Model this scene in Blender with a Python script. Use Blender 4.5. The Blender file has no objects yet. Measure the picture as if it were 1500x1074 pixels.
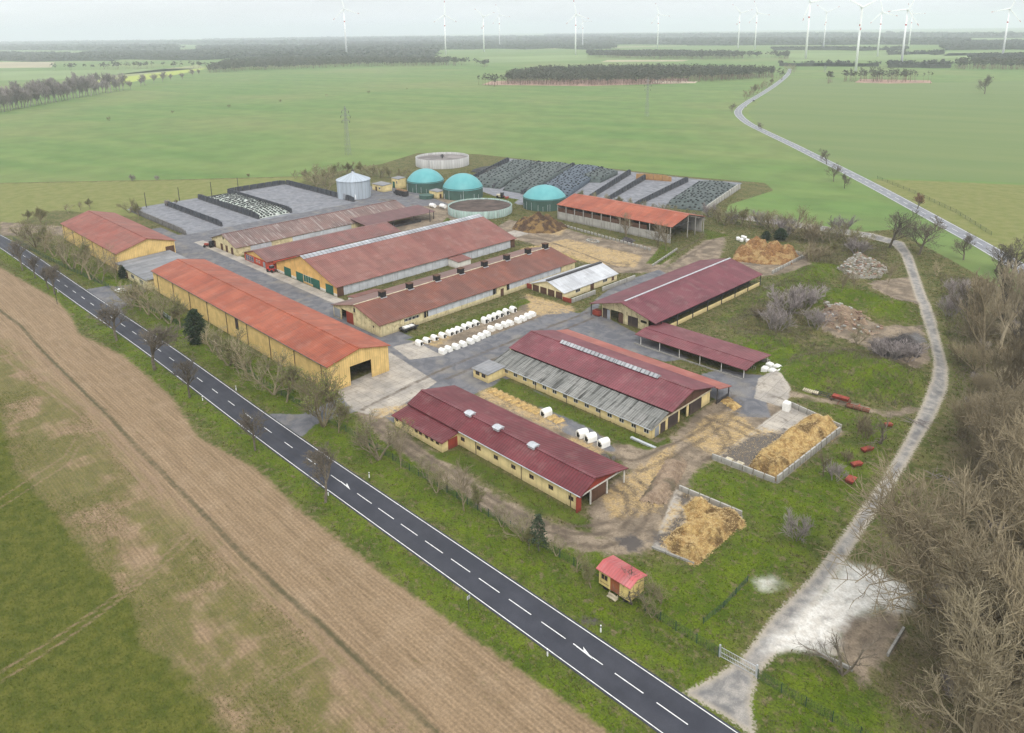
import bpy, math, random
import numpy as np
from mathutils import Vector, Matrix

# ------------------------------------------------------------------ survey
# Camera solved from the photograph (pixels of the 1500 x 1074 picture):
# world X runs along the road, world Y along the cross barns, metres.
CAM_H = 80.0
F_PX, PCX, PCY = 1118.43, 750.0, 350.0
RR = np.array([0.70199449, 0.71204487, -0.01399405])
DD = np.array([0.17806934, -0.19451354, -0.96460136])
FF = np.array([-0.68956148, 0.67465294, -0.2633408])

def at(px, py, z=0.0):
    """ground (or plane z) point seen at a photo pixel -> world x, y"""
    d = (px - PCX) / F_PX * RR + (py - PCY) / F_PX * DD + FF
    s = (CAM_H - z) / -d[2]
    return (float(d[0] * s), float(d[1] * s))

def pix(x, y, z=0.0):
    p = np.array([x, y, z - CAM_H])
    w = p @ FF
    return (PCX + F_PX * (p @ RR) / w, PCY + F_PX * (p @ DD) / w)

def height_to(x, y, py_top):
    lo, hi = 0.0, 400.0
    for _ in range(50):
        m = (lo + hi) / 2
        if pix(x, y, m)[1] > py_top: lo = m
        else: hi = m
    return lo

scene = bpy.context.scene
COL = scene.collection
rnd = random.Random(7)

# ------------------------------------------------------------------ objects
def tag(o, label=None, cat=None, group=None, kind=None):
    if label: o['label'] = label
    if cat: o['category'] = cat
    if group: o['group'] = group
    if kind: o['kind'] = kind
    return o

def empty(name, loc, label, cat, group=None, rz=0.0):
    o = bpy.data.objects.new(name, None)
    o.empty_display_size = 0.5
    o.location = loc; o.rotation_euler = (0, 0, rz)
    COL.objects.link(o)
    return tag(o, label, cat, group)

def copy_tree(o, parent=None):
    c = o.copy(); COL.objects.link(c)
    if parent is not None:
        c.parent = parent
    for ch in list(o.children):
        copy_tree(ch, c)
    return c

class MB:
    """collects shapes and links them as ONE mesh object"""
    def __init__(s):
        s.v = []; s.f = []; s.m = []
    def add(s, vs, fs, m=0):
        n = len(s.v); s.v.extend(vs)
        for f in fs:
            s.f.append(tuple(i + n for i in f)); s.m.append(m)
        return s
    def hexa(s, p, m=0):      # p: 4 bottom ccw, 4 top ccw
        return s.add(p, [(3, 2, 1, 0), (4, 5, 6, 7), (0, 1, 5, 4), (1, 2, 6, 5), (2, 3, 7, 6), (3, 0, 4, 7)], m)
    def box(s, x0, x1, y0, y1, z0, z1, m=0):
        return s.hexa([(x0, y0, z0), (x1, y0, z0), (x1, y1, z0), (x0, y1, z0),
                       (x0, y0, z1), (x1, y0, z1), (x1, y1, z1), (x0, y1, z1)], m)
    def prism(s, poly, z0, z1, m=0):
        n = len(poly)
        vs = [(x, y, z0) for x, y in poly] + [(x, y, z1) for x, y in poly]
        fs = [tuple(range(n - 1, -1, -1)), tuple(range(n, 2 * n))]
        fs += [(i, (i + 1) % n, n + (i + 1) % n, n + i) for i in range(n)]
        return s.add(vs, fs, m)
    def tube(s, p0, p1, r0, r1=None, n=6, m=0, cap=True):
        r1 = r0 if r1 is None else r1
        a = Vector(p0); b = Vector(p1); d = (b - a)
        if d.length < 1e-6: return s
        d.normalize()
        u = d.orthogonal().normalized(); w = d.cross(u)
        vs = []
        for c, r in ((a, r0), (b, r1)):
            for k in range(n):
                t = 2 * math.pi * k / n
                vs.append(tuple(c + (u * math.cos(t) + w * math.sin(t)) * r))
        fs = [(k, (k + 1) % n, n + (k + 1) % n, n + k) for k in range(n)]
        if cap:
            fs += [tuple(range(n - 1, -1, -1)), tuple(range(n, 2 * n))]
        return s.add(vs, fs, m)
    def bar(s, p0, p1, w, h, m=0):
        """square beam between two points"""
        a = Vector(p0); b = Vector(p1); d = (b - a).normalized()
        up = Vector((0, 0, 1)) if abs(d.z) < 0.95 else Vector((1, 0, 0))
        u = d.cross(up).normalized() * (w / 2); t = u.cross(d).normalized() * (h / 2)
        q = [a - u - t, a + u - t, a + u + t, a - u + t, b - u - t, b + u - t, b + u + t, b - u + t]
        return s.hexa([tuple(x) for x in q], m)
    def lathe(s, prof, n=32, c=(0, 0), m=0, cap=True):
        vs = []; k = len(prof)
        for i in range(n):
            t = 2 * math.pi * i / n
            for r, z in prof:
                vs.append((c[0] + r * math.cos(t), c[1] + r * math.sin(t), z))
        fs = []
        for i in range(n):
            j = (i + 1) % n
            for q in range(k - 1):
                fs.append((i * k + q, j * k + q, j * k + q + 1, i * k + q + 1))
        return s.add(vs, fs, m)
    def sheet(s, pts, m=0):
        return s.add(pts, [tuple(range(len(pts)))], m)
    def build(s, name, mats, parent=None, smooth=False, local=False):
        me = bpy.data.meshes.new(name)
        ox = Vector((0, 0, 0))
        if parent is not None and not local:
            q = parent
            while q is not None:
                ox += Vector(q.location); q = q.parent
        vs = s.v if ox.length == 0 else [(x - ox.x, y - ox.y, z - ox.z) for x, y, z in s.v]
        me.from_pydata(vs, [], s.f)
        if not isinstance(mats, (list, tuple)): mats = [mats]
        for mt in mats: me.materials.append(mt)
        if len(mats) > 1:
            me.polygons.foreach_set('material_index', s.m)
        if smooth:
            me.polygons.foreach_set('use_smooth', [True] * len(me.polygons))
        me.update()
        o = bpy.data.objects.new(name, me)
        COL.objects.link(o)
        if parent is not None: o.parent = parent
        return o

# ------------------------------------------------------------------ node helper
class NT:
    def __init__(s, name):
        s.mat = bpy.data.materials.new(name); s.mat.use_nodes = True
        s.t = s.mat.node_tree; s.t.nodes.clear()
        s.out = s.t.nodes.new('ShaderNodeOutputMaterial')
        s.b = s.t.nodes.new('ShaderNodeBsdfPrincipled')
        s.t.links.new(s.b.outputs[0], s.out.inputs[0])
        s._pos = None; s._obj = None
    def n(s, typ): return s.t.nodes.new(typ)
    def put(s, sock, val):
        if val is None: return
        if hasattr(val, 'is_output'): s.t.links.new(val, sock)
        elif isinstance(val, (tuple, list)) and len(val) == 3 and sock.type == 'RGBA': sock.default_value = (*val, 1)
        else: sock.default_value = val
    def pos(s):
        if s._pos is None: s._pos = s.n('ShaderNodeNewGeometry').outputs['Position']
        return s._pos
    def obj(s):
        if s._obj is None: s._obj = s.n('ShaderNodeTexCoord').outputs['Object']
        return s._obj
    def rand(s): return s.n('ShaderNodeObjectInfo').outputs['Random']
    def attr(s, name):
        a = s.n('ShaderNodeAttribute'); a.attribute_name = name; return a.outputs['Fac']
    def math(s, op, a, b=None, c=None, clamp=False):
        q = s.n('ShaderNodeMath'); q.operation = op; q.use_clamp = clamp
        s.put(q.inputs[0], a); s.put(q.inputs[1], b); s.put(q.inputs[2], c)
        return q.outputs[0]
    def sep(s, v):
        q = s.n('ShaderNodeSeparateXYZ'); s.put(q.inputs[0], v); return q.outputs
    def comb(s, x=0, y=0, z=0):
        q = s.n('ShaderNodeCombineXYZ'); s.put(q.inputs[0], x); s.put(q.inputs[1], y); s.put(q.inputs[2], z); return q.outputs[0]
    def scale(s, v, sc):
        q = s.n('ShaderNodeVectorMath'); q.operation = 'MULTIPLY'; s.put(q.inputs[0], v); q.inputs[1].default_value = sc; return q.outputs[0]
    def noise(s, sc, det=3, v=None, rough=0.55, dist=0.0):
        q = s.n('ShaderNodeTexNoise'); q.inputs['Scale'].default_value = sc; q.inputs['Detail'].default_value = det
        q.inputs['Roughness'].default_value = rough; q.inputs['Distortion'].default_value = dist
        s.put(q.inputs['Vector'], v if v is not None else s.pos()); return q.outputs['Fac']
    def voro(s, sc, v=None, feat='F1', out='Distance', rnd_=1.0):
        q = s.n('ShaderNodeTexVoronoi'); q.feature = feat; q.inputs['Scale'].default_value = sc
        q.inputs['Randomness'].default_value = rnd_
        s.put(q.inputs['Vector'], v if v is not None else s.pos()); return q.outputs[out]
    def white(s, v):
        q = s.n('ShaderNodeTexWhiteNoise'); s.put(q.inputs['Vector'], v); return q.outputs['Value']
    def mr(s, x, a, b, c=0.0, d=1.0, smooth=True):
        q = s.n('ShaderNodeMapRange'); q.clamp = True
        q.interpolation_type = 'SMOOTHSTEP' if smooth else 'LINEAR'
        s.put(q.inputs[0], x); q.inputs[1].default_value = a; q.inputs[2].default_value = b
        q.inputs[3].default_value = c; q.inputs[4].default_value = d
        return q.outputs[0]
    def mix(s, f, a, b, mode='MIX'):
        q = s.n('ShaderNodeMix'); q.data_type = 'RGBA'; q.blend_type = mode; q.clamp_factor = True
        s.put(q.inputs[0], f); s.put(q.inputs[6], a); s.put(q.inputs[7], b)
        return q.outputs[2]
    def mul(s, col, f):       # colour * grey factor
        q = s.n('ShaderNodeVectorMath'); q.operation = 'SCALE'; s.put(q.inputs[0], col); s.put(q.inputs['Scale'], f); return q.outputs[0]
    def bump(s, h, strength=0.4, dist=0.1):
        q = s.n('ShaderNodeBump'); q.inputs['Strength'].default_value = strength; q.inputs['Distance'].default_value = dist
        s.put(q.inputs['Height'], h); s.put(s.b.inputs['Normal'], q.outputs[0])
    def done(s, col, rough=0.8, spec=0.3, metal=0.0):
        s.put(s.b.inputs['Base Color'], col); s.put(s.b.inputs['Roughness'], rough)
        s.b.inputs['Specular IOR Level'].default_value = spec; s.put(s.b.inputs['Metallic'], metal)
        return s.mat

_mc = {}
def plain(name, c, rough=0.75, var=0.25, sc=0.6, spec=0.3, metal=0.0, fine=6.0):
    """weathered single-colour surface"""
    if name in _mc: return _mc[name]
    t = NT(name)
    a = t.noise(sc, 4, t.obj()); b = t.noise(fine, 3, t.obj())
    f = t.math('ADD', t.mr(a, 0.3, 0.7, 1 - var, 1 + var * 0.6), t.mr(b, 0.3, 0.7, -var * .35, var * .35))
    _mc[name] = t.done(t.mul(c, f), rough, spec, metal)
    return _mc[name]

def roofmat(name, c1, c2, axis, rib=0.55, course=1.2, stain=(0.10, 0.075, 0.06), stain_amt=0.35, streak=0.3, rough=0.55, ribdark=0.25, light=None, light_amt=0.0):
    """ribbed sheet roof: axis = ridge direction ('x' or 'y')"""
    if name in _mc: return _mc[name]
    t = NT(name); X = t.sep(t.pos())
    u, v = (X[0], X[1]) if axis == 'x' else (X[1], X[0])
    big = t.noise(0.11, 4); med = t.noise(0.7, 4)
    col = t.mix(t.mr(big, 0.35, 0.65), c1, c2)
    # single sheets differ a little
    pan = t.white(t.comb(t.math('FLOOR', t.math('DIVIDE', u, 2.2)), t.math('FLOOR', t.math('DIVIDE', v, course * 3.1)), 0.0))
    col = t.mul(col, t.mr(pan, 0, 1, 0.87, 1.10, False))
    col = t.mix(t.mr(t.noise(0.32, 5, rough=0.65), 0.5, 0.68, 0, 0.38), col, t.mul(t.mix(0.3, c2, (0.30, 0.26, 0.23)), 1.12))
    pan2 = t.white(t.comb(t.math('FLOOR', t.math('DIVIDE', u, 5.0)), t.math('FLOOR', t.math('DIVIDE', v, 3.6)), 3.0))
    col = t.mul(col, t.mr(pan2, 0, 1, 0.90, 1.07, False))
    # run-off streaks down the slope
    sv = t.comb(t.math('MULTIPLY', u, 1.1), t.math('MULTIPLY', v, 0.10), 0.0)
    st = t.noise(1.0, 4, sv, 0.65)
    col = t.mix(t.math('MULTIPLY', t.mr(st, 0.46, 0.70), streak), col, stain)
    col = t.mix(t.math('MULTIPLY', t.mr(med, 0.52, 0.8), stain_amt), col, stain)
    if light is not None:
        st2 = t.noise(0.9, 3, t.comb(t.math('MULTIPLY', u, 1.7), t.math('MULTIPLY', v, 0.13), 4.0), 0.6)
        col = t.mix(t.math('MULTIPLY', t.mr(st2, 0.5, 0.7), light_amt), col, light)
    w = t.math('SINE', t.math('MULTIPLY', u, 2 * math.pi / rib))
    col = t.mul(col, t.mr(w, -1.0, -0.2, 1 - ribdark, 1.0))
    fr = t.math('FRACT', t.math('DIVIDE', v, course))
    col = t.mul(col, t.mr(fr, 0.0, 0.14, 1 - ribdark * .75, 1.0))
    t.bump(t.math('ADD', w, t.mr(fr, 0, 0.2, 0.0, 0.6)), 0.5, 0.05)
    _mc[name] = t.done(col, rough, 0.3)
    return _mc[name]

def wallmat(name, c, dirt=(0.16, 0.12, 0.08), amt=0.35, rib=0.0, base_dirt=0.5, rough=0.85, patch=None):
    """rendered or sheeted wall: splashed near the ground, streaked below the eave"""
    if name in _mc: return _mc[name]
    t = NT(name); X = t.sep(t.pos())
    a = t.noise(0.5, 4); s = t.noise(1.0, 3, t.scale(t.pos(), (1.6, 1.6, 0.12)))
    f = t.noise(9.0, 2)
    col = t.mul(c, t.mr(a, 0.3, 0.7, 0.86, 1.08))
    col = t.mul(col, t.mr(f, 0.3, 0.7, 0.95, 1.04))
    col = t.mix(t.math('MULTIPLY', t.mr(s, 0.5, 0.72), amt), col, dirt)
    splash = t.math('MULTIPLY', t.mr(t.math('ADD', X[2], t.math('MULTIPLY', a, -1.2)), -0.5, 0.5, 1.0, 0.0), base_dirt)
    col = t.mix(splash, col, dirt)
    if patch:
        col = t.mix(t.math('MULTIPLY', t.mr(t.noise(0.9, 5), 0.55, 0.62), 0.7), col, patch)
    if rib:
        w = t.math('SINE', t.math('MULTIPLY', t.math('ADD', X[0], X[1]), 2 * math.pi / rib))
        col = t.mul(col, t.mr(w, -1, -0.3, 0.85, 1.0)); t.bump(w, 0.4, 0.04)
    _mc[name] = t.done(col, rough, 0.2)
    return _mc[name]
# ------------------------------------------------------------------ ground
def pp(*pts): return [at(*p) for p in pts]

def axis_coords(lo, hi, step, far, g=1.07):
    a = list(np.arange(lo, hi + step * .5, step)); s = step
    up = []; x = a[-1]
    while x < far:
        s *= g; x += s; up.append(x)
    dn = []; x = a[0]; s = step
    while x > -far:
        s *= g; x -= s; dn.append(x)
    return np.array(dn[::-1] + a + up)

def sd_poly(X, Y, poly, cap=30.0):
    """signed distance to a polygon, positive inside, clipped at cap"""
    poly = np.array(poly); out = np.full(X.shape, -float(cap))
    x0, y0 = poly.min(0) - cap; x1, y1 = poly.max(0) + cap
    m = (X > x0) & (X < x1) & (Y > y0) & (Y < y1)
    x = X[m]; y = Y[m]
    d = np.full(x.shape, 1e9); ins = np.zeros(x.shape, bool)
    for i in range(len(poly)):
        ax, ay = poly[i]; bx, by = poly[(i + 1) % len(poly)]
        ex, ey = bx - ax, by - ay; L = ex * ex + ey * ey + 1e-12
        t = np.clip(((x - ax) * ex + (y - ay) * ey) / L, 0, 1)
        d = np.minimum(d, np.hypot(x - ax - t * ex, y - ay - t * ey))
        c = (ay > y) != (by > y)
        with np.errstate(divide='ignore', invalid='ignore'):
            xi = ax + (y - ay) / (by - ay) * ex
        ins ^= c & (x < xi)
    out[m] = np.clip(np.where(ins, d, -d), -cap, cap)
    return out

def sd_line(X, Y, pts, w, cap=12.0):
    """positive within w of a polyline"""
    out = np.full(X.shape, -float(cap)); P = np.array(pts)
    x0, y0 = P.min(0) - cap - w; x1, y1 = P.max(0) + cap + w
    m = (X > x0) & (X < x1) & (Y > y0) & (Y < y1)
    x = X[m]; y = Y[m]; d = np.full(x.shape, 1e9)
    for i in range(len(P) - 1):
        ax, ay = P[i]; ex, ey = P[i + 1] - P[i]; L = ex * ex + ey * ey + 1e-12
        t = np.clip(((x - ax) * ex + (y - ay) * ey) / L, 0, 1)
        d = np.minimum(d, np.hypot(x - ax - t * ex, y - ay - t * ey))
    out[m] = np.clip(w - d, -cap, cap)
    return out

# heights of the rough banks on the right: centre pixel, half sizes (m), turn, height
MOUNDS = []
for px, py, a, b, ang, h in ((1205, 545, 15, 6, 70, 4.2), (1290, 560, 9, 6, 60, 4.8), (1250, 440, 10, 4, 40, 3.0),
                             (1200, 450, 7, 5, 30, 2.6), (1300, 455, 12, 3.5, 60, 2.6), (1150, 430, 12, 5, 90, 2.2),
                             (1190, 402, 10, 5, 100, 2.6), (1120, 500, 9, 5, 60, 1.3), (1310, 520, 5, 4, 0, 1.6),
                             (1100, 470, 12, 3, 80, 1.2), (985, 660, 6, 2.5, 75, 0.9), (1390, 470, 9, 5, 90, 1.3)):
    x, y = at(px, py); MOUNDS.append((x, y, a, b, math.radians(ang), h))

def relief(x, y):
    z = 0.0
    for cx, cy, a, b, t, h in MOUNDS:
        dx, dy = x - cx, y - cy
        u = dx * math.cos(t) + dy * math.sin(t); v = -dx * math.sin(t) + dy * math.cos(t)
        z = z + h * np.exp(-((u / a) ** 2 + (v / b) ** 2))
    return z

XS = axis_coords(-395, 22, 0.62, 16000); YS = axis_coords(8, 300, 0.62, 16000)
GX, GY = np.meshgrid(XS, YS, indexing='xy')
nx, ny = len(XS), len(YS)
gx, gy = GX.ravel(), GY.ravel()
Z = relief(gx, gy)
rs = np.random.RandomState(3)
rough_zone = sd_poly(gx, gy, pp((1060, 480), (1150, 400), (1300, 360), (1345, 450), (1365, 540), (1330, 610), (1180, 570)), 20)
Z = Z + np.clip(rough_zone / 6, 0, 1) * (0.35 * np.sin(gx * .9 + 1.3 * np.sin(gy * .6)) * np.sin(gy * .8 + 1.1 * np.sin(gx * .5)) + 0.2 * rs.rand(len(gx)))
# soil heaped a little in the ploughed headland
A = {}
farm = pp((-500, 285), (0, 268), (260, 263), (455, 258), (560, 240), (612, 224), (700, 226), (1000, 258), (1120, 268), (1134, 279), (1068, 300), (1062, 312), (1160, 330), (1245, 341), (1310, 336), (1400, 385), (1500, 440)) + [(60, 300), (200, 200), (200, -300), (-900, -300), (-900, 60)]
A['farm'] = sd_poly(gx, gy, farm, 30)
A['meadow'] = np.maximum(sd_poly(gx, gy, pp((1270, 262), (1380, 266), (1520, 272), (1700, 330), (1700, 430), (1500, 402)), 30), sd_poly(gx, gy, pp((-500, 287), (0, 269), (260, 264), (455, 259), (440, 268), (350, 282), (215, 306), (205, 318), (80, 308), (20, 328), (-60, 318), (-500, 330)), 30))
A['rfield'] = sd_poly(gx, gy, pp((1152, 112), (1300, 122), (1900, 112), (1900, 290), (1500, 268), (1270, 260), (1155, 205), (1105, 178), (1095, 165)), 30)
A['bright'] = np.maximum(sd_poly(gx, gy, pp((95, 122), (200, 105), (300, 95), (302, 101), (240, 113), (180, 122)), 60),
                         sd_poly(gx, gy, pp((-200, 305), (0, 290), (0, 272), (-200, 285)), 10) * 0 - 60)
soil = pp((-60, 360), (0, 392), (40, 415), (80, 437), (103, 462), (116, 490), (180, 521), (250, 580), (290, 640), (380, 690), (430, 740), (560, 840), (700, 940), (860, 1050), (930, 1105)) + [(20, 56), (40, -150), (-700, -150), (-700, 60)]
A['soil'] = sd_poly(gx, gy, soil, 30)
green_edge = pp((-260, 560), (-60, 560), (0, 600), (30, 690), (95, 755), (140, 820), (190, 868), (215, 930), (290, 1000), (335, 1074), (400, 1180))
A['crop'] = sd_poly(gx, gy, green_edge + [(-60, -150), (-700, -150), (-700, 40)], 30)
half_edge = pp((-200, 470), (0, 500), (60, 560), (110, 590), (170, 670), (215, 720), (300, 800), (420, 905), (560, 1040), (640, 1120))
A['half'] = sd_poly(gx, gy, half_edge + [(-40, -150), (-700, -150), (-700, 45)], 30)
dl = sd_line(gx, gy, pp((-60, 410), (0, 455), (30, 477), (60, 512), (100, 552), (160, 610), (200, 655), (250, 705), (300, 755), (360, 818), (420, 872), (470, 915), (520, 962), (580, 1018), (650, 1085)), 0.4)
A['ditch'] = dl
tr = np.full(gx.shape, -12.0)
for L in ([(0, 1000), (100, 935), (190, 868), (255, 815), (300, 772), (312, 745)], [(0, 985), (95, 925), (190, 858), (250, 805), (290, 768), (298, 745)],
          [(-40, 770), (60, 705), (100, 680), (115, 655)], [(-40, 757), (50, 697), (95, 668), (112, 640)],
          [(250, 720), (310, 790), (380, 860), (450, 930), (520, 1000), (590, 1080)], [(262, 712), (325, 782), (395, 850), (465, 920), (535, 990), (605, 1080)],
          [(0, 520), (50, 560), (120, 610), (160, 660), (230, 730)], [(0, 505), (60, 550), (130, 600), (172, 650), (240, 720)],
          [(240, 745), (225, 690), (150, 612), (80, 540), (20, 490)], [(400, 1000), (470, 960), (480, 940)]):
    tr = np.maximum(tr, sd_line(gx, gy, pp(*L), 0.28))
A['ruts'] = tr
mud = np.full(gx.shape, -12.0)
for L in ([(905, 700), (930, 720), (935, 745), (915, 770), (880, 782), (840, 782), (790, 770)], [(897, 712), (918, 728), (920, 748), (900, 764), (868, 770), (830, 770)],
          [(930, 700), (955, 720), (950, 755), (925, 790), (880, 802), (830, 796)], [(885, 668), (930, 676), (985, 655), (1030, 628), (1060, 600), (1075, 580)], [(890, 690), (940, 690), (1000, 665), (1050, 630), (1085, 598)],
          [(1035, 612), (1055, 640), (1062, 655), (1050, 668), (1030, 675)], [(1045, 606), (1066, 636), (1072, 655)], [(1040, 602), (1080, 618), (1125, 640), (1150, 652)], [(1035, 612), (1075, 628), (1118, 650)],
          [(560, 618), (590, 645), (640, 678), (700, 716), (760, 752), (830, 778)], [(548, 622), (580, 652), (632, 686), (692, 724), (752, 760), (830, 788)],
          [(975, 380), (1000, 365), (1025, 350), (1035, 338), (1010, 330)], [(985, 388), (1015, 370), (1045, 352), (1052, 338)], [(740, 352), (800, 362), (850, 385), (900, 402), (960, 392)], [(735, 345), (800, 352), (860, 374), (905, 392)],
          [(640, 545), (700, 520), (780, 488), (860, 458)], [(655, 555), (715, 530), (790, 498), (868, 466)], [(530, 600), (580, 575), (640, 545)]):
    mud = np.maximum(mud, sd_line(gx, gy, pp(*L), 0.45))
A['mud'] = mud

def union(polys, cap=30): 
    r = np.full(gx.shape, -cap, float)
    for p in polys: r = np.maximum(r, sd_poly(gx, gy, p, cap))
    return r
def R4(x0, x1, y0, y1): return [(x0, y0), (x1, y0), (x1, y1), (x0, y1)]
A['dirt'] = np.maximum(union([
    pp((862, 742), (880, 720), (925, 690), (880, 655), (985, 640), (1030, 596), (1070, 575), (1120, 562), (1155, 575), (1150, 600), (1240, 632), (1135, 708), (1045, 673), (1003, 700), (995, 718), (960, 800), (935, 815), (905, 798), (868, 790)),
    pp((700, 350), (745, 322), (830, 335), (860, 345), (960, 362), (985, 375), (975, 392), (1035, 350), (1060, 340), (1062, 358), (1052, 382), (1180, 372), (1190, 395), (1120, 405), (1010, 400), (900, 400), (840, 375), (760, 352)),
    pp((600, 300), (700, 280), (720, 300), (690, 330), (560, 350), (545, 345)),
    pp((540, 285), (600, 282), (660, 300), (640, 330), (600, 345)),
    pp((1200, 462), (1230, 456), (1290, 478), (1350, 478), (1362, 530), (1335, 548), (1270, 512), (1205, 485)), pp((1270, 415), (1335, 405), (1350, 455), (1310, 445)),
    pp((600, 505), (640, 515), (790, 470), (845, 452), (800, 440), (770, 432), (760, 455), (610, 500)),
    pp((700, 575), (715, 570), (830, 622), (890, 655), (880, 668), (800, 640), (700, 590)),
    pp((1228, 905), (1308, 892), (1326, 922), (1296, 962), (1262, 1000), (1222, 962)),
    pp((0, 325), (200, 340), (190, 346), (0, 345))]),
    np.maximum(sd_line(gx, gy, pp((540, 605), (575, 640), (620, 668), (680, 710), (730, 742), (780, 770), (850, 795), (905, 800), (950, 770), (985, 715), (1010, 670)), 2.3),
               sd_line(gx, gy, pp((1155, 580), (1230, 590), (1300, 608), (1340, 600)), 1.0)))
A['asph'] = np.maximum(union([
    R4(-335, -121, 99.5, 115.5), R4(-143, -120, 84, 117), R4(-142.5, -128, 100, 160), R4(-316, -291, 112, 214),
    pp((700, 545), (760, 520), (860, 452), (880, 440), (870, 470), (870, 505), (760, 530)),
    pp((870, 440), (905, 415), (965, 395), (985, 405), (900, 440)),
    pp((870, 455), (870, 500), (975, 530), (1010, 525), (935, 490)),
    R4(-384, -312, 118, 203), R4(-312, -290, 118, 215),
    pp((475, 285), (560, 270), (620, 285), (660, 300), (560, 305), (440, 325)),
    pp((690, 275), (745, 232), (1015, 262), (1088, 268), (1035, 305), (900, 305), (760, 300)),
    pp((1115, 570), (1060, 585), (1075, 610), (1130, 612)),
    pp((780, 570), (835, 598), (905, 662), (880, 660), (800, 620)),
    pp((127, 424), (185, 466), (170, 440), (185, 425), (160, 418)), [(-266, 66), (-238, 66), (-244, 72), (-252, 80), (-262, 80)],
    [(-146, 67), (-131, 67), (-134, 72), (-132, 85), (-141, 85), (-140, 72)],
        pp((985, 560), (1065, 592), (1130, 560), (1060, 540)),
    ]), np.full(gx.shape, -30.0))
A['conc'] = union([
    pp((518, 602), (490, 570), (545, 545), (570, 515), (640, 560), (560, 612)),
    R4(-300, -190, 115.2, 119), pp((1110, 560), (1135, 550), (1158, 575), (1150, 598), (1105, 585)),
    [(-66.5, 118), (-53.8, 119), (-53.4, 146), (-66.5, 150)], pp((990, 716), (1090, 756), (1020, 826), (955, 803)),
    pp((722, 345), (810, 325), (815, 332), (740, 352)), pp((610, 500), (640, 517), (655, 520), (600, 527), (575, 508))])
A['straw'] = union([
    pp((1000, 648), (1035, 610), (1080, 600), (1100, 625), (1200, 640), (1120, 700), (1060, 672)),
    pp((880, 725), (930, 690), (985, 655), (1000, 690), (960, 750), (900, 760)),
    pp((1000, 720), (1085, 757), (1020, 822), (980, 800), (960, 790)),
    pp((705, 572), (718, 568), (828, 622), (820, 632), (705, 582)), pp((840, 640), (885, 655), (880, 668), (820, 655)),
    pp((770, 430), (840, 450), (840, 458), (775, 462)), pp((545, 600), (600, 592), (590, 608), (550, 612)),
    pp((760, 365), (830, 350), (940, 375), (930, 392), (860, 385)),
    pp((605, 500), (650, 485), (665, 490), (640, 508)), pp((790, 320), (830, 335), (820, 345), (770, 338))])
A['wet'] = union([
    pp((1060, 655), (1082, 650), (1140, 635), (1128, 668), (1090, 690), (1068, 670)), pp((1050, 668), (1095, 640), (1140, 632), (1150, 640), (1105, 690)), pp((962, 800), (982, 764), (1000, 742), (1006, 765), (985, 795)), pp((953, 780), (975, 778), (990, 790), (975, 802), (958, 796)),
    pp((1130, 640), (1150, 625), (1158, 638), (1135, 650)), pp((880, 660), (900, 670), (905, 690), (890, 690)), pp((900, 790), (930, 780), (950, 800), (920, 812)),
    pp((1290, 500), (1345, 485), (1360, 500), (1320, 520)), pp((985, 725), (1010, 722), (1020, 735), (1000, 742)), pp((845, 905), (870, 900), (880, 915), (860, 918))], 12)
path_l = [(1078, 968), (1130, 900), (1180, 850), (1215, 805), (1240, 770), (1290, 700), (1320, 650), (1345, 600), (1362, 560), (1366, 530), (1360, 500), (1345, 455), (1330, 405), (1318, 372), (1305, 358), (1270, 349), (1190, 337), (1080, 321)]
path_r = [(1080, 313), (1200, 330), (1280, 342), (1325, 355), (1338, 375), (1350, 410), (1368, 460), (1383, 510), (1391, 540), (1390, 572), (1372, 612), (1345, 657), (1310, 717), (1270, 777), (1245, 815), (1215, 862), (1175, 920), (1112, 992)]
A['path'] = union([pp(*path_l, *path_r), pp((995, 1014), (1045, 988), (1078, 965), (1114, 990), (1104, 1030), (1112, 1088), (1060, 1052))])
A['bunk'] = union([R4(-384, -314, 117.5, 203), pp((690, 275), (745, 232), (1015, 262), (1088, 268), (1035, 305), (900, 305), (760, 300))])
A['white'] = union([pp((1238, 826), (1290, 836), (1335, 866), (1325, 890), (1285, 893), (1250, 905), (1228, 932), (1215, 958), (1165, 950), (1120, 955), (1180, 890)),
                    pp((1108, 850), (1135, 842), (1140, 856), (1115, 862))])
A['lush'] = union([pp((430, 590), (600, 700), (800, 830), (1000, 950), (1060, 965), (1100, 900), (1180, 820), (1090, 760), (1020, 830), (950, 830), (880, 800), (760, 770), (600, 660), (480, 600)),
                   pp((990, 700), (1050, 680), (1140, 712), (1240, 640), (1280, 690), (1180, 830), (1095, 760)), pp((1190, 590), (1320, 620), (1280, 680), (1240, 625)),
                   pp((1090, 545), (1150, 510), (1240, 560), (1200, 585)), pp((1185, 425), (1240, 420), (1330, 455), (1335, 475), (1230, 455), (1190, 455)), pp((1180, 520), (1260, 530), (1345, 555), (1340, 590), (1250, 585), (1190, 560)), pp((1390, 430), (1440, 450), (1430, 640), (1395, 560)), pp((1060, 470), (1180, 385), (1240, 390), (1200, 425), (1120, 440)), pp((1075, 500), (1130, 490), (1190, 520), (1150, 545), (1090, 540)),
                   pp((1100, 990), (1160, 955), (1260, 1000), (1400, 1100), (1150, 1100)), R4(-330, -138, 68.5, 80), R4(-420, 40, 55.5, 61.5), R4(-138, -30, 68, 75)], 30)
A['thick'] = union([pp((1390, 470), (1420, 430), (1500, 400), (1800, 500), (2000, 1500), (1420, 1300), (1330, 1100), (1290, 1000), (1330, 930), (1310, 820), (1335, 760), (1380, 700), (1400, 600))])
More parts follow.
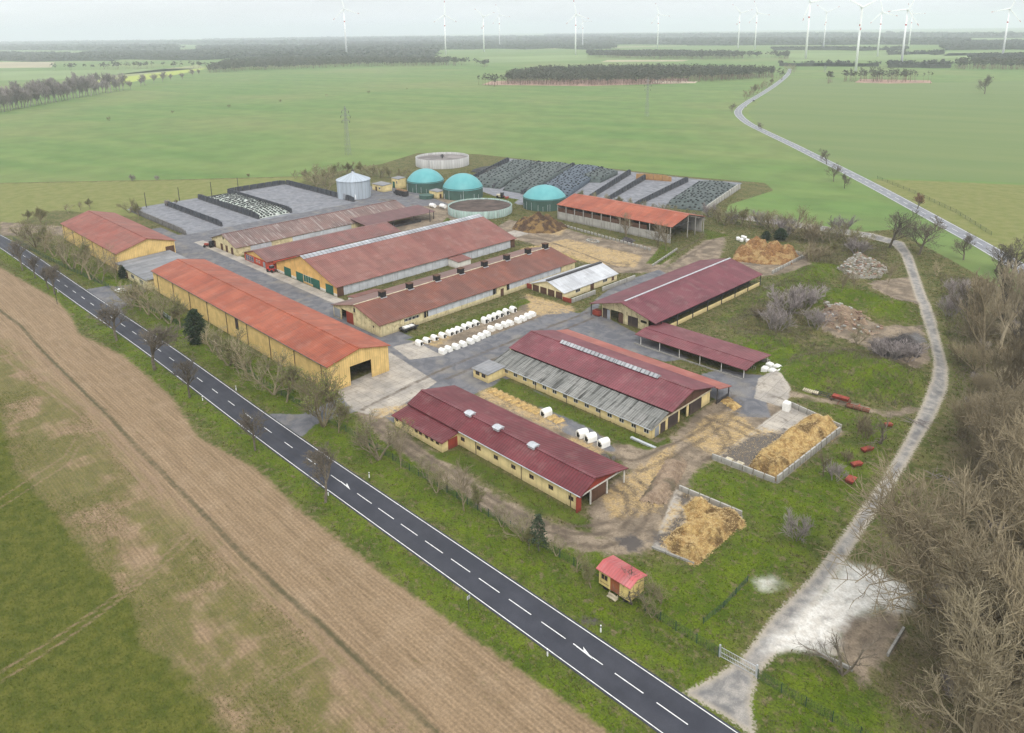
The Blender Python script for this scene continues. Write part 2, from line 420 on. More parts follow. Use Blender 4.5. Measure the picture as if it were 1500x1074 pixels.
A['isle'] = union([pp((610, 648), (640, 664), (672, 660), (845, 752), (868, 765), (850, 770), (780, 745), (690, 690), (640, 672)),
                   pp((722, 568), (735, 553), (965, 650), (980, 640), (985, 652), (950, 662), (890, 640), (830, 612)), pp((946, 386), (972, 356), (992, 372), (968, 388)),
                   pp((595, 498), (770, 437), (778, 443), (700, 470), (610, 500)), pp((655, 283), (700, 285), (760, 292), (750, 300), (690, 285)),
                   pp((1030, 335), (1070, 345), (1035, 352)), pp((655, 318), (670, 330), (690, 335), (640, 335))])

faces = np.arange(nx * ny).reshape(ny, nx)
q = np.stack([faces[:-1, :-1], faces[:-1, 1:], faces[1:, 1:], faces[1:, :-1]], -1).reshape(-1, 4)
cx, cy = gx[q].mean(1), gy[q].mean(1)
def fa(k): return A[k][q].mean(1)
cls = np.zeros(len(q), int)
cls[(fa('soil') > 0)] = 1
cls[((fa('asph') > 0) | (fa('dirt') > 0) | (fa('conc') > 0)) & (fa('farm') > 0)] = 2
cls[(fa('path') > 0)] = 3
cls[(fa('isle') > 0)] = 0
cls[(fa('farm') < 0) & (cls == 0)] = 4

def ground_material():
    t = NT('ground_surface'); p = t.pos(); X = t.sep(p)
    n_s = t.noise(0.9, 5); n_m = t.noise(0.22, 5); n_f = t.noise(3.5, 4, rough=0.65); n_l = t.noise(0.035, 4); n_x = t.noise(11.0, 3, rough=0.7); n_e = t.noise(2.6, 5, rough=0.6)
    def edge(name, w=0.5, amp=2.0, nz=None, off=0.0):
        d = t.math('ADD', t.attr(name), t.math('MULTIPLY', t.math('SUBTRACT', nz or n_s, 0.5), amp))
        return t.mr(d, off - w, off + w)
    # rough grass
    g = t.mix(t.mr(n_m, 0.32, 0.66), (0.052, 0.070, 0.010), (0.115, 0.108, 0.034))
    g = t.mix(t.mr(n_s, 0.46, 0.68, 0, 0.85), g, (0.170, 0.138, 0.070))
    lush = t.mix(t.mr(n_m, 0.3, 0.7), (0.053, 0.090, 0.002), (0.102, 0.142, 0.004))
    lush = t.mix(t.mr(n_s, 0.50, 0.66, 0, 0.75), lush, (0.100, 0.098, 0.026))
    lush = t.mix(t.mr(n_e, 0.50, 0.66, 0, 0.55), lush, (0.026, 0.040, 0.004))
    g = t.mix(edge('lush', 3.5, 7.0, n_m), g, lush)
    # dead grass and leaf litter
    g = t.mix(t.mr(t.noise(0.45, 6, rough=0.7), 0.54, 0.66, 0, 0.7), g, (0.155, 0.120, 0.070))
    g = t.mix(t.mr(n_e, 0.52, 0.68, 0, 0.5), g, (0.050, 0.056, 0.018))
    tuft = t.voro(1.6, v=t.scale(p, (1, 1, 1)))
    g = t.mul(g, t.mr(n_f, 0.25, 0.75, 0.5, 1.45, False))
    g = t.mul(g, t.mr(n_x, 0.3, 0.7, 0.7, 1.28, False))
    lit = t.mix(t.mr(n_f, .3, .7), (0.075, 0.060, 0.034), (0.175, 0.138, 0.082))
    g = t.mix(t.math('MULTIPLY', edge('thick', 3.0, 8.0, n_m), t.mr(n_s, .3, .6, .45, .95)), g, lit)
    # wheat fields beyond the farm, drilled in long strips
    along = t.comb(t.math('MULTIPLY', t.math('ADD', X[0], t.math('MULTIPLY', X[1], 0.35)), 0.004), t.math('MULTIPLY', t.math('SUBTRACT', X[1], t.math('MULTIPLY', X[0], 0.28)), 0.03), 0.0)
    strip = t.noise(1.0, 5, along, 0.6)
    big = t.noise(0.0045, 4)
    wh = t.mix(t.mr(strip, 0.3, 0.7), (0.096, 0.172, 0.042), (0.138, 0.196, 0.056))
    wh = t.mix(t.mr(big, 0.42, 0.68, 0, 0.6), wh, (0.180, 0.195, 0.072))
    wh = t.mul(wh, t.mr(t.noise(0.05, 5), 0.3, 0.7, 0.88, 1.1))
    rf = t.mix(t.mr(strip, 0.25, 0.75), (0.118, 0.172, 0.058), (0.150, 0.190, 0.068))
    wh = t.mix(edge('rfield', 2.0, 3.0), wh, rf)
    wh = t.mix(edge('bright', 5.0, 5.0), wh, (0.31, 0.36, 0.07))
    c = t.mix(edge('farm', 0.6, 1.5), wh, g)
    c = t.mix(edge('meadow', 2.0, 4.0, n_m), c, t.mul(t.mix(t.mr(n_m, 0.3, 0.7), (0.14, 0.16, 0.040), (0.19, 0.19, 0.065)), t.mr(n_f, .3, .7, .85, 1.12)))
    # drilled field by the road
    rowv = t.math('ADD', X[1], t.math('MULTIPLY', t.math('SINE', t.math('MULTIPLY', X[0], 0.05)), 0.6))
    row = t.math('SINE', t.math('MULTIPLY', rowv, 2 * math.pi / 0.6))
    clod = t.noise(2.2, 5, rough=0.7)
    lin = t.noise(1.0, 4, t.comb(t.math('MULTIPLY', X[0], 0.06), t.math('MULTIPLY', X[1], 1.3), 0.0), 0.65)
    so = t.mix(t.mr(lin, 0.32, 0.68), (0.272, 0.190, 0.113), (0.200, 0.138, 0.080))
    so = t.mix(t.mr(n_m, 0.45, 0.75, 0, 0.5), so, (0.312, 0.228, 0.146))
    so = t.mul(so, t.mr(row, -1, 1, 0.90, 1.05, False))
    so = t.mul(so, t.mr(clod, 0.3, 0.7, 0.74, 1.2))
    crop = t.mix(t.mr(t.noise(0.5, 5), 0.3, 0.7), (0.062, 0.078, 0.008), (0.112, 0.114, 0.018))
    rowc = t.math('SINE', t.math('MULTIPLY', t.math('SUBTRACT', X[0], t.math('MULTIPLY', X[1], 0.10)), 2 * math.pi / 0.8))
    crop = t.mul(crop, t.mr(n_x, 0.3, 0.7, 0.75, 1.2, False))
    crop = t.mul(crop, t.mr(n_f, 0.25, 0.75, 0.7, 1.25, False))
    patchy = t.math('ADD', t.math('MULTIPLY', t.mr(t.noise(0.085, 5, rough=0.6), 0.38, 0.52), 1.0), 0.0)
    halfm = t.math('MULTIPLY', edge('half', 4.0, 10.0, n_m), t.math('MULTIPLY', patchy, t.mr(n_f, 0.3, 0.6, 0.45, 0.95)))
    weeds = t.math('MULTIPLY', t.mr(lin, 0.60, 0.68), t.mr(n_s, 0.52, 0.64, 0, 0.55))
    cropm = t.math('MAXIMUM', t.math('MAXIMUM', edge('crop', 1.5, 6.0, n_m), t.math('MULTIPLY', halfm, 0.85)), weeds)
    so = t.mix(cropm, so, crop)
    so = t.mix(t.math('MULTIPLY', edge('ruts', 0.22, 0.5), 0.75), so, t.mul((0.24, 0.165, 0.105), t.mr(clod, .3, .7, .8, 1.1)))
    so = t.mix(t.math('MULTIPLY', edge('ditch', 0.35, 0.9), 0.85), so, (0.062, 0.058, 0.026))
    c = t.mix(edge('soil', 0.7, 2.2), c, so)
    # yard surfaces
    di = t.mix(t.mr(n_m, 0.35, 0.65), (0.150, 0.118, 0.085), (0.285, 0.225, 0.160))
    di = t.mix(t.mr(t.noise(0.6, 5, dist=1.5), 0.5, 0.7, 0, 0.8), di, (0.115, 0.088, 0.062))
    di = t.mul(di, t.mr(n_f, 0.3, 0.7, 0.78, 1.16))
    c = t.mix(edge('dirt', 0.8, 5.5, t.noise(0.5, 5, rough=.65)), c, di)
    asv = t.noise(0.35, 5, dist=0.8)
    as_ = t.mix(t.mr(asv, 0.35, 0.66), (0.108, 0.110, 0.122), (0.165, 0.163, 0.170))
    as_ = t.mix(t.mr(t.noise(0.16, 5), 0.5, 0.68, 0, 0.55), as_, (0.235, 0.212, 0.178))
    as_ = t.mix(t.math('MULTIPLY', edge('bunk', .5, 1.0), .75), as_, t.mix(t.mr(asv, .3, .7), (0.165, 0.172, 0.19), (0.265, 0.270, 0.29)))
    as_ = t.mul(as_, t.mr(n_f, 0.3, 0.7, 0.88, 1.1))
    as_ = t.mix(t.mr(t.noise(1.0, 5, t.scale(p, (0.5, 0.08, 1.0))), 0.54, 0.7, 0, 0.35), as_, (0.10, 0.098, 0.104))
    c = t.mix(edge('asph', 0.3, 1.1), c, as_)
    slab = t.math('MAXIMUM', t.mr(t.math('ABSOLUTE', t.math('SUBTRACT', t.math('FRACT', t.math('DIVIDE', X[0], 3.0)), 0.5)), 0.475, 0.492),
                  t.mr(t.math('ABSOLUTE', t.math('SUBTRACT', t.math('FRACT', t.math('DIVIDE', X[1], 3.0)), 0.5)), 0.475, 0.492))
    pan = t.white(t.comb(t.math('FLOOR', t.math('DIVIDE', t.math('ADD', X[0], 1.5), 3.0)), t.math('FLOOR', t.math('DIVIDE', t.math('ADD', X[1], 1.5), 3.0)), 0.0))
    co = t.mul(t.mix(t.mr(n_m, 0.3, 0.7), (0.43, 0.385, 0.325), (0.30, 0.275, 0.245)), t.mr(pan, 0, 1, 0.88, 1.1, False))
    co = t.mix(t.math('MULTIPLY', slab, 0.55), co, (0.12, 0.11, 0.09))
    co = t.mix(t.mr(n_s, 0.52, 0.72, 0, 0.6), co, (0.20, 0.175, 0.14))
    co = t.mul(co, t.mr(n_f, .3, .7, .9, 1.08))
    c = t.mix(edge('conc', 0.25, 0.9), c, co)
    st = t.mix(t.mr(n_f, 0.3, 0.7), (0.40, 0.265, 0.105), (0.60, 0.44, 0.205))
    st = t.mix(t.mr(n_s, 0.5, 0.7, 0, 0.7), st, (0.24, 0.165, 0.085))
    stm = t.math('MULTIPLY', edge('straw', 1.0, 3.0), t.mr(t.noise(0.9, 7, rough=.68, dist=.6), 0.34, 0.66, 0.10, 0.95))
    c = t.mix(stm, c, st)
    mudm = t.math('MULTIPLY', edge('mud', 0.5, 1.2), t.mr(t.noise(0.3, 5), .3, .55, .25, .9))
    c = t.mix(mudm, c, (0.095, 0.072, 0.052))
    c = t.mix(t.math('MULTIPLY', t.mr(t.noise(0.17, 6, rough=.62, dist=.8), .54, .68), t.math('MULTIPLY', edge('dirt', 1.0, 2.0), .7)), c, (0.10, 0.078, 0.058))
    wetm = t.math('MULTIPLY', edge('wet', 0.8, 4.0, n_s, .2), .92)
    c = t.mix(wetm, c, (0.060, 0.050, 0.044))
    isl = t.mul(t.mix(t.mr(n_m, 0.3, 0.7), (0.052, 0.082, 0.005), (0.098, 0.120, 0.014)), t.mr(n_f, 0.25, 0.75, 0.6, 1.3, False))
    isl = t.mix(t.mr(n_s, 0.52, 0.74, 0, 0.6), isl, (0.11, 0.09, 0.045))
    c = t.mix(edge('isle', 0.4, 1.6), c, isl)
    gv = t.mix(t.mr(t.noise(0.6, 5), 0.35, 0.65), (0.195, 0.188, 0.180), (0.330, 0.305, 0.272))
    gv = t.mul(gv, t.mr(t.noise(5.0, 4, rough=0.7), 0.3, 0.7, 0.8, 1.15))
    gv = t.mix(t.mr(t.noise(0.25, 5, dist=1.0), 0.48, 0.66, 0, 0.65), gv, (0.125, 0.122, 0.122))
    pd = t.attr('path')
    gv = t.mix(t.mr(t.math('ADD', pd, t.math('MULTIPLY', n_e, 0.9)), 0.7, 1.9, 0.85, 0.0), gv, (0.385, 0.335, 0.262))
    c = t.mix(edge('path', 0.35, 2.2, n_e, .3), c, gv)
    ws = t.mix(t.mr(n_s, 0.35, 0.65), (0.70, 0.675, 0.625), (0.56, 0.525, 0.47))
    ws = t.mix(t.mr(t.noise(0.33, 7, rough=.65, dist=.5), 0.50, 0.70, 0, 0.7), ws, (0.27, 0.255, 0.235))
    ws = t.mul(ws, t.mr(n_f, .3, .7, .88, 1.1))
    c = t.mix(t.math('MULTIPLY', edge('white', 1.5, 5.0, n_m), t.mr(n_e, .25, .5, .7, .97)), c, ws)
    rough = t.mix(wetm, (0.95, 0.95, 0.95), (0.12, 0.12, 0.12))
    h = t.math('ADD', t.math('MULTIPLY', n_f, 0.6), t.math('MULTIPLY', t.math('MULTIPLY', row, t.mr(t.attr('soil'), 0, 1)), 0.16))
    h = t.math('MULTIPLY', h, t.math('SUBTRACT', 1.0, wetm))
    t.bump(h, 0.55, 0.22)
    return t.done(c, rough, 0.25)
M_ground = ground_material()

def ground_object(name, sel):
    qq = q[sel]
    used, inv = np.unique(qq, return_inverse=True)
    me = bpy.data.meshes.new(name)
    me.vertices.add(len(used)); me.loops.add(len(qq) * 4); me.polygons.add(len(qq))
    me.vertices.foreach_set('co', np.stack([gx[used], gy[used], Z[used]], -1).ravel())
    me.loops.foreach_set('vertex_index', inv.ravel().astype(np.int32))
    me.polygons.foreach_set('loop_start', np.arange(0, len(qq) * 4, 4, dtype=np.int32))
    me.polygons.foreach_set('loop_total', np.full(len(qq), 4, dtype=np.int32))
    me.polygons.foreach_set('use_smooth', np.ones(len(qq), bool))
    for k, a in A.items():
        at_ = me.attributes.new(k, 'FLOAT', 'POINT'); at_.data.foreach_set('value', a[used].astype(np.float32))
    me.materials.append(M_ground); me.update(calc_edges=True)
    o = bpy.data.objects.new(name, me); COL.objects.link(o)
    return tag(o, kind='structure')
for name, k in (('ground', 0), ('field', 1), ('yard', 2), ('path', 3), ('farmland', 4)):
    ground_object(name, cls == k)

# ------------------------------------------------------------------ roads
def smooth_line(pts, n=6):
    P = [Vector((*p, 0)) for p in pts]; out = []
    for i in range(len(P) - 1):
        a = P[max(i - 1, 0)]; b = P[i]; c = P[i + 1]; d = P[min(i + 2, len(P) - 1)]
        for k in range(n):
            t = k / n
            v = 0.5 * ((2 * b) + (c - a) * t + (2 * a - 5 * b + 4 * c - d) * t * t + (3 * b - a - 3 * c + d) * t ** 3)
            out.append((v.x, v.y))
    out.append((P[-1].x, P[-1].y)); return out

def ribbon(mb, line, o0, o1, z, m=0, s0=None, s1=None, thick=0.0):
    """strip between lateral offsets o0..o1 (left of travel = +) along line"""
    P = [Vector((x, y, 0)) for x, y in line]; L = []; R = []
    acc = [0.0]
    for i in range(1, len(P)): acc.append(acc[-1] + (P[i] - P[i - 1]).length)
    def frame(s):
        for i in range(1, len(P)):
            if acc[i] >= s or i == len(P) - 1:
                u = (s - acc[i - 1]) / max(acc[i] - acc[i - 1], 1e-6)
                p = P[i - 1].lerp(P[i], u)
                def tang(k):
                    return (P[min(k + 1, len(P) - 1)] - P[max(k - 1, 0)]).normalized()
                d = tang(i - 1).lerp(tang(i), u).normalized()
                return p, Vector((-d.y, d.x, 0))
    if s0 is None: st = acc
    else: st = [s0] + [a for a in acc if s0 < a < s1] + [s1]
    vs = []; fs = []
    for s in st:
        p, nrm = frame(s)
        a = p + nrm * o0; b = p + nrm * o1
        vs += [(a.x, a.y, z), (b.x, b.y, z)]
    for i in range(len(st) - 1):
        fs.append((2 * i, 2 * i + 2, 2 * i + 3, 2 * i + 1))
    mb.add(vs, fs, m); return acc[-1]

def asphalt(name, c1, c2):
    t = NT(name); X = t.sep(t.pos())
    a = t.noise(0.25, 4); f = t.noise(14.0, 3)
    s = t.noise(1.0, 4, t.scale(t.pos(), (0.04, 0.9, 1.0)))
    c = t.mix(t.mr(a, 0.3, 0.7), c1, c2)
    c = t.mul(c, t.mr(s, 0.3, 0.7, 0.86, 1.14)); c = t.mul(c, t.mr(f, 0.3, 0.7, 0.85, 1.15))
    crack = t.voro(0.22, feat='DISTANCE_TO_EDGE', v=t.pos())
    t.bump(f, 0.2, 0.02)
    return t.done(c, t.mr(s, 0.3, 0.7, 0.55, 0.8), 0.3)
M_asph = asphalt('road_asphalt', (0.030, 0.032, 0.042), (0.044, 0.046, 0.058))
M_asph2 = asphalt('old_road_asphalt', (0.165, 0.17, 0.19), (0.23, 0.235, 0.25))
M_paint = plain('road_paint', (0.72, 0.72, 0.70), 0.6, 0.18, 1.5, 0.3)

up = [(-60, 318), (0, 341), (40, 370), (128, 424.7), (186.7, 466), (272, 523), (400, 616.7), (673, 800), (833, 906.7), (1000, 1019.5), (1080, 1074), (1200, 1155)]
lo = [(-60, 334), (0, 358), (40, 389), (93, 435), (160, 477.5), (228, 525), (400, 660), (593.3, 800), (733, 900), (800, 951.7), (970, 1073), (1090, 1160)]
U = [at(*p) for p in up]; Lw = [at(*p) for p in lo]
def y_at(line, x):
    for (a, b), (c, d) in zip(line[:-1], line[1:]):
        if a <= x <= c: return b + (d - b) * (x - a) / (c - a)
    return line[-1][1] if x > line[-1][0] else line[0][1]
xs = [-420, -390, -360, -330, -300, -275, -250, -225, -200, -175, -150, -125, -100, -75, -50, -25, 0, 40]
mid = []
for x in xs:
    yu, yl = y_at(U, x), y_at(Lw, x)
    mid.append((x, yl + (yu - yl) / 2))
def blur(m):
    return [m[0]] + [(m[i][0], (m[i - 1][1] + 2 * m[i][1] + m[i + 1][1]) / 4) for i in range(1, len(m) - 1)] + [m[-1]]
road_mid = smooth_line([(-900, 300), (-650, 150), (-500, 100)] + [p for p in blur(mid) if p[0] > -300] if False else blur(mid))
road_mid = [(-1500, road_mid[0][1] + 190), (-700, road_mid[0][1] + 45)] + road_mid + [(400, road_mid[-1][1])]
half_w = 3.15
mb = MB(); ribbon(mb, road_mid, -half_w - 0.25, half_w + 0.25, 0.05)
tag(mb.build('road', M_asph), kind='structure')
mb = MB()
for o in (-half_w + 0.05, half_w - 0.17): ribbon(mb, road_mid, o, o + 0.13, 0.056)
# dash positions follow the photographed ones
x_arrow = (at(501, 710)[0], at(853, 956)[0])
base = -92.4
def s_of_x(x):
    s = 0.0
    for (a, b), (c, d) in zip(road_mid[:-1], road_mid[1:]):
        L = math.hypot(c - a, d - b)
        if x <= c: return s + L * (x - a) / (c - a)
        s += L
    return s
dashes = []
x = -106.1
while x < 5:
    dashes.append((x, x + 4.45)); x += 6.4
x = -106.1 - 8.6
while x > -330:
    dashes.append((x, x + 3.2)); x -= 8.6
for a, b in dashes:
    ribbon(mb, road_mid, -0.07, 0.07, 0.056, s0=s_of_x(a), s1=s_of_x(b))
# two keep-in arrows: a long tail with a slanting head
for px, py in ((513, 718), (868, 967)):
    ax, ay = at(px, py)
    ym = y_at([(p[0], p[1]) for p in road_mid], ax)
    mb.sheet([(ax, ym - 0.22, 0.0605), (ax - 2.3, ym + 0.55, 0.0605), (ax - 1.8, ym + 0.05, 0.0605), (ax - 3.6, ym + 0.1, 0.0605), (ax - 3.6, ym - 0.06, 0.0605)][::-1])
tag(mb.build('road_markings', M_paint), kind='structure')

fr = [(1620, 475), (1500, 396), (1440, 360), (1400, 338), (1340, 305), (1290, 278), (1240, 252), (1200, 232), (1160, 212), (1120, 193), (1095, 180), (1082, 168), (1083, 160), (1095, 150), (1115, 138), (1135, 125), (1150, 113), (1156, 106), (1157, 101)]
fr_line = smooth_line([at(*p) for p in fr], 5)
mb = MB(); ribbon(mb, fr_line, -3.6, 3.6, 0.05)
tag(mb.build('road', M_asph2), kind='structure')
mb = MB()
for o in (-3.3, 3.1): ribbon(mb, fr_line, o, o + 0.22, 0.06)
tot = ribbon(MB(), fr_line, 0, 0, 0)
s = 0
while s < min(tot, 900):
    ribbon(mb, fr_line, -0.1, 0.1, 0.06, s0=s, s1=s + 5); s += 10
tag(mb.build('road_markings', M_paint), kind='structure')
# ------------------------------------------------------------------ building kit
M_yellow = wallmat('yellow_sheet_wall', (0.72, 0.51, 0.205), (0.36, 0.24, 0.10), 0.30, rib=0.6, base_dirt=0.35)
M_cream = wallmat('cream_render', (0.74, 0.60, 0.30), (0.30, 0.23, 0.12), 0.30)
M_cream2 = wallmat('light_cream_render', (0.76, 0.66, 0.40), (0.34, 0.27, 0.17), 0.30)
M_pale = wallmat('pale_render', (0.66, 0.57, 0.34), (0.24, 0.20, 0.13), 0.45, patch=(0.36, 0.29, 0.17))
M_orangew = wallmat('ochre_render', (0.70, 0.43, 0.15), (0.3, 0.19, 0.1), 0.25)
M_redw = wallmat('red_render', (0.46, 0.075, 0.04), (0.2, 0.06, 0.04), 0.3)
M_white = wallmat('white_wall', (0.74, 0.72, 0.67), (0.35, 0.32, 0.27), 0.35)
M_concrete = wallmat('concrete_wall', (0.40, 0.385, 0.35), (0.16, 0.15, 0.13), 0.6)
M_darkconc = wallmat('tarred_wall', (0.055, 0.060, 0.070), (0.16, 0.15, 0.14), 0.4, base_dirt=0.2)
M_curtain = wallmat('curtain_panel', (0.52, 0.54, 0.57), (0.30, 0.30, 0.30), 0.35, rib=0.0, base_dirt=0.2)
M_brownwood = wallmat('brown_boards', (0.115, 0.062, 0.040), (0.05, 0.03, 0.02), 0.5, rib=0.35)
M_redwood = wallmat('red_boards', (0.30, 0.055, 0.035), (0.1, 0.03, 0.02), 0.4, rib=0.4)
M_green = wallmat('green_door_paint', (0.030, 0.130, 0.095), (0.02, 0.05, 0.04), 0.3, rib=0.5)
M_darkdoor = wallmat('dark_door_sheet', (0.060, 0.045, 0.042), (0.12, 0.09, 0.06), 0.4, rib=0.4)
M_greydoor = wallmat('grey_door_sheet', (0.30, 0.32, 0.35), (0.15, 0.14, 0.13), 0.4, rib=0.5)
M_glass = plain('dark_glass', (0.030, 0.033, 0.038), 0.15, 0.3, 2.0, 0.5)
M_frame = plain('white_frame', (0.62, 0.60, 0.55), 0.6, 0.2, 2.0)
M_darkframe = plain('brown_frame', (0.13, 0.07, 0.04), 0.6, 0.3, 2.0)
M_steel = plain('galvanised_steel', (0.50, 0.52, 0.54), 0.45, 0.2, 1.0, 0.4, 0.3)
M_dsteel = plain('dark_steel', (0.05, 0.048, 0.05), 0.6, 0.3, 1.0)
M_beam = plain('pale_beam', (0.52, 0.46, 0.33), 0.7, 0.25, 1.0)
M_black = plain('vent_black', (0.018, 0.018, 0.019), 0.7, 0.3, 2.0)
M_pipe = plain('downpipe', (0.10, 0.075, 0.06), 0.6, 0.3, 1.0)

RUST = (0.235, 0.105, 0.075)
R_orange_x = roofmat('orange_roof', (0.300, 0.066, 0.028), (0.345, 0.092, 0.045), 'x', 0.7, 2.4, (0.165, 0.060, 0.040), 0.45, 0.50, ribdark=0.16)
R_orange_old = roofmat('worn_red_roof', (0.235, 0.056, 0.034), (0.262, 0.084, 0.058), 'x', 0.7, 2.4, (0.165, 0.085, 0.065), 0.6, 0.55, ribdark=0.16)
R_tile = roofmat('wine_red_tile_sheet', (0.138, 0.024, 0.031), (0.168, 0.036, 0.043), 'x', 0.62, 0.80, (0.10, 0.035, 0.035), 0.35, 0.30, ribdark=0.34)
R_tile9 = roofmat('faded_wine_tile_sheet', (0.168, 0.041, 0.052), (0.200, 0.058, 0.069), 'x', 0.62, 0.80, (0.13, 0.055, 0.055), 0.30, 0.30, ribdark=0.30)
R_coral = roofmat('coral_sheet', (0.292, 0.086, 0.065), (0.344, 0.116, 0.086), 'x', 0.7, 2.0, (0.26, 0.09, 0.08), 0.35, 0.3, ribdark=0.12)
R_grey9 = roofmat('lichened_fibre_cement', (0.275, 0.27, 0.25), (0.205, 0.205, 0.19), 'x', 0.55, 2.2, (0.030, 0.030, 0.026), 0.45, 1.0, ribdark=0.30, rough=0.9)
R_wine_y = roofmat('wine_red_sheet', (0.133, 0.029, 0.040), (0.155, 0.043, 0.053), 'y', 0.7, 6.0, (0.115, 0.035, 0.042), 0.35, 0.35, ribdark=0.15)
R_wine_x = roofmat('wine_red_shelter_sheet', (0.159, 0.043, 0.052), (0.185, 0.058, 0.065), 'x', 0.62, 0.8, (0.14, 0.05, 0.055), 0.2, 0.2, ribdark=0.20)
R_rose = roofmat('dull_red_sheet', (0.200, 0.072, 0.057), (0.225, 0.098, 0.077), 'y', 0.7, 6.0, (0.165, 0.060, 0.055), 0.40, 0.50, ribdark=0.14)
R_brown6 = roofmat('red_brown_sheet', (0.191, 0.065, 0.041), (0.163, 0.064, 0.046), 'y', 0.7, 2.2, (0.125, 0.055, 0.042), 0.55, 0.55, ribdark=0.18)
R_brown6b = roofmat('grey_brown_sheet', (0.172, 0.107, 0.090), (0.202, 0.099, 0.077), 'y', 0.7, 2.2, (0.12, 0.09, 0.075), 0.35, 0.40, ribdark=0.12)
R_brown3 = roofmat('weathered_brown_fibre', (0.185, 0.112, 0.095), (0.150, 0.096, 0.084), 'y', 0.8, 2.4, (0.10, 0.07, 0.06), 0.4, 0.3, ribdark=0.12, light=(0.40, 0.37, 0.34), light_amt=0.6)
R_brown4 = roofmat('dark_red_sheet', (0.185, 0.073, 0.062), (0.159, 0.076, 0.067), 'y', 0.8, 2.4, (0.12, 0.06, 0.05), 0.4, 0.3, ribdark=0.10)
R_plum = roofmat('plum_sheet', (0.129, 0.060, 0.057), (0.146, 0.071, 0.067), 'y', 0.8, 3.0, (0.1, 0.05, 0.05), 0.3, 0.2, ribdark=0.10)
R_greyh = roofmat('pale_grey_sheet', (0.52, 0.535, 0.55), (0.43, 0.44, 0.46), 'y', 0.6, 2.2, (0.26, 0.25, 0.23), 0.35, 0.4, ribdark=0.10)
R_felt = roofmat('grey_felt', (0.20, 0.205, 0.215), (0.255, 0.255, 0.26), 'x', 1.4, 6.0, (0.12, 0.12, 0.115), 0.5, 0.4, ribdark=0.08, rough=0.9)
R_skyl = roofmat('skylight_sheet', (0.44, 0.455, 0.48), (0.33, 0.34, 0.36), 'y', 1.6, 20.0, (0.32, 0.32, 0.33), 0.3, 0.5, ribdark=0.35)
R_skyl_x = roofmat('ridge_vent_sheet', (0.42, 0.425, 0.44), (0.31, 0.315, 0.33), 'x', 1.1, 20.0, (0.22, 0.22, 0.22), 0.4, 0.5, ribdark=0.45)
R_pink = roofmat('faded_pink_sheet', (0.40, 0.072, 0.072), (0.46, 0.12, 0.118), 'x', 0.5, 3.0, (0.45, 0.27, 0.27), 0.4, 0.3, ribdark=0.10)

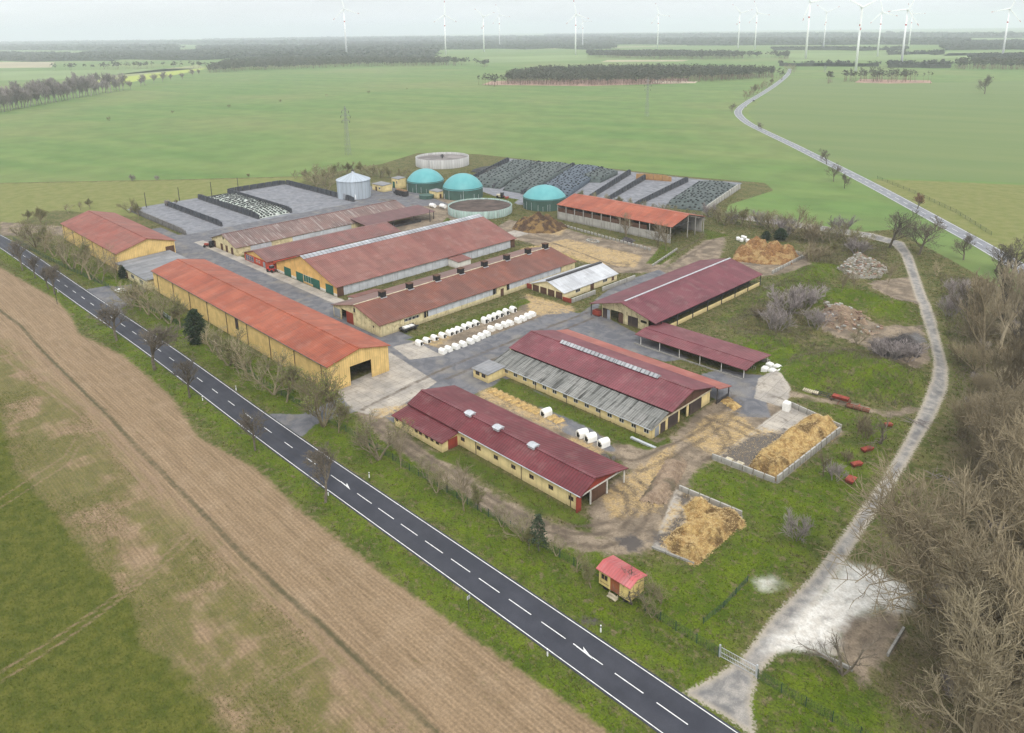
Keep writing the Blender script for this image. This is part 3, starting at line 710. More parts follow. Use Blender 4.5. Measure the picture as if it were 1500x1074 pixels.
class Barn:
    """gabled building; local frame: s along the ridge, t across, z up"""
    def __init__(s, name, label, cat, axis, s0, s1, prof, group=None):
        s.axis = axis; s.s0, s.s1 = s0, s1; s.prof = prof
        tm = (prof[0][0] + prof[-1][0]) / 2; sm = (s0 + s1) / 2
        s.root = empty(name, (*s.w(sm, tm, 0)[:2], 0), label, cat, group)
    def w(s, a, t, z):
        return (a, t, z) if s.axis == 'x' else (t, a, z)
    def rz(s, t):
        P = s.prof
        for (t0, z0), (t1, z1) in zip(P[:-1], P[1:]):
            if t0 <= t <= t1 and t1 > t0: return z0 + (z1 - z0) * (t - t0) / (t1 - t0)
        return P[0][1] if t < P[0][0] else P[-1][1]
    def blk(s, mb, a0, a1, t0, t1, z0, z1, m=0):
        if s.axis == 'x': mb.box(a0, a1, t0, t1, z0, z1, m)
        else: mb.box(t0, t1, a0, a1, z0, z1, m)
    def hexa(s, mb, q, m=0):
        q = [s.w(*p) for p in q]
        if s.axis == 'y':       # mirrored frame: flip the winding
            q = [q[3], q[2], q[1], q[0], q[7], q[6], q[5], q[4]]
        mb.hexa(q, m)
    def roof(s, mats, th=0.14, segs=None, name='roof', sink=0.0, a0=None, a1=None, lift=0.0):
        mb = MB(); a0 = s.s0 if a0 is None else a0; a1 = s.s1 if a1 is None else a1
        P = s.prof
        for i, ((t0, z0), (t1, z1)) in enumerate(zip(P[:-1], P[1:])):
            if segs is not None and i not in segs: continue
            if t1 - t0 < 0.05: continue
            z0 += lift; z1 += lift
            s.hexa(mb, [(a0, t0, z0 - th), (a1, t0, z0 - th), (a1, t1, z1 - th), (a0, t1, z1 - th),
                        (a0, t0, z0), (a1, t0, z0), (a1, t1, z1), (a0, t1, z1)], i if len(mats) > 1 else 0)
        return mb.build(name, mats, s.root)
    def wall_end(s, mb, a, t0, t1, openings=(), th=0.25, m=0, drop=0.2, zlim=None):
        """gable wall in the plane s=a (thickness towards the inside of +-); openings (ta,tb,z0,z1)"""
        br = sorted({t0, t1, *[p[0] for p in s.prof if t0 < p[0] < t1], *[o[k] for o in openings for k in (0, 1)]})
        a0, a1 = (a, a + th)
        for ta, tb in zip(br[:-1], br[1:]):
            if tb - ta < 1e-4: continue
            e = 1e-4
            za, zb = s.rz(ta + e) - drop, s.rz(tb - e) - drop
            if zlim: za, zb = min(za, zlim), min(zb, zlim)
            op = [o for o in openings if o[0] - e <= ta and tb <= o[1] + e]
            spans = [(0.0, None)]
            if op:
                spans = []
                if op[0][2] > 0.01: spans.append((0.0, op[0][2]))
                spans.append((op[0][3], None))
            for zl, zh in spans:
                h0 = za if zh is None else zh; h1 = zb if zh is None else zh
                if min(h0, h1) - zl < 0.02: continue
                s.hexa(mb, [(a0, ta, zl), (a1, ta, zl), (a1, tb, zl), (a0, tb, zl),
                            (a0, ta, h0), (a1, ta, h0), (a1, tb, h1), (a0, tb, h1)], m)
    def wall_side(s, mb, t, a0, a1, z1, openings=(), th=0.25, m=0, z0=0.0):
        br = sorted({a0, a1, *[o[k] for o in openings for k in (0, 1)]})
        for x0, x1 in zip(br[:-1], br[1:]):
            op = [o for o in openings if o[0] - 1e-4 <= x0 and x1 <= o[1] + 1e-4]
            if op:
                if op[0][2] > z0 + .01: s.blk(mb, x0, x1, t, t + th, z0, op[0][2], m)
                if op[0][3] < z1 - .01: s.blk(mb, x0, x1, t, t + th, op[0][3], z1, m)
            else: s.blk(mb, x0, x1, t, t + th, z0, z1, m)
    def door(s, face, at_, c0, c1, z0, z1, mat, proud=0.07, name='door', label=None, handle=True):
        """face: '-s','+s','-t','+t'; at_: plane coordinate; c0..c1 along the wall"""
        mb = MB(); d = proud
        lo, hi = (at_ - d, at_ - 0.004) if face[0] == '-' else (at_ + 0.004, at_ + d)
        if face[1] == 's': s.blk(mb, lo, hi, c0, c1, z0, z1)
        else: s.blk(mb, c0, c1, lo, hi, z0, z1)
        o = mb.build(name, mat, s.root)
        if label: o['label'] = label
        return o
    def window(s, face, at_, c0, c1, z0, z1, frame=None, bars=1, glass=None):
        """frame part with a pane sub-part"""
        fr = MB(); e = 0.07
        def bx(mb, c0, c1, z0, z1, d0, d1):
            lo, hi = (at_ - d1, at_ - d0) if face[0] == '-' else (at_ + d0, at_ + d1)
            if face[1] == 's': s.blk(mb, lo, hi, c0, c1, z0, z1)
            else: s.blk(mb, c0, c1, lo, hi, z0, z1)
        bx(fr, c0, c0 + e, z0, z1, .004, .06); bx(fr, c1 - e, c1, z0, z1, .004, .06)
        bx(fr, c0 + e, c1 - e, z0, z0 + e, .004, .062); bx(fr, c0 + e, c1 - e, z1 - e, z1, .004, .062)
        for k in range(bars):
            c = c0 + (c1 - c0) * (k + 1) / (bars + 1)
            bx(fr, c - .04, c + .04, z0 + e, z1 - e, .004, .058)
        f = fr.build('window', frame or M_frame, s.root)
        pn = MB(); bx(pn, c0 + e, c1 - e, z0 + e, z1 - e, .006, .03)
        pn.build('pane', glass or M_glass, f)
        return f

def posts(b, pts, z1, w, mat, name='post'):
    for x, y in pts:
        mb = MB(); mb.box(x - w / 2, x + w / 2, y - w / 2, y + w / 2, 0, z1(x, y) if callable(z1) else z1)
        mb.build(name, mat, b.root)

# ---- long orange roofed barn by the road
b = Barn('barn', 'longest yellow barn with plain orange roof and one dark open doorway in its gable', 'barn', 'x', -250.3, -143.8, [(81.3, 6.75), (90.2, 8.75), (99.0, 6.75)])
b.roof([R_orange_x])
mb = MB(); b.blk(mb, -250.2, -143.9, 90.0, 90.4, 8.68, 8.83); mb.build('ridge_cap', R_orange_x, b.root)
y0 = at(511.3, 562.7)[1]; y1 = at(544, 551.7)[1]
mb = MB(); b.wall_end(mb, -144.6, 81.75, 98.55, [(y0, y1, 0, 4.7)]); b.wall_end(mb, -249.9, 81.75, 98.55)
b.wall_side(mb, 81.75, -249.6, -144.62, 6.62); b.wall_side(mb, 98.3, -249.6, -144.62, 6.62)
mb.build('wall', M_yellow, b.root)
for x in np.linspace(-246, -147, 9):
    mb = MB(); mb.tube((x, 81.6, 0.05), (x, 81.6, 6.3), 0.09, n=6); mb.tube((x, 81.6, 6.3), (x, 81.35, 6.62), 0.09, n=6); mb.build('downpipe', M_pipe, b.root)
mb = MB(); mb.tube((-250, 81.2, 6.7), (-144, 81.2, 6.7), 0.11, n=6); mb.build('gutter', M_pipe, b.root)
b.door('-t', 81.75, -191.2, -189.4, 3.0, 6.2, M_darkdoor, name='hatch')

# ---- second barn, farther left
b = Barn('barn', 'wide yellow barn with worn red roof at the far left end of the yard', 'barn', 'x', -346.0, -280.0, [(80.2, 6.5), (91.4, 10.0), (101.3, 7.3)])
b.roof([R_orange_old])
mb = MB(); b.blk(mb, -345.9, -280.1, 91.15, 91.55, 9.93, 10.08); mb.build('ridge_cap', R_orange_old, b.root)
mb = MB(); b.wall_end(mb, -280.8, 80.7, 100.8); b.wall_end(mb, -345.5, 80.7, 100.8)
b.wall_side(mb, 80.7, -345.2, -280.83, 6.4); b.wall_side(mb, 100.55, -345.2, -280.83, 7.2)
mb.build('wall', M_yellow, b.root)
for x in np.linspace(-343, -283, 6):
    mb = MB(); mb.tube((x, 80.55, 0.05), (x, 80.55, 6.1), 0.09, n=6); mb.build('downpipe', M_pipe, b.root)
b.door('+s', -280.55, 97.4, 100.4, 0, 5.6, M_brownwood, 0.2, 'sliding_door')

# ---- flat linking building between the two
x0, y0 = -279.6, 80.5
b = Barn('flat_roofed_building', 'low cream flat roofed office wedged between the two orange roofed barns', 'building', 'x', -280.0, -251.0, [(79.6, 3.6), (98.5, 4.3)])
b.roof([R_felt], 0.25)
mb = MB(); b.wall_side(mb, 80.0, -279.5, -251.5, 3.3); b.wall_side(mb, 98.0, -279.5, -251.5, 4.0); b.blk(mb, -279.5, -279.2, 80.25, 98, 0, 3.3); b.blk(mb, -251.8, -251.5, 80.25, 98, 0, 3.3)
mb.build('wall', M_pale, b.root)
for c in (-274.5, -266.0, -258): b.window('-t', 80.0, c, c + 3.0, 1.2, 2.6, bars=2)
b.door('-t', 80.0, -270.6, -269.4, 0, 2.2, M_brownwood)

# ---- front barn
P10 = [(87.2, 3.45), (91.2, 5.25), (100.5, 3.05)]
b = Barn('cattle_barn', 'cream barn with wine red roof and three small roof vents, nearest the main road', 'barn', 'x', -121.9, -73.3, P10)
b.roof([R_tile])
mb = MB(); b.blk(mb, -121.8, -73.4, 90.9, 91.5, 5.16, 5.36); mb.build('ridge_cap', R_wine_x, b.root)
mb = MB(); b.wall_side(mb, 87.7, -121.4, -74.2, 3.35); b.wall_side(mb, 99.9, -121.4, -78.5, 3.0)
b.wall_end(mb, -121.4, 87.95, 99.9)
b.wall_end(mb, -78.7, 88.0, 99.9, [(92.2, 97.5, 0, 2.7)])
mb.build('wall', M_cream, b.root)
for px, py in ((560, 375), (645, 420), (733, 470), (825, 520), (920, 572), (1020, 628), (1127, 685)):
    x = at(520 + px * .28, 540 + py * .28, 1.6)[0]
    b.window('-t', 87.7, x - .55, x + .55, 1.35, 2.15, M_darkframe)
mb = MB(); b.wall_end(mb, -74.25, 87.95, 99.9, [(87.95, 99.9, 0, 2.95)], th=0.12, drop=0.16); mb.build('gable_board', M_redwood, b.root)
mb = MB(); mb.bar((-74.0, 87.9, 2.9), (-74.0, 91.2, 4.55), 0.14, 0.22); mb.bar((-74.0, 91.2, 2.95), (-74.0, 99.9, 2.75), 0.16, 0.2); mb.bar((-74.0, 87.9, 2.85), (-74.0, 91.2, 2.95), .14, .18); mb.build('fascia', M_frame, b.root)
b.door('+s', -74.3, 87.05, 88.2, 0, 2.95, M_redwood, 0.25, 'sliding_door')
b.door('+s', -74.3, 90.9, 95.1, 0.05, 2.75, M_brownwood, 0.12, 'gate')
posts(b, [(-74.1, 90.7), (-74.1, 95.3), (-74.0, 100.1)], lambda x, y: 2.85, 0.22, M_frame)
for px, py in ((45, 615), (200, 692), (395, 788)):
    x, y = at(680 + px * .2667, 440 + py * .2667, 5.5)
    mb = MB(); mb.box(x - .75, x + .75, 90.45, 91.95, 5.1, 5.62); v = mb.build('roof_vent', M_steel, b.root)
    mb = MB(); mb.hexa([(x - .95, 90.3, 5.62), (x + .95, 90.3, 5.62), (x + .95, 92.1, 5.62), (x - .95, 92.1, 5.62), (x - .95, 90.9, 5.86), (x + .95, 90.9, 5.86), (x + .95, 91.5, 5.86), (x - .95, 91.5, 5.86)]); mb.build('hood', M_steel, v)
for x in (-100.5, -88, -76):
    mb = MB(); mb.tube((x, 87.6, 0.05), (x, 87.6, 3.3), 0.06, n=6); mb.build('downpipe', M_pipe, b.root)
mb = MB(); mb.tube((-105, 87.12, 3.38), (-73.4, 87.12, 3.38), 0.09, n=6); mb.build('gutter', M_steel, b.root)
# lean-to on the road side
lt = Barn.__new__(Barn); lt.axis = 'x'; lt.s0, lt.s1 = -121.9, -105.3; lt.prof = [(83.0, 2.35), (87.68, 3.1)]; lt.root = b.root
lt.roof([R_tile], name='lean_to_roof')
mb = MB(); lt.wall_side(mb, 83.45, -121.5, -105.7, 2.28); lt.wall_end(mb, -105.95, 83.72, 87.66); lt.wall_end(mb, -121.5, 83.72, 87.66); mb.build('lean_to_wall', M_cream, b.root)
lt.door('+s', -105.7, 84.9, 87.3, 0, 2.2, M_redwood, 0.08)
for x in (-120.6, -118.2, -114.0, -112.6, -110.6, -108.9, -107.2): lt.window('-t', 83.45, x - .45, x + .45, 1.3, 1.95, M_darkframe)

# ---- main barn with the grey lower roof
P9 = [(115.7, 2.35), (121.6, 3.95), (121.601, 4.35), (129.5, 6.5), (138.2, 4.15), (138.201, 3.95), (143.6, 2.75)]
b = Barn('cattle_barn', 'large cream barn with streaked grey lower roof and long ridge skylight', 'barn', 'x', -126.0, -78.2, P9)
b.roof([R_grey9], segs=[0], a1=-79.0, name='lower_roof')
b.roof([R_tile9], segs=[2, 3])
b.roof([R_coral], segs=[5], name='lean_to_roof', a1=-77.2)
mb = MB(); b.blk(mb, -125.9, -78.3, 129.25, 129.75, 6.45, 6.58); mb.build('ridge_cap', R_wine_x, b.root)
for t in (121.0, 137.6): 
    mb = MB(); b.blk(mb, -125.6, -78.9, t + .35, t + .5, 3.6, b.rz(t + .6) - .1); mb.build('clerestory', M_brownwood, b.root)
sx0 = at(680 + 520 * .2667, 440 + 228 * .2667, 6.9)[0]; sx1 = at(680 + 1065 * .2667, 440 + 422 * .2667, 6.9)[0]
n_ = 12
mb = MB()
for k in range(n_):
    u0 = sx0 + (sx1 - sx0) * k / n_; u1 = sx0 + (sx1 - sx0) * (k + .93) / n_
    mb.add([(u0, 128.6, 6.55), (u1, 128.6, 6.55), (u1, 129.5, 7.12), (u0, 129.5, 7.12), (u0, 130.4, 6.55), (u1, 130.4, 6.55)], [(0, 1, 2, 3), (3, 2, 5, 4), (0, 3, 4), (1, 5, 2), (0, 4, 5, 1)])
mb.build('ridge_skylight', R_skyl_x, b.root)
mb = MB(); b.wall_side(mb, 116.1, -125.6, -79.6, 2.28); b.wall_side(mb, 138.0, -125.6, -79.6, 3.7)
b.wall_end(mb, -125.6, 116.35, 138.0)
b.wall_end(mb, -79.6, 116.35, 138.0, [(117.3, 118.7, 0, 2.1), (119.2, 120.9, 0, 2.3), (121.9, 125.4, 0, 2.9), (126.2, 129.0, 0, 2.9), (129.6, 134.4, 0, 2.9)], zlim=3.0)
mb.build('wall', M_cream, b.root)
mb = MB(); b.wall_end(mb, -79.3, 121.7, 137.9, [(121.7, 137.9, 0, 3.02)], th=0.1, drop=0.17); mb.build('gable_board', M_brownwood, b.root)
mb = MB(); mb.bar((-79.1, 116.1, 2.25), (-79.1, 121.5, 3.1), 0.16, 0.28); mb.bar((-79.1, 121.5, 3.1), (-79.1, 138.0, 3.12), 0.16, 0.28); mb.build('fascia', M_beam, b.root)
b.door('+s', -79.35, 117.3, 118.7, 0, 2.1, M_greydoor); b.door('+s', -79.35, 119.2, 120.9, 0, 2.3, M_darkdoor)
b.door('+s', -79.35, 121.9, 125.4, 0, 2.9, M_darkdoor, 0.14, 'sliding_door'); b.door('+s', -79.35, 129.9, 134.4, 0, 2.9, M_darkdoor, 0.14, 'sliding_door')
posts(b, [(-77.8, 143.3), (-77.8, 138.4), (-90, 143.3), (-102, 143.3), (-114, 143.3)], lambda x, y: b.rz(y) - .15, 0.2, M_dsteel)
mb = MB(); mb.box(-77.9, -77.7, 138.5, 143.2, 0.2, 0.9); mb.build('rail', M_dsteel, b.root)
mb = MB(); mb.tube((-125.6, 115.62, 2.28), (-79.1, 115.62, 2.28), 0.08, n=6); mb.build('gutter', M_steel, b.root)
wx0 = at(680 + 228 * .2667, 440 + 390 * .2667, 1.4)[0]; wx1 = at(680 + 1002 * .2667, 440 + 717 * .2667, 1.4)[0]
for k in range(14):
    x = wx0 + (wx1 - wx0) * k / 13
    b.window('-t', 116.1, x - .62, x + .62, 0.95, 1.85, M_frame)
for x in (-111.5, -102, -92.5, -83.2):
    mb = MB(); mb.tube((x, 116.0, 0.05), (x, 116.0, 2.2), 0.06, n=6); mb.build('downpipe', M_pipe, b.root)
lt = Barn.__new__(Barn); lt.axis = 'x'; lt.s0, lt.s1 = -127.2, -121.4; lt.prof = [(110.2, 2.3), (116.0, 2.62)]; lt.root = b.root
lt.roof([R_felt], name='annex_roof')
mb = MB(); lt.wall_side(mb, 110.55, -126.9, -121.7, 2.2); lt.wall_end(mb, -121.95, 110.82, 116.08); lt.wall_end(mb, -126.9, 110.82, 116.08); mb.build('annex_wall', M_cream, b.root)
for x in (-126.0, -123.9): lt.window('-t', 110.55, x, x + 1.3, 1.0, 1.9, M_darkframe)

# ---- wine red double barn behind (cross)
P7 = [(-132.9, 3.75), (-121.5, 6.85), (-109.9, 3.75)]
b = Barn('cattle_barn', 'open sided barn with smooth wine red roof and pale ridge flashing behind the low shelter', 'barn', 'y', 160.7, 219.3, P7)
b.roof([R_wine_y])
mb = MB(); b.blk(mb, 162.5, 219, -121.75, -121.25, 6.78, 6.98); mb.build('ridge_flashing', M_steel, b.root)
mb = MB(); b.wall_end(mb, 162.6, -129.6, -113.5, [(-129.2, -127.0, 0, 2.9), (-126.6, -122.4, 0, 3.1), (-120.3, -116.9, 0, 2.9), (-116.1, -114.0, 1.9, 2.7)])
mb.build('wall', M_pale, b.root)
b.door('-s', 162.6, -129.2, -127.6, 0.03, 2.9, M_darkdoor, 0.1); b.door('-s', 162.3, -127.4, -126.4, 0.03, 2.9, M_greydoor, 0.1); b.door('-s', 162.4, -123.4, -121.9, .03, 3.0, M_brownwood, .1)
b.door('-s', 162.6, -120.3, -118.6, .03, 2.9, M_darkdoor, .08); b.door('-s', 162.6, -118.55, -116.9, .03, 2.9, M_darkdoor, .08)
mb = MB(); b.blk(mb, 163, 219, -110.6, -110.3, 0, 1.1); mb.build('parapet_wall', M_cream, b.root)
mb = MB(); b.blk(mb, 163, 219, -114.2, -114.0, 0, 0.9); mb.build('feed_barrier', M_dsteel, b.root)
mb = MB(); b.blk(mb, 161.6, 163.6, -132.4, -129.9, 0.3, 1.6); mb.build('hoarding', M_redwood, b.root)
posts(b, [(-110.2, y) for y in np.linspace(164, 218.6, 8)] + [(-132.5, y) for y in np.linspace(161.3, 218.6, 8)] + [(-121.5, 218.5)], lambda x, y: b.rz(x) - .15, 0.2, M_dsteel)

# ---- low open shelter
P8 = [(153.4, 2.55), (157.7, 3.2), (165.8, 2.5)]
b = Barn('open_shelter', 'low open cattle shelter with wine red roof on thin pale posts beside white sacks', 'shelter', 'x', -111.2, -79.2, P8)
b.roof([R_wine_x], 0.1)
mb = MB(); b.blk(mb, -111.1, -79.3, 157.55, 157.85, 3.15, 3.27); mb.build('ridge_cap', R_wine_y, b.root)
posts(b, [(x, y) for x in np.linspace(-109.5, -79.9, 6) for y in (153.8, 165.3)], lambda x, y: b.rz(y) - .1, 0.16, M_frame)
mb = MB(); mb.box(-111, -79.4, 153.0, 153.2, 0, 0.35); mb.build('kerb', M_concrete, b.root)
mb = MB(); mb.box(-111, -79.4, 165.5, 165.65, 0.02, 1.2); mb.build('back_board', M_concrete, b.root)
mb = MB()
for x in np.linspace(-110, -80, 60): mb.tube((x, 159.5, 0.02), (x, 159.5, 1.25), 0.03, n=4)
mb.tube((-110, 159.5, 1.25), (-80, 159.5, 1.25), 0.04, n=4); mb.build('feed_rail', M_steel, b.root)

# ---- barn with the seven vent boxes
P6 = [(-187.4, 3.55), (-175.3, 6.5), (-163.0, 3.55)]
b = Barn('cattle_barn', 'long cream barn with a row of black ventilation boxes on its ridge', 'barn', 'y', 108.9, 190.3, P6)
b.roof([R_brown6b, R_brown6])
mb = MB(); b.blk(mb, 109.0, 190.2, -175.45, -175.1, 6.44, 6.6); mb.build('ridge_cap', M_beam, b.root)
mb = MB(); b.wall_end(mb, 109.5, -187.0, -163.5, [(-182.9, -177.0, 0, 3.4)]); b.wall_end(mb, 189.6, -187.0, -163.5)
b.wall_side(mb, -163.7, 109.75, 189.6, 1.35); b.wall_side(mb, -163.7, 109.75, 125.5, 3.4, [(117.5, 122.8, 2.1, 3.0)], z0=1.352); b.wall_side(mb, -163.7, 153.0, 158.0, 3.4, z0=1.352); b.wall_side(mb, -163.7, 183.0, 189.6, 3.4, z0=1.352)
b.wall_side(mb, -187.0, 109.75, 189.6, 3.4)
mb.build('wall', M_pale, b.root)
for a0, a1 in ((126.0, 152.5), (158.5, 182.5)):
    mb = MB(); b.blk(mb, a0, a1, -163.6, -163.5, 1.36, 3.3); mb.build('curtain_wall', M_curtain, b.root)
    n_ = int((a1 - a0) / 3)
    mb = MB()
    for k in range(n_ + 1): b.blk(mb, a0 + k * 3 - .07, a0 + k * 3 + .07, -163.46, -163.40, 1.36, 3.32)
    mb.build('curtain_batten', M_steel, b.root)
for k in range(4): b.window('+t', -163.45, 117.7 + k * 1.3, 118.7 + k * 1.3, 2.1, 3.0, bars=0)
b.door('+t', -163.45, 154.6, 155.9, 0, 2.5, M_brownwood); b.door('+t', -163.45, 151.4, 152.3, 1.4, 3.3, M_black, name='shutter'); b.door('+t', -163.45, 157.3, 158.2, 1.4, 3.3, M_black, name='shutter'); b.door('+t', -163.45, 124.5, 125.3, 1.4, 3.3, M_black, name='shutter')
b.door('-s', 109.5, -180.0, -176.6, 0, 3.4, M_redwood, .12, 'sliding_door'); b.door('-s', 109.5, -186.6, -183.4, 0.2, 2.9, M_greydoor, .05, 'boarding')
b.window('-s', 109.5, -176.2, -175.4, 4.0, 5.2, M_darkframe, 0); b.window('-s', 109.5, -167.0, -166.4, 1.9, 2.5, M_darkframe, 0)
vx = [(545, 430), (594, 420), (640, 409), (666, 395), (699, 383.5), (732, 372), (764, 362), (794, 354)]
vent_y = []
for px, py in ((553, 431), (593.5, 419.5), (631, 407), (666.5, 397), (700, 386.5), (732.5, 377), (764, 368), (791, 361)):
    vent_y.append(at(px, py, 6.6)[1])
for y in vent_y[:8]:
    mb = MB(); b.blk(mb, y - .8, y + .8, -176.1, -174.45, 6.1, 8.05); v = mb.build('vent_box', M_black, b.root)
    mb = MB(); b.blk(mb, y - .95, y + .95, -176.25, -174.3, 8.05, 8.2); mb.build('lid', M_brownwood, v)
    mb = MB(); b.blk(mb, y - 1.0, y + 1.0, -176.3, -174.2, 6.0, 6.42); mb.build('flashing', M_steel, v)
lt = Barn.__new__(Barn); lt.axis = 'y'; lt.s0, lt.s1 = 117.0, 127.0; lt.prof = [(-191.5, 3.0), (-187.42, 3.6)]; lt.root = b.root
lt.roof([R_brown6], name='lean_to_roof')
mb = MB(); lt.wall_side(mb, -191.2, 117.3, 126.7, 2.9); lt.wall_end(mb, 117.3, -190.94, -187.2); mb.build('lean_to_wall', M_white, b.root)

# ---- big ochre fronted barn with skylight ridge
P5 = [(-240.0, 3.3), (-221.0, 9.5), (-200.0, 3.35)]
b = Barn('cattle_barn', 'broad ochre fronted barn with green doors, dull red roof and pale skylight along the ridge', 'barn', 'y', 118.6, 198.2, P5)
b.roof([R_brown6, R_rose])
mb = MB()
for sgn in (-1, 1):
    t1 = -221.0 + sgn * 2.3; z1 = b.rz(t1)
    q_ = [(118.5, -221.0, 9.62), (198.3, -221.0, 9.62), (198.3, t1, z1 + .12), (118.5, t1, z1 + .12)]
    lowq = [(a, t, z - .1) for a, t, z in q_]
    vs = [b.w(*p) for p in lowq + q_]
    mb.add(vs, [(0, 1, 2, 3), (7, 6, 5, 4), (0, 4, 5, 1), (1, 5, 6, 2), (2, 6, 7, 3), (3, 7, 4, 0)])
mb.build('ridge_skylight', R_skyl, b.root)
doors5 = [(75, 135), (208, 270), (290, 380), (392, 455), (535, 605)]
dx = []
for u0, u1 in doors5:
    pa = at(400 + u0 / 7.5, 340 + (480 + (u0 - 75) * .42) / 7.5); pb = at(400 + u1 / 7.5, 340 + (515 + (u1 - 135) * .42) / 7.5)
    dx.append((pa[0], pb[0]))
mb = MB(); b.wall_end(mb, 119.3, -239.5, -200.6); b.wall_end(mb, 197.2, -239.5, -200.6); b.wall_side(mb, -239.5, 119.6, 197.2, 3.2)
mb.build('wall', M_orangew, b.root)
mb = MB(); b.blk(mb, 121.5, 195.4, -200.8, -200.6, 0, 3.2); mb.build('curtain_wall', M_curtain, b.root)
mb = MB()
for y in np.arange(121.5, 196, 3.0): b.blk(mb, y - .07, y + .07, -200.58, -200.5, 0.02, 3.2)
mb.build('curtain_batten', M_steel, b.root)
mb = MB(); b.blk(mb, 119.2, 121.5, -200.62, -200.4, 0, 3.25); b.blk(mb, 195.4, 197.5, -200.62, -200.4, 0, 3.25); mb.build('corner_boarding', M_brownwood, b.root)
last = -239.4
plinth = MB()
for k, (a0, a1) in enumerate(dx):
    if k == 2:
        f = b.window('-s', 119.3, a0, a1, 0.6, 3.0, M_frame, 3, M_green); 
    else:
        b.door('-s', 119.3, a0, a1, 0, 3.0, M_green, .09)
    if a0 - last > .4: b.blk(plinth, 119.25, 119.298, last, a0 - .1, 0, 0.85)
    last = a1 + .1
b.blk(plinth, 119.25, 119.298, last, -200.8, 0, 0.85)
plinth.build('plinth', M_white, b.root)
lt = Barn.__new__(Barn); lt.axis = 'y'; lt.s0, lt.s1 = 164.0, 170.5; lt.prof = [(-200.3, 3.0), (-194.6, 2.6)]; lt.root = b.root
lt.roof([R_rose], name='porch_roof')
mb = MB(); lt.wall_side(mb, -195.2, 164.3, 170.2, 2.4); lt.wall_end(mb, 164.3, -200.3, -195.2); mb.build('porch_wall', M_white, b.root)

# ---- red fronted low barn
P4 = [(-262.0, 2.8), (-253.0, 5.1), (-243.3, 2.85)]
b = Barn('workshop', 'low red fronted workshop with brown roof between the ochre barn and the weathered barn', 'building', 'y', 117.6, 176.0, P4)
b.roof([R_brown4])
mb = MB(); b.wall_end(mb, 118.2, -261.6, -243.7); b.wall_side(mb, -243.95, 118.5, 137.5, 2.7); b.wall_side(mb, -261.6, 118.5, 137.5, 2.7)
mb.build('wall', M_redw, b.root)
mb = MB(); b.wall_end(mb, 118.16, -259.6, -246.2, [(-259.6, -246.2, 0, 2.75)], th=0.03, drop=.35); mb.build('gable_panel', M_orangew, b.root)
mb = MB(); b.wall_side(mb, -243.95, 137.5, 175.5, 2.7); b.wall_side(mb, -261.6, 137.5, 175.5, 2.7); b.wall_end(mb, 175.3, -261.6, -243.7); mb.build('rear_wall', M_pale, b.root)
mb = MB(); b.blk(mb, 143, 152, -243.7, -243.62, .5, 2.5); b.blk(mb, 158, 166, -243.7, -243.62, .5, 2.5); mb.build('curtain_wall', M_curtain, b.root)
M_blue = plain('pale_blue_paint', (0.33, 0.42, 0.55), .6, .3, 1.0)
for c in (-260.4, -258.9, -257.3, -255.7): b.window('-s', 118.2, c, c + 1.2, 0.4, 2.3, M_blue)
for c in (-252.5, -250.6): b.window('-s', 118.2, c, c + 1.0, 1.0, 2.0)
b.door('-s', 118.2, -247.2, -245.7, 0, 2.1, M_greydoor)
mb = MB(); b.blk(mb, 120, 134, -243.1, -242.6, 1.9, 2.6); mb.build('wall_duct', M_redw, b.root)

# ---- long weathered barn
P3 = [(-289.5, 3.3), (-278.2, 6.75), (-267.0, 3.35)]
b = Barn('cattle_barn', 'long weathered brown roofed barn next to the left silage bunkers', 'barn', 'y', 117.5, 199.1, P3)
b.roof([R_brown3])
mb = MB(); b.blk(mb, 117.6, 199, -278.4, -278.0, 6.7, 6.84); mb.build('ridge_cap', R_brown4, b.root)
mb = MB(); b.wall_end(mb, 118.1, -289.1, -267.4); b.wall_end(mb, 198.2, -289.1, -267.4); b.wall_side(mb, -267.65, 118.4, 198.2, 3.2); b.wall_side(mb, -289.1, 118.4, 198.2, 3.2)
mb.build('wall', M_pale, b.root)
for c in (-287.5, -281.2, -277.0, -272.4): b.door('-s', 118.1, c, c + 1.9, 0, 2.6, M_brownwood)
for a0, a1 in ((123.5, 132), (141, 168)):
    mb = MB(); b.blk(mb, a0, a1, -267.38, -267.28, 1.2, 3.0); mb.build('curtain_wall', M_curtain, b.root)
b.window('-s', 118.1, -278.7, -277.8, 4.6, 5.6, M_darkframe, 0)
lt = Barn.__new__(Barn); lt.axis = 'y'; lt.s0, lt.s1 = 169.5, 205.5
ce = at(480 + 1045 / 7.5, 240 + 545 / 7.5, 3.6)
lt.prof = [(-270.2, 4.7), (-258.2, 3.5)]; lt.root = b.root
lt.roof([R_plum], name='canopy_roof', lift=0.0)
for y in (172, 183, 194, 204.8):
    for x in (-258.6,):
        mb = MB(); mb.box(x - .12, x + .12, y - .12, y + .12, 0, 3.4); mb.build('canopy_post', M_dsteel, b.root)
mb = MB(); mb.box(-259.2, -258.9, 172, 198, 0, 1.0); mb.build('canopy_rail', M_dsteel, b.root)

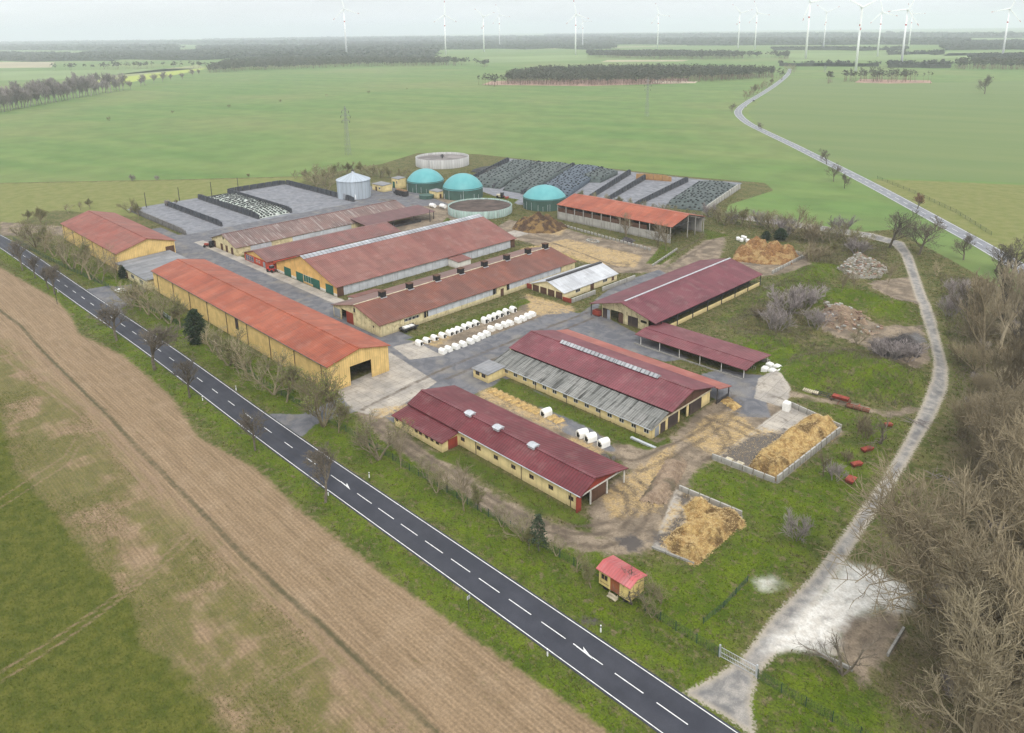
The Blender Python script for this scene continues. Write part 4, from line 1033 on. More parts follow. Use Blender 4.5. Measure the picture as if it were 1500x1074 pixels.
# ---- small grey roofed garage house
PH = [(-161.0, 2.3), (-153.7, 4.75), (-146.5, 2.35)]
b = Barn('garage_house', 'small cream house with pale grey roof and three brown garage doors in its gable', 'house', 'y', 165.2, 192.2, PH)
b.roof([R_greyh])
mb = MB(); b.wall_end(mb, 165.7, -160.6, -146.9); b.wall_end(mb, 191.5, -160.6, -146.9); b.wall_side(mb, -147.15, 165.96, 191.5, 2.25); b.wall_side(mb, -160.6, 165.96, 191.5, 2.2)
mb.build('wall', M_cream2, b.root)
for k in range(4): b.door('-s', 165.7, -160.2 + k * 3.3, -157.5 + k * 3.3, 0, 2.1, M_brownwood, .06, 'garage_door')
for a0 in (171.0, 184.5): b.window('+t', -146.9, a0, a0 + 2.2, 1.0, 2.0, bars=2)
b.door('+t', -146.9, 178.2, 179.9, 0, 2.1, M_brownwood); b.door('+t', -146.9, 189.0, 190.2, .6, 1.9, M_brownwood, name='hatch')
mb = MB(); b.blk(mb, 165.4, 191.8, -154.3, -153.2, 4.65, 5.05); mb.build('ridge_duct', M_dsteel, b.root)
# yard walls round it
for nm, lab, (x0, x1, y0, y1, h), mt in (
    ('yard_wall', 'red boarded yard wall at the corner of the grey roofed garage house', (-146.8, -143.5, 164.9, 165.2, 1.2), M_redwood),
    ('yard_wall', 'grey concrete yard wall along the front of the garage house', (-143.6, -143.3, 165.3, 176.5, 1.3), M_concrete),
    ('yard_wall', 'second grey yard wall nearer the wine red barn, past the gap', (-143.6, -143.3, 180, 197, 1.3), M_concrete),
    ('yard_wall', 'short red boarded wall between the garage house and the vented barn', (-163.2, -160.8, 166.0, 166.3, 1.5), M_redwood)):
    mb = MB(); mb.box(x0, x1, y0, y1, 0, h); mb.box(x0 - .05, x1 + .05, y0 - .05, y1 + .05, h, h + .08)
    tag(mb.build(nm, mt), lab, 'wall')

# ---- open hay barn
PB = [(241.2, 6.6), (253.0, 9.6), (265.0, 6.6)]
b = Barn('hay_barn', 'open fronted hay barn with bright orange roof beside the right silage bunkers', 'barn', 'x', -218.5, -159.0, PB)
b.roof([R_orange_x])
mb = MB(); b.wall_side(mb, 241.7, -218, -160.2, 3.4); mb.build('concrete_wall', M_concrete, b.root)
mb = MB(); b.wall_side(mb, 241.75, -218, -171, 5.2, th=.12, z0=3.41); mb.build('boarding', M_brownwood, b.root)
mb = MB(); b.wall_side(mb, 264.3, -218, -160.2, 5.6); b.wall_end(mb, -218, 241.98, 264.3, zlim=6.2); mb.build('rear_wall', M_concrete, b.root)
posts(b, [(x, 241.45) for x in np.linspace(-218, -159.8, 13)] + [(-159.6, 253), (-159.6, 258.5), (-159.6, 264.6)], lambda x, y: b.rz(y) - .15, 0.26, M_concrete)
mb = MB(); mb.bar((-159.6, 241.5, 6.3), (-159.6, 253, 9.2), .18, .25); mb.bar((-159.6, 253, 9.2), (-159.6, 264.6, 6.3), .18, .25); mb.bar((-159.6, 241.5, 6.2), (-159.6, 264.6, 6.2), .18, .2)
mb.build('truss', M_dsteel, b.root)

# ---- site trailer hut
x0, y0 = -60.0, 75.6
x1, y1 = -54.2, 78.9
b = Barn('trailer_hut', 'small yellow hut on wheels with faded pink roof beside the main road', 'trailer', 'x', -60.3, -54.0, [(75.3, 3.35), (77.0, 3.95), (79.4, 3.35)])
b.roof([R_pink], .1)
mb = MB()
b.wall_side(mb, 75.7, -60.0, -54.3, 3.28, [(-57.9, -56.2, .75, 3.0)], .12, z0=.75); b.wall_side(mb, 78.9, -60, -54.3, 3.28, (), .12, z0=.75)
for a in (-60.0, -54.42):
    b.hexa(mb, [(a, 75.82, .75), (a + .12, 75.82, .75), (a + .12, 77, .75), (a, 77, .75), (a, 75.82, 3.3), (a + .12, 75.82, 3.3), (a + .12, 77, 3.8), (a, 77, 3.8)])
    b.hexa(mb, [(a, 77, .75), (a + .12, 77, .75), (a + .12, 78.9, .75), (a, 78.9, .75), (a, 77, 3.8), (a + .12, 77, 3.8), (a + .12, 78.9, 3.3), (a, 78.9, 3.3)])
b.blk(mb, -59.9, -54.4, 75.83, 78.89, .70, .82)
mb.build('body', wallmat('hut_boards', (0.70, 0.55, 0.22), (0.25, .2, .09), .45, rib=.0, base_dirt=.0))
bpy.data.objects['body'].parent = b.root
o = bpy.data.objects['body']; o.data.transform(Matrix.Translation(-Vector(b.root.location)))
b.door('-t', 75.78, -57.9, -56.2, .76, 3.0, wallmat('rusty_door', (0.30, 0.10, 0.045), (.1, .04, .03), .5, rib=.3), .05)
for c in (-59.5, -58.9): b.window('-t', 75.7, c, c + .5, 1.9, 2.7, M_darkframe, 0)
mb = MB(); b.blk(mb, -59.8, -58.1, 75.66, 75.695, 1.25, 1.31); mb.build('rail', M_darkframe, b.root)
for x in (-59.0, -55.3):
    for y in (75.9, 78.5):
        mb = MB()
        mb.tube((x, y, .42), (x, y + .2, .42), .42, n=14); mb.build('wheel', M_black, b.root)
mb = MB(); b.blk(mb, -57.9, -56.3, 74.9, 75.6, .12, .2); b.blk(mb, -57.9, -56.3, 75.25, 75.6, .4, .48); mb.tube((-57.8, 74.95, 0), (-57.8, 75.6, .75), .04, n=5); mb.tube((-56.4, 74.95, 0), (-56.4, 75.6, .75), .04, n=5); mb.build('step', M_beam, b.root)
mb = MB(); mb.bar((-60, 77.2, .5), (-61.6, 77.2, .4), .1, .1); mb.build('drawbar', M_dsteel, b.root)
# ------------------------------------------------------------------ biogas plant and tanks
def cyl_center(px, py_front, r):
    x, y = at(px, py_front); d = math.hypot(x, y)
    return x * (d + r) / d, y * (d + r) / d
M_dome = None
def dome_material():
    t = NT('teal_membrane'); X = t.sep(t.obj())
    ang = t.math('ARCTAN2', X[1], X[0])
    seam = t.math('ABSOLUTE', t.math('SINE', t.math('MULTIPLY', ang, 9.0)))
    c = t.mix(t.mr(t.noise(0.25, 4, t.obj()), 0.3, 0.7), (0.095, 0.315, 0.330), (0.115, 0.355, 0.365))
    c = t.mul(c, t.mr(seam, 0, .06, .86, 1.0)); t.bump(t.mr(seam, 0, .1), .3, .05)
    return t.done(c, .5, .35)
M_dome = dome_material()
M_tankg = plain('dark_green_cladding', (0.055, 0.105, 0.085), .6, .2, .3)
def slats(name, c, n, dirt):
    t = NT(name); X = t.sep(t.obj()); a = t.math('ARCTAN2', X[1], X[0])
    s = t.math('SINE', t.math('MULTIPLY', a, n)); p = t.white(t.comb(t.math('FLOOR', t.math('MULTIPLY', a, n / 6.283)), 0, 0))
    c = t.mul(c, t.mr(p, 0, 1, .85, 1.1, False)); c = t.mul(c, t.mr(s, -1, -.7, .8, 1))
    c = t.mix(t.math('MULTIPLY', t.mr(t.noise(1.0, 4, t.scale(t.obj(), (1.2, 1.2, .15))), .48, .7), .6), c, dirt)
    t.bump(s, .3, .05)
    return t.done(c, .8, .2)
M_tankw = slats('pale_concrete_tank', (0.43, 0.425, 0.41), 60, (0.30, 0.29, 0.27))
M_tankm = slats('green_grey_tank_panels', (0.32, 0.42, 0.38), 72, (0.16, 0.18, 0.15))
M_silo = slats('silo_sheets', (0.40, 0.45, 0.50), 26, (0.30, 0.33, 0.36))
for px, py, r, top, lab in ((624, 283, 9.6, 247, 'teal domed digester farthest left, behind the small pump house'),
                            (678.5, 294, 10.0, 254, 'teal domed digester standing right behind the open manure tank'),
                            (797.5, 310, 10.0, 271, 'teal domed digester beside the end of the orange hay barn')):
    x, y = cyl_center(px, py, r); h = height_to(x, y, top)
    g = empty('digester', (x, y, 0), lab, 'digester', 'teal domed digesters')
    hw = 5.3
    mb = MB(); mb.lathe([(r, 0), (r, hw)], 48, (x, y)); mb.build('tank_wall', M_tankg, g, True)
    dz = h - hw; prof = []
    R_ = (r * r + dz * dz) / (2 * dz)
    for k in range(13):
        u = r * 1.02 * (1 - k / 12); prof.append((max(u, .02), hw - .05 + dz - R_ + math.sqrt(max(R_ * R_ - u * u, 0))))
    mb = MB(); mb.lathe(prof, 48, (x, y)); mb.build('dome', M_dome, g, True)
    mb = MB(); mb.lathe([(r + .12, hw - .25), (r + .18, hw - .05), (r + .12, hw + .12), (r, hw + .12)], 48, (x, y)); mb.build('rim', M_tankg, g, True)
    mb = MB()
    for k in range(7):
        a = rnd.uniform(-2.2, .2); q = (x + (r + .1) * math.cos(a), y + (r + .1) * math.sin(a)); mb.tube((*q, .0), (*q, rnd.uniform(2, 5)), .09, n=5)
    mb.build('pipe', M_steel, g)

x, y = cyl_center(648.5, 248, 16.6)
g = empty('slurry_tank', (x, y, 0), 'wide pale concrete slurry tank with an agitator in the middle, farthest of the tanks', 'tank')
mb = MB(); mb.lathe([(16.6, 0), (16.6, 5.3), (16.25, 5.3), (16.25, 3.6)], 64, (x, y)); mb.build('tank_wall', M_tankw, g, True)
M_slurry = plain('slurry_crust', (0.20, 0.18, 0.17), .8, .45, .12)
mb = MB(); mb.lathe([(16.25, 3.9), (8, 3.95), (.02, 4.0)], 48, (x, y)); mb.build('slurry', M_slurry, g)
mb = MB(); mb.tube((x, y, 3.5), (x, y, 6.6), .35, n=8); mb.bar((x - 1.8, y, 5.2), (x + 1.8, y, 5.2), .5, .3); mb.box(x - .8, x + .8, y - .8, y + .8, 5.6, 5.9); mb.build('agitator', M_dsteel, g)
mb = MB()
for k in range(3): q = (x + 16.8 * math.cos(-1.2 + k * .12), y + 16.8 * math.sin(-1.2 + k * .12)); mb.tube((*q, 0), (*q, 5.6), .1, n=5)
mb.build('ladder', M_steel, g)

x, y = cyl_center(703.5, 322, 14.6)
g = empty('manure_tank', (x, y, 0), 'low open round tank of brown manure with pale green panels', 'tank')
mb = MB(); mb.lathe([(14.6, 0), (14.6, 3.5), (14.3, 3.5), (14.3, 2.0)], 64, (x, y)); mb.build('tank_wall', M_tankm, g, True)
M_man = plain('manure_surface', (0.085, 0.062, 0.052), .9, .45, .25)
mb = MB(); mb.lathe([(14.3, 2.9), (9, 3.0), (4, 3.1), (.02, 3.15)], 48, (x, y)); mb.build('manure', M_man, g)
mb = MB()
for k in range(40):
    a = 2 * math.pi * k / 40; mb.tube((x + 14.65 * math.cos(a), y + 14.65 * math.sin(a), 0), (x + 14.65 * math.cos(a), y + 14.65 * math.sin(a), 3.6), .07, n=4)
mb.build('wall_rib', M_steel, g)

# grain silo
x, y = cyl_center(519.5, 293, 8.2); r = 8.2
hs = height_to(x - .5, y - r * .7, 264) ; hs = 9.0; ht = height_to(x, y, 252)
g = empty('grain_silo', (x, y, 0), 'round ribbed steel grain silo with conical roof and slanting auger', 'silo')
mb = MB(); n = 78; prof = []
vs = []
for i in range(n):
    a = 2 * math.pi * i / n; rr = r + (0.12 if i % 3 == 0 else 0)
    vs += [(x + rr * math.cos(a), y + rr * math.sin(a), 0), (x + rr * math.cos(a), y + rr * math.sin(a), hs)]
mb.add(vs, [(2 * i, 2 * ((i + 1) % n), 2 * ((i + 1) % n) + 1, 2 * i + 1) for i in range(n)]); mb.build('silo_wall', M_silo, g)
mb = MB(); mb.lathe([(r + .45, hs - .1), (r + .3, hs + .1), (.9, ht - .4), (.9, ht), (.02, ht + .3)], 26, (x, y)); mb.build('cone_roof', M_silo, g)
mb = MB(); d = Vector((0.62, -0.35)).normalized()
mb.tube((x, y, ht + .6), (x + d.x * 9.6, y + d.y * 9.6, .3), .42, n=8); mb.build('auger', M_steel, g)
mb = MB(); mb.tube((x - .2, y, ht - .5), (x - .2, y, ht + 2.2), .12, n=5); mb.box(x - .6, x + .6, y - .4, y + .4, ht + .2, ht + .9); mb.build('head', M_dsteel, g)
mb = MB(); dd = Vector((.35, -.93)); mb.box(x + dd.x * r - .7, x + dd.x * r + .7, y + dd.y * r - .4, y + dd.y * r + .3, 0.3, 3.2); mb.build('door', M_greydoor, g)

# small technical buildings by the silo
def shed(name, lab, cat, x0, x1, y0, y1, z0, z1, wm, rm, doors=(), win=(), axis='x', group=None):
    b = Barn(name, lab, cat, axis, *( (x0, x1) if axis == 'x' else (y0, y1)), [((y0 if axis == 'x' else x0), z0), ((y1 if axis == 'x' else x1), z1)], group)
    b.roof([rm], .16)
    s0, s1 = (x0, x1) if axis == 'x' else (y0, y1); t0, t1 = (y0, y1) if axis == 'x' else (x0, x1)
    mb = MB(); e = .2
    b.wall_side(mb, t0 + e, s0 + e, s1 - e, z0 - .1, th=.2); b.wall_side(mb, t1 - e - .2, s0 + e, s1 - e, z1 - .1, th=.2)
    b.wall_end(mb, s0 + e, t0 + e + .2, t1 - e - .2, th=.2); b.wall_end(mb, s1 - e - .2, t0 + e + .2, t1 - e - .2, th=.2)
    mb.build('wall', wm, b.root)
    for f, c, c0, c1, z0_, z1_, m in doors: b.door(f, c, c0, c1, z0_, z1_, m)
    for f, c, c0, c1, z0_, z1_ in win: b.window(f, c, c0, c1, z0_, z1_)
    return b
cx_, cy_ = at(553, 280)
shed('pump_house', 'cream pump house with grey flat roof right of the grain silo', 'building', cx_ - 5, cx_ + 5, cy_, cy_ + 6, 3.4, 3.8, M_cream, R_felt, [('-t', cy_ + .2, cx_ - 2, cx_ - .6, 0, 2.2, M_brownwood)], [('-t', cy_ + .2, cx_ + 1, cx_ + 2.5, 1.2, 2.2)])
cx_, cy_ = at(580, 276)
shed('tower_house', 'narrow taller cream building between the silo and the left digester', 'building', cx_ - 4, cx_ + 2.5, cy_, cy_ + 5, 5.2, 5.6, M_cream, R_felt, [('-t', cy_ + .2, cx_ - 3, cx_ - 1, 0, 3.4, M_green)], [('-t', cy_ + .2, cx_ + .3, cx_ + 1.3, 2.5, 4.0)])
cx_, cy_ = at(640, 290)
shed('control_hut', 'cream control hut with grey roof tucked between the two left digesters', 'building', cx_ - 5.2, cx_ + 2.0, cy_ - 1, cy_ + 4, 3.4, 3.6, M_cream, R_felt, [('+s', cx_ + 1.8, cy_ + .3, cy_ + 1.5, 0, 2.1, M_brownwood)])
x, y = cyl_center(625, 292.5, 3.6)
mb = MB(); mb.lathe([(3.6, 0), (3.6, 1.5), (3.7, 1.5), (3.7, 1.75), (.02, 1.95)], 28, (x, y)); tag(mb.build('pit_tank', M_tankg), 'low round covered pit in front of the control hut', 'tank')
# container on hook frame
cx_, cy_ = at(586, 287)
g = empty('skip_container', (cx_, cy_, 0), 'dark ribbed roll-off container with brown load near the left digester', 'container')
mb = MB(); mb.box(cx_ - 4, cx_ + 4, cy_, cy_ + 2.5, .4, 2.7)
for k in range(11): mb.box(cx_ - 3.9 + k * .77, cx_ - 3.75 + k * .77, cy_ - .14, cy_ - .003, .4, 2.6)
mb.build('box', M_dsteel, g)
mb = MB(); mb.hexa([(cx_ - 3.8, cy_ + .2, 2.7), (cx_ + 3.8, cy_ + .2, 2.7), (cx_ + 3.8, cy_ + 2.3, 2.7), (cx_ - 3.8, cy_ + 2.3, 2.7), (cx_ - 3.2, cy_ + .6, 3.2), (cx_ + 3.2, cy_ + .6, 3.2), (cx_ + 3.2, cy_ + 1.9, 3.2), (cx_ - 3.2, cy_ + 1.9, 3.2)]); mb.build('load', plain('brown_load', (.20, .12, .06), .95, .4, 2.0), g)
mb = MB(); mb.box(cx_ - 6, cx_ - 4.05, cy_ + .3, cy_ + 2.2, .5, 1.6); mb.build('tow_frame', M_dsteel, g)
for k in range(3):
    mb = MB(); xx = cx_ - 3 + k * 2.6; mb.tube((xx, cy_ - .02, .45), (xx, cy_ + 2.5, .45), .45, n=12); mb.build('wheel', M_black, g)

# ------------------------------------------------------------------ silage bunkers
M_greywall = wallmat('weathered_grey_wall', (0.17, 0.165, 0.16), (0.06, 0.06, 0.06), .6)
def bunker_wall(lab, p, q, h0, h1, th=0.5, mat=None, lean=0.25, group='silage bunker walls'):
    (x0, y0), (x1, y1) = p, q
    d = Vector((x1 - x0, y1 - y0)); L = d.length; d.normalize(); nrm = Vector((-d.y, d.x))
    mb = MB(); n = max(3, int(L / 4)); 
    for i in range(n):
        a, c = i / n, (i + 1) / n - .012
        ha, hc = h0 + (h1 - h0) * a, h0 + (h1 - h0) * c
        if i == n - 1: hc *= .75
        if i == 0: ha *= .9
        pa = Vector((x0, y0)) + d * L * a; pc = Vector((x0, y0)) + d * L * c
        b0, b1 = nrm * (th / 2 + lean), nrm * (th / 2)
        mb.hexa([(pa.x - b0.x, pa.y - b0.y, 0), (pc.x - b0.x, pc.y - b0.y, 0), (pc.x + b0.x, pc.y + b0.y, 0), (pa.x + b0.x, pa.y + b0.y, 0),
                 (pa.x - b1.x, pa.y - b1.y, ha), (pc.x - b1.x, pc.y - b1.y, hc), (pc.x + b1.x, pc.y + b1.y, hc), (pa.x + b1.x, pa.y + b1.y, ha)])
    return tag(mb.build('bunker_wall', mat or M_darkconc), lab, 'wall', group)
for i, (lab, y, x0, x1, h, m) in enumerate((
    ('low grey bunker wall nearest the left yellow barn', 117.8, -378, -313.5, 2.3, M_greywall),
    ('dark bunker wall standing alone between two empty left bunkers', 134.5, -379, -316, 2.5, None),
    ('dark bunker wall along the near edge of the tyre dotted white silage sheet', 151.8, -381.5, -316.5, 2.7, None),
    ('dark bunker wall along the far edge of the tyre dotted white silage sheet', 168.0, -381, -316.5, 2.7, None),
    ('dark bunker wall at the far side of the empty left bunker, near the silo', 201.0, -382, -315, 2.7, None))):
    bunker_wall(lab, (x0, y), (x1, y), h, h, mat=m)
bunker_wall('dark rear bunker wall crossing the head of the far left bunker', (-383.5, 168), (-383.5, 201.5), 2.6, 2.6)

M_sheetw = None
def cover_mat(name, c1, c2, seam):
    t = NT(name); X = t.sep(t.pos())
    c = t.mix(t.mr(t.noise(.5, 5), .35, .65), c1, c2)
    c = t.mul(c, t.mr(t.noise(2.5, 3), .3, .7, .75, 1.2))
    t.bump(t.noise(1.2, 4), .5, .3)
    return t.done(c, .6, .3)
M_sheetw = cover_mat('white_silage_sheet', (0.50, 0.52, 0.48), (0.30, 0.35, 0.30), 0)
M_net = cover_mat('green_silage_net', (0.042, 0.056, 0.052), (0.080, 0.100, 0.092), 0)
M_netb = cover_mat('blue_silage_net', (0.045, 0.062, 0.085), (0.080, 0.105, 0.130), 0)
M_tyre = plain('tyre_rubber', (0.020, 0.020, 0.021), .8, .3, 2.0)
M_tyre2 = plain('dusty_tyre_rubber', (0.022, 0.023, 0.025), .85, .4, 2.0)
TYRES = []
def heap_cover(lab, c, h, mat, n_tyre, ends=(1, 1), name='silage_heap', jitter=.25, sag=.0):
    """c: four plan corners (near-left, near-right, far-right, far-left) going round"""
    c = [Vector(p) for p in c]; NU, NV = 40, 14
    def P(u, v): return c[0].lerp(c[1], u).lerp(c[3].lerp(c[2], u), v)
    def hz(u, v):
        e = 1.0
        if ends[0]: e *= min(1, (u / .16)) ** .7
        if ends[1]: e *= min(1, ((1 - u) / .16)) ** .7
        return (h * (.72 + .28 * math.sin(math.pi * v))) * e + .12
    rr = random.Random(sum(map(ord, lab)) % 1000); mb = MB(); vs = []
    for i in range(NU + 1):
        for j in range(NV + 1):
            p = P(i / NU, j / NV); vs.append((p.x, p.y, hz(i / NU, j / NV) + rr.uniform(-.07, .07)))
    fs = [(i * (NV + 1) + j, (i + 1) * (NV + 1) + j, (i + 1) * (NV + 1) + j + 1, i * (NV + 1) + j + 1) for i in range(NU) for j in range(NV)]
    nb = len(vs)
    # closed skirt to the ground
    rim = [(i, 0) for i in range(NU + 1)] + [(NU, j) for j in range(1, NV + 1)] + [(i, NV) for i in range(NU - 1, -1, -1)] + [(0, j) for j in range(NV - 1, 0, -1)]
    for i, j in rim:
        p = P(i / NU, j / NV); vs.append((p.x, p.y, 0.0))
    m_ = len(rim)
    for k in range(m_):
        a = rim[k]; b_ = rim[(k + 1) % m_]
        fs.append((nb + k, nb + (k + 1) % m_, b_[0] * (NV + 1) + b_[1], a[0] * (NV + 1) + a[1]))
    mb.add(vs, fs)
    o = mb.build(name, mat, smooth=True); tag(o, lab, 'silage heap')
    nu, nv = n_tyre
    for i in range(nu):
        for j in range(nv):
            u = (i + .5 + rr.uniform(-jitter, jitter)) / nu; v = (j + .5 + rr.uniform(-jitter, jitter)) / nv
            if rr.random() < .06: continue
            p = P(u, v); z = hz(u, v)
            z2 = hz(min(u + .02, 1), v); q2 = P(min(u + .02, 1), v); z3 = hz(u, min(v + .05, 1)); q3 = P(u, min(v + .05, 1))
            t1 = Vector((q2.x - p.x, q2.y - p.y, z2 - z)); t2 = Vector((q3.x - p.x, q3.y - p.y, z3 - z))
            nn = t1.cross(t2)
            if nn.z < 0: nn = -nn
            if nn.length < 1e-6: nn = Vector((0, 0, 1))
            TYRES.append((p.x, p.y, z + .1, nn.normalized(), lab))
    return o
heap_cover('long silage heap under a pale sheet dotted with rows of tyres, among the left bunkers', [(-380.5, 152.6), (-317.5, 152.6), (-317.5, 167.2), (-380.5, 167.2)], 2.4, M_sheetw, (38, 9), (1, 1), jitter=.12)
B_ = [('dark net covered silage heap nearest the pale slurry tank', (683, 268), (751, 236), (792, 240), (732, 273), M_net, (20, 7)),
      ('second dark silage heap from the slurry tank, tyres in loose rows', (736, 275), (796, 239), (838, 243), (774, 281), M_net, (20, 7)),
      ('bluish net covered silage heap in the middle of the right bunkers', (780, 283), (842, 243), (886, 248), (830, 286), M_netb, (22, 8)),
      ('short tyre covered silage heap at the far end of an open bunker', (836, 262), (870, 249), (905, 252), (880, 264), M_net, (9, 6)),
      ('flat topped silage heap under squared netting, last at the right end', (974, 300), (1024, 267), (1080, 273), (1032, 305), M_net, (16, 9))]
for lab, a, b_, c_, d_, m, nt in B_:
    heap_cover(lab, [at(*a, 1.5), at(*b_, 1.5), at(*c_, 1.5), at(*d_, 1.5)], 3.0, m, nt, (1, 0), jitter=.3)
for lab, p, q, h0, h1, m in (
    ('dark bunker wall left of the heap nearest the slurry tank', (677, 270), (746, 236), 2.0, 3.0, None),
    ('dark bunker wall between the first two right heaps', (722, 276), (792, 241), 2.0, 3.2, None),
    ('dark bunker wall between the second heap and the bluish heap', (764, 285), (842, 244), 2.0, 3.2, None),
    ('dark bunker wall on the right flank of the bluish heap', (811, 292), (884, 250), 2.0, 3.4, None),
    ('dark curved bunker wall beside the small heap, behind the right digester', (848, 302), (924, 255), 2.2, 3.4, None),
    ('dark bunker wall left of the straw brown bunker end', (886, 297), (947, 262), 2.2, 3.2, None),
    ('dark bunker wall right of the straw brown bunker end', (930, 303), (1008, 266), 2.2, 3.2, None),
    ('pale bunker wall closing the right end of the silage yard', (1033, 310), (1084, 276), 2.4, 3.0, M_concrete)):
    bunker_wall(lab, at(*p), at(*q), h0, h1, mat=m)
bunker_wall('straw brown board wall closing the end of a right bunker', at(932, 262), at(984, 266), 3.2, 3.2, mat=wallmat('silage_face', (.36, .21, .09), (.2, .1, .05), .5))
heap_cover('bare dark earth clamp beyond the first right heap', [at(690, 252), at(712, 246), at(738, 246), at(716, 256)], 1.6, plain('dark_clamp', (.05, .05, .05), .9, .4, .5), (0, 0), (1, 1))
# tyres: 290 nearest as objects, the rest one mesh
def torus_mesh(name, R=.42, r=.15, n=12, k=6):
    mb = MB(); vs = []
    for i in range(n):
        a = 2 * math.pi * i / n
        for j in range(k):
            t = 2 * math.pi * j / k; rr = R + r * math.cos(t); vs.append((rr * math.cos(a), rr * math.sin(a), r * math.sin(t)))
    mb.add(vs, [(i * k + j, ((i + 1) % n) * k + j, ((i + 1) % n) * k + (j + 1) % k, i * k + (j + 1) % k) for i in range(n) for j in range(k)])
    return mb
TYRES.sort(key=lambda t: t[0] ** 2 + t[1] ** 2)
NEAR_T = TYRES[:290]; FAR_T = TYRES[290:]
tm = {}
def tyre_obj(x, y, z, nn, lab):
    dark = 'pale sheet' in lab
    key = 'dark' if dark else 'dusty'
    if key not in tm:
        o = torus_mesh('tyre').build('tyre', M_tyre if dark else M_tyre2, smooth=True); tm[key] = o
    else:
        o = tm[key].copy(); COL.objects.link(o)
    o.location = (x, y, z); o.rotation_mode = 'QUATERNION'; o.rotation_quaternion = Vector((0, 0, 1)).rotation_difference(nn)
    if dark: tag(o, 'black tyre weighing down the pale silage sheet in the left bunker', 'tyre', 'tyres on the pale silage sheet')
    else: tag(o, 'dusty tyre weighing down the dark net on the right silage heaps', 'tyre', 'tyres on the dark silage nets')
for t in NEAR_T: tyre_obj(*t)
if FAR_T:
    mb = MB(); base = torus_mesh('t', n=9, k=5)
    for x, y, z, nn, lab in FAR_T:
        qd = Vector((0, 0, 1)).rotation_difference(nn)
        mb.add([tuple(qd @ Vector(v) + Vector((x, y, z))) for v in base.v], base.f)
    tag(mb.build('tyre_layer', M_tyre2, smooth=True), 'many dusty tyres spread over the farther silage heaps', 'tyres', kind='stuff')

# ------------------------------------------------------------------ calf hutches
M_plastic = plain('white_hutch_plastic', (0.80, 0.79, 0.75), .45, .10, 1.2, .4)
def hutch_igloo():
    mb = MB(); w, d, h = .72, .95, 1.35; n = 8
    prof = [(-w, 0), (-w, .75)] + [(-w * math.cos(math.pi * k / n), .75 + (h - .75) * math.sin(math.pi * k / n)) for k in range(1, n)] + [(w, .75), (w, 0)]
    N = len(prof); ys = [-d, -d * .35, d * .35, d]; sc = [.93, 1.0, 1.0, .93]
    vs = [(x * s, y, z * (.96 if i in (0, 3) else 1)) for i, (y, s) in enumerate(zip(ys, sc)) for x, z in prof]
    fs = [(i * N + k, (i + 1) * N + k, (i + 1) * N + k + 1, i * N + k + 1) for i in range(3) for k in range(N - 1)]
    fs += [tuple(range(N)), tuple(range(4 * N - 1, 3 * N - 1, -1))]
    for i in (0.0,): mb.box(-w * .98, w * .98, -.06, .06, .3, .34)
    return mb.add(vs, fs)
def make_hutch(loc, rz, label, group, kind='igloo'):
    g = empty('calf_hutch', loc, label, 'hutch', group, rz)
    s = hutch_igloo().build('shell', M_plastic, g, local=True)
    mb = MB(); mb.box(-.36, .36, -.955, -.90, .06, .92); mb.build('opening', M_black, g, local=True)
    mb = MB(); mb.box(-.12, .12, -.05, .25, 1.33, 1.42); mb.build('vent_cap', M_plastic, g, local=True)
    mb = MB(); mb.tube((.55, -1.02, .45), (.55, -1.02, .72), .13, n=8); mb.build('bucket', M_black, g, local=True)
    return g
ordn = ['first', 'second', 'third', 'fourth', 'fifth', 'sixth', 'seventh', 'eighth', 'ninth', 'tenth', 'eleventh', 'twelfth', 'thirteenth', 'fourteenth', 'fifteenth', 'sixteenth', 'seventeenth', 'eighteenth', 'nineteenth', 'twentieth']
back = [(107, 488), (190, 460), (275, 432), (362, 405), (440, 378), (490, 362), (540, 340), (607, 312), (665, 290), (728, 268), (826, 245), (886, 222), (940, 200), (992, 178), (1060, 152), (1136, 125)]
front = [(365, 580), (430, 555), (510, 528), (588, 500), (670, 470), (732, 440), (790, 412), (848, 385), (898, 330), (980, 310), (1046, 285), (1104, 268), (1190, 240), (1246, 218), (1300, 192), (1348, 170)]
proto = None
for row, nm in ((back, 'back'), (front, 'front')):
    for i, (u, v) in enumerate(row):
        x, y = at(600 + u * .13333, 440 + v * .13333)
        lab = f'{ordn[i]} white calf hutch from the left in the {nm} row beside the vented barn'
        grp = f'white calf hutches in the {nm} row'
        # openings face each other across the straw lane
        rz = (math.pi / 2 if nm == 'back' else -math.pi / 2) + rnd.uniform(-.12, .12)
        big = (nm == 'back' and i > 9)
        if proto is None: proto = make_hutch((x, y, 0), rz, lab, grp); o = proto
        else: o = copy_tree(proto); o.location = (x, y, 0); o.rotation_euler = (0, 0, rz); tag(o, lab, 'hutch', grp)
        s = 1.12 if big else 1.0
        o.scale = (s, s * (.8 if big else 1), s * (1.12 if big else 1.0))
for (px, py), lab in (((800, 608), 'white calf hutch alone among the bare straw beds behind the front barn'),
                      ((853, 639), 'leftmost of three white calf hutches at the end of the straw strip'),
                      ((865, 645), 'middle of three white calf hutches at the end of the straw strip'),
                      ((884, 653), 'rightmost of three white calf hutches at the end of the straw strip')):
    x, y = at(px, py); o = copy_tree(proto); o.location = (x, y, 0); o.rotation_euler = (0, 0, rnd.uniform(-.25, .05) - .15); o.scale = (1.15, 1.15, 1.2); tag(o, lab, 'hutch', 'hutches on the straw strip')
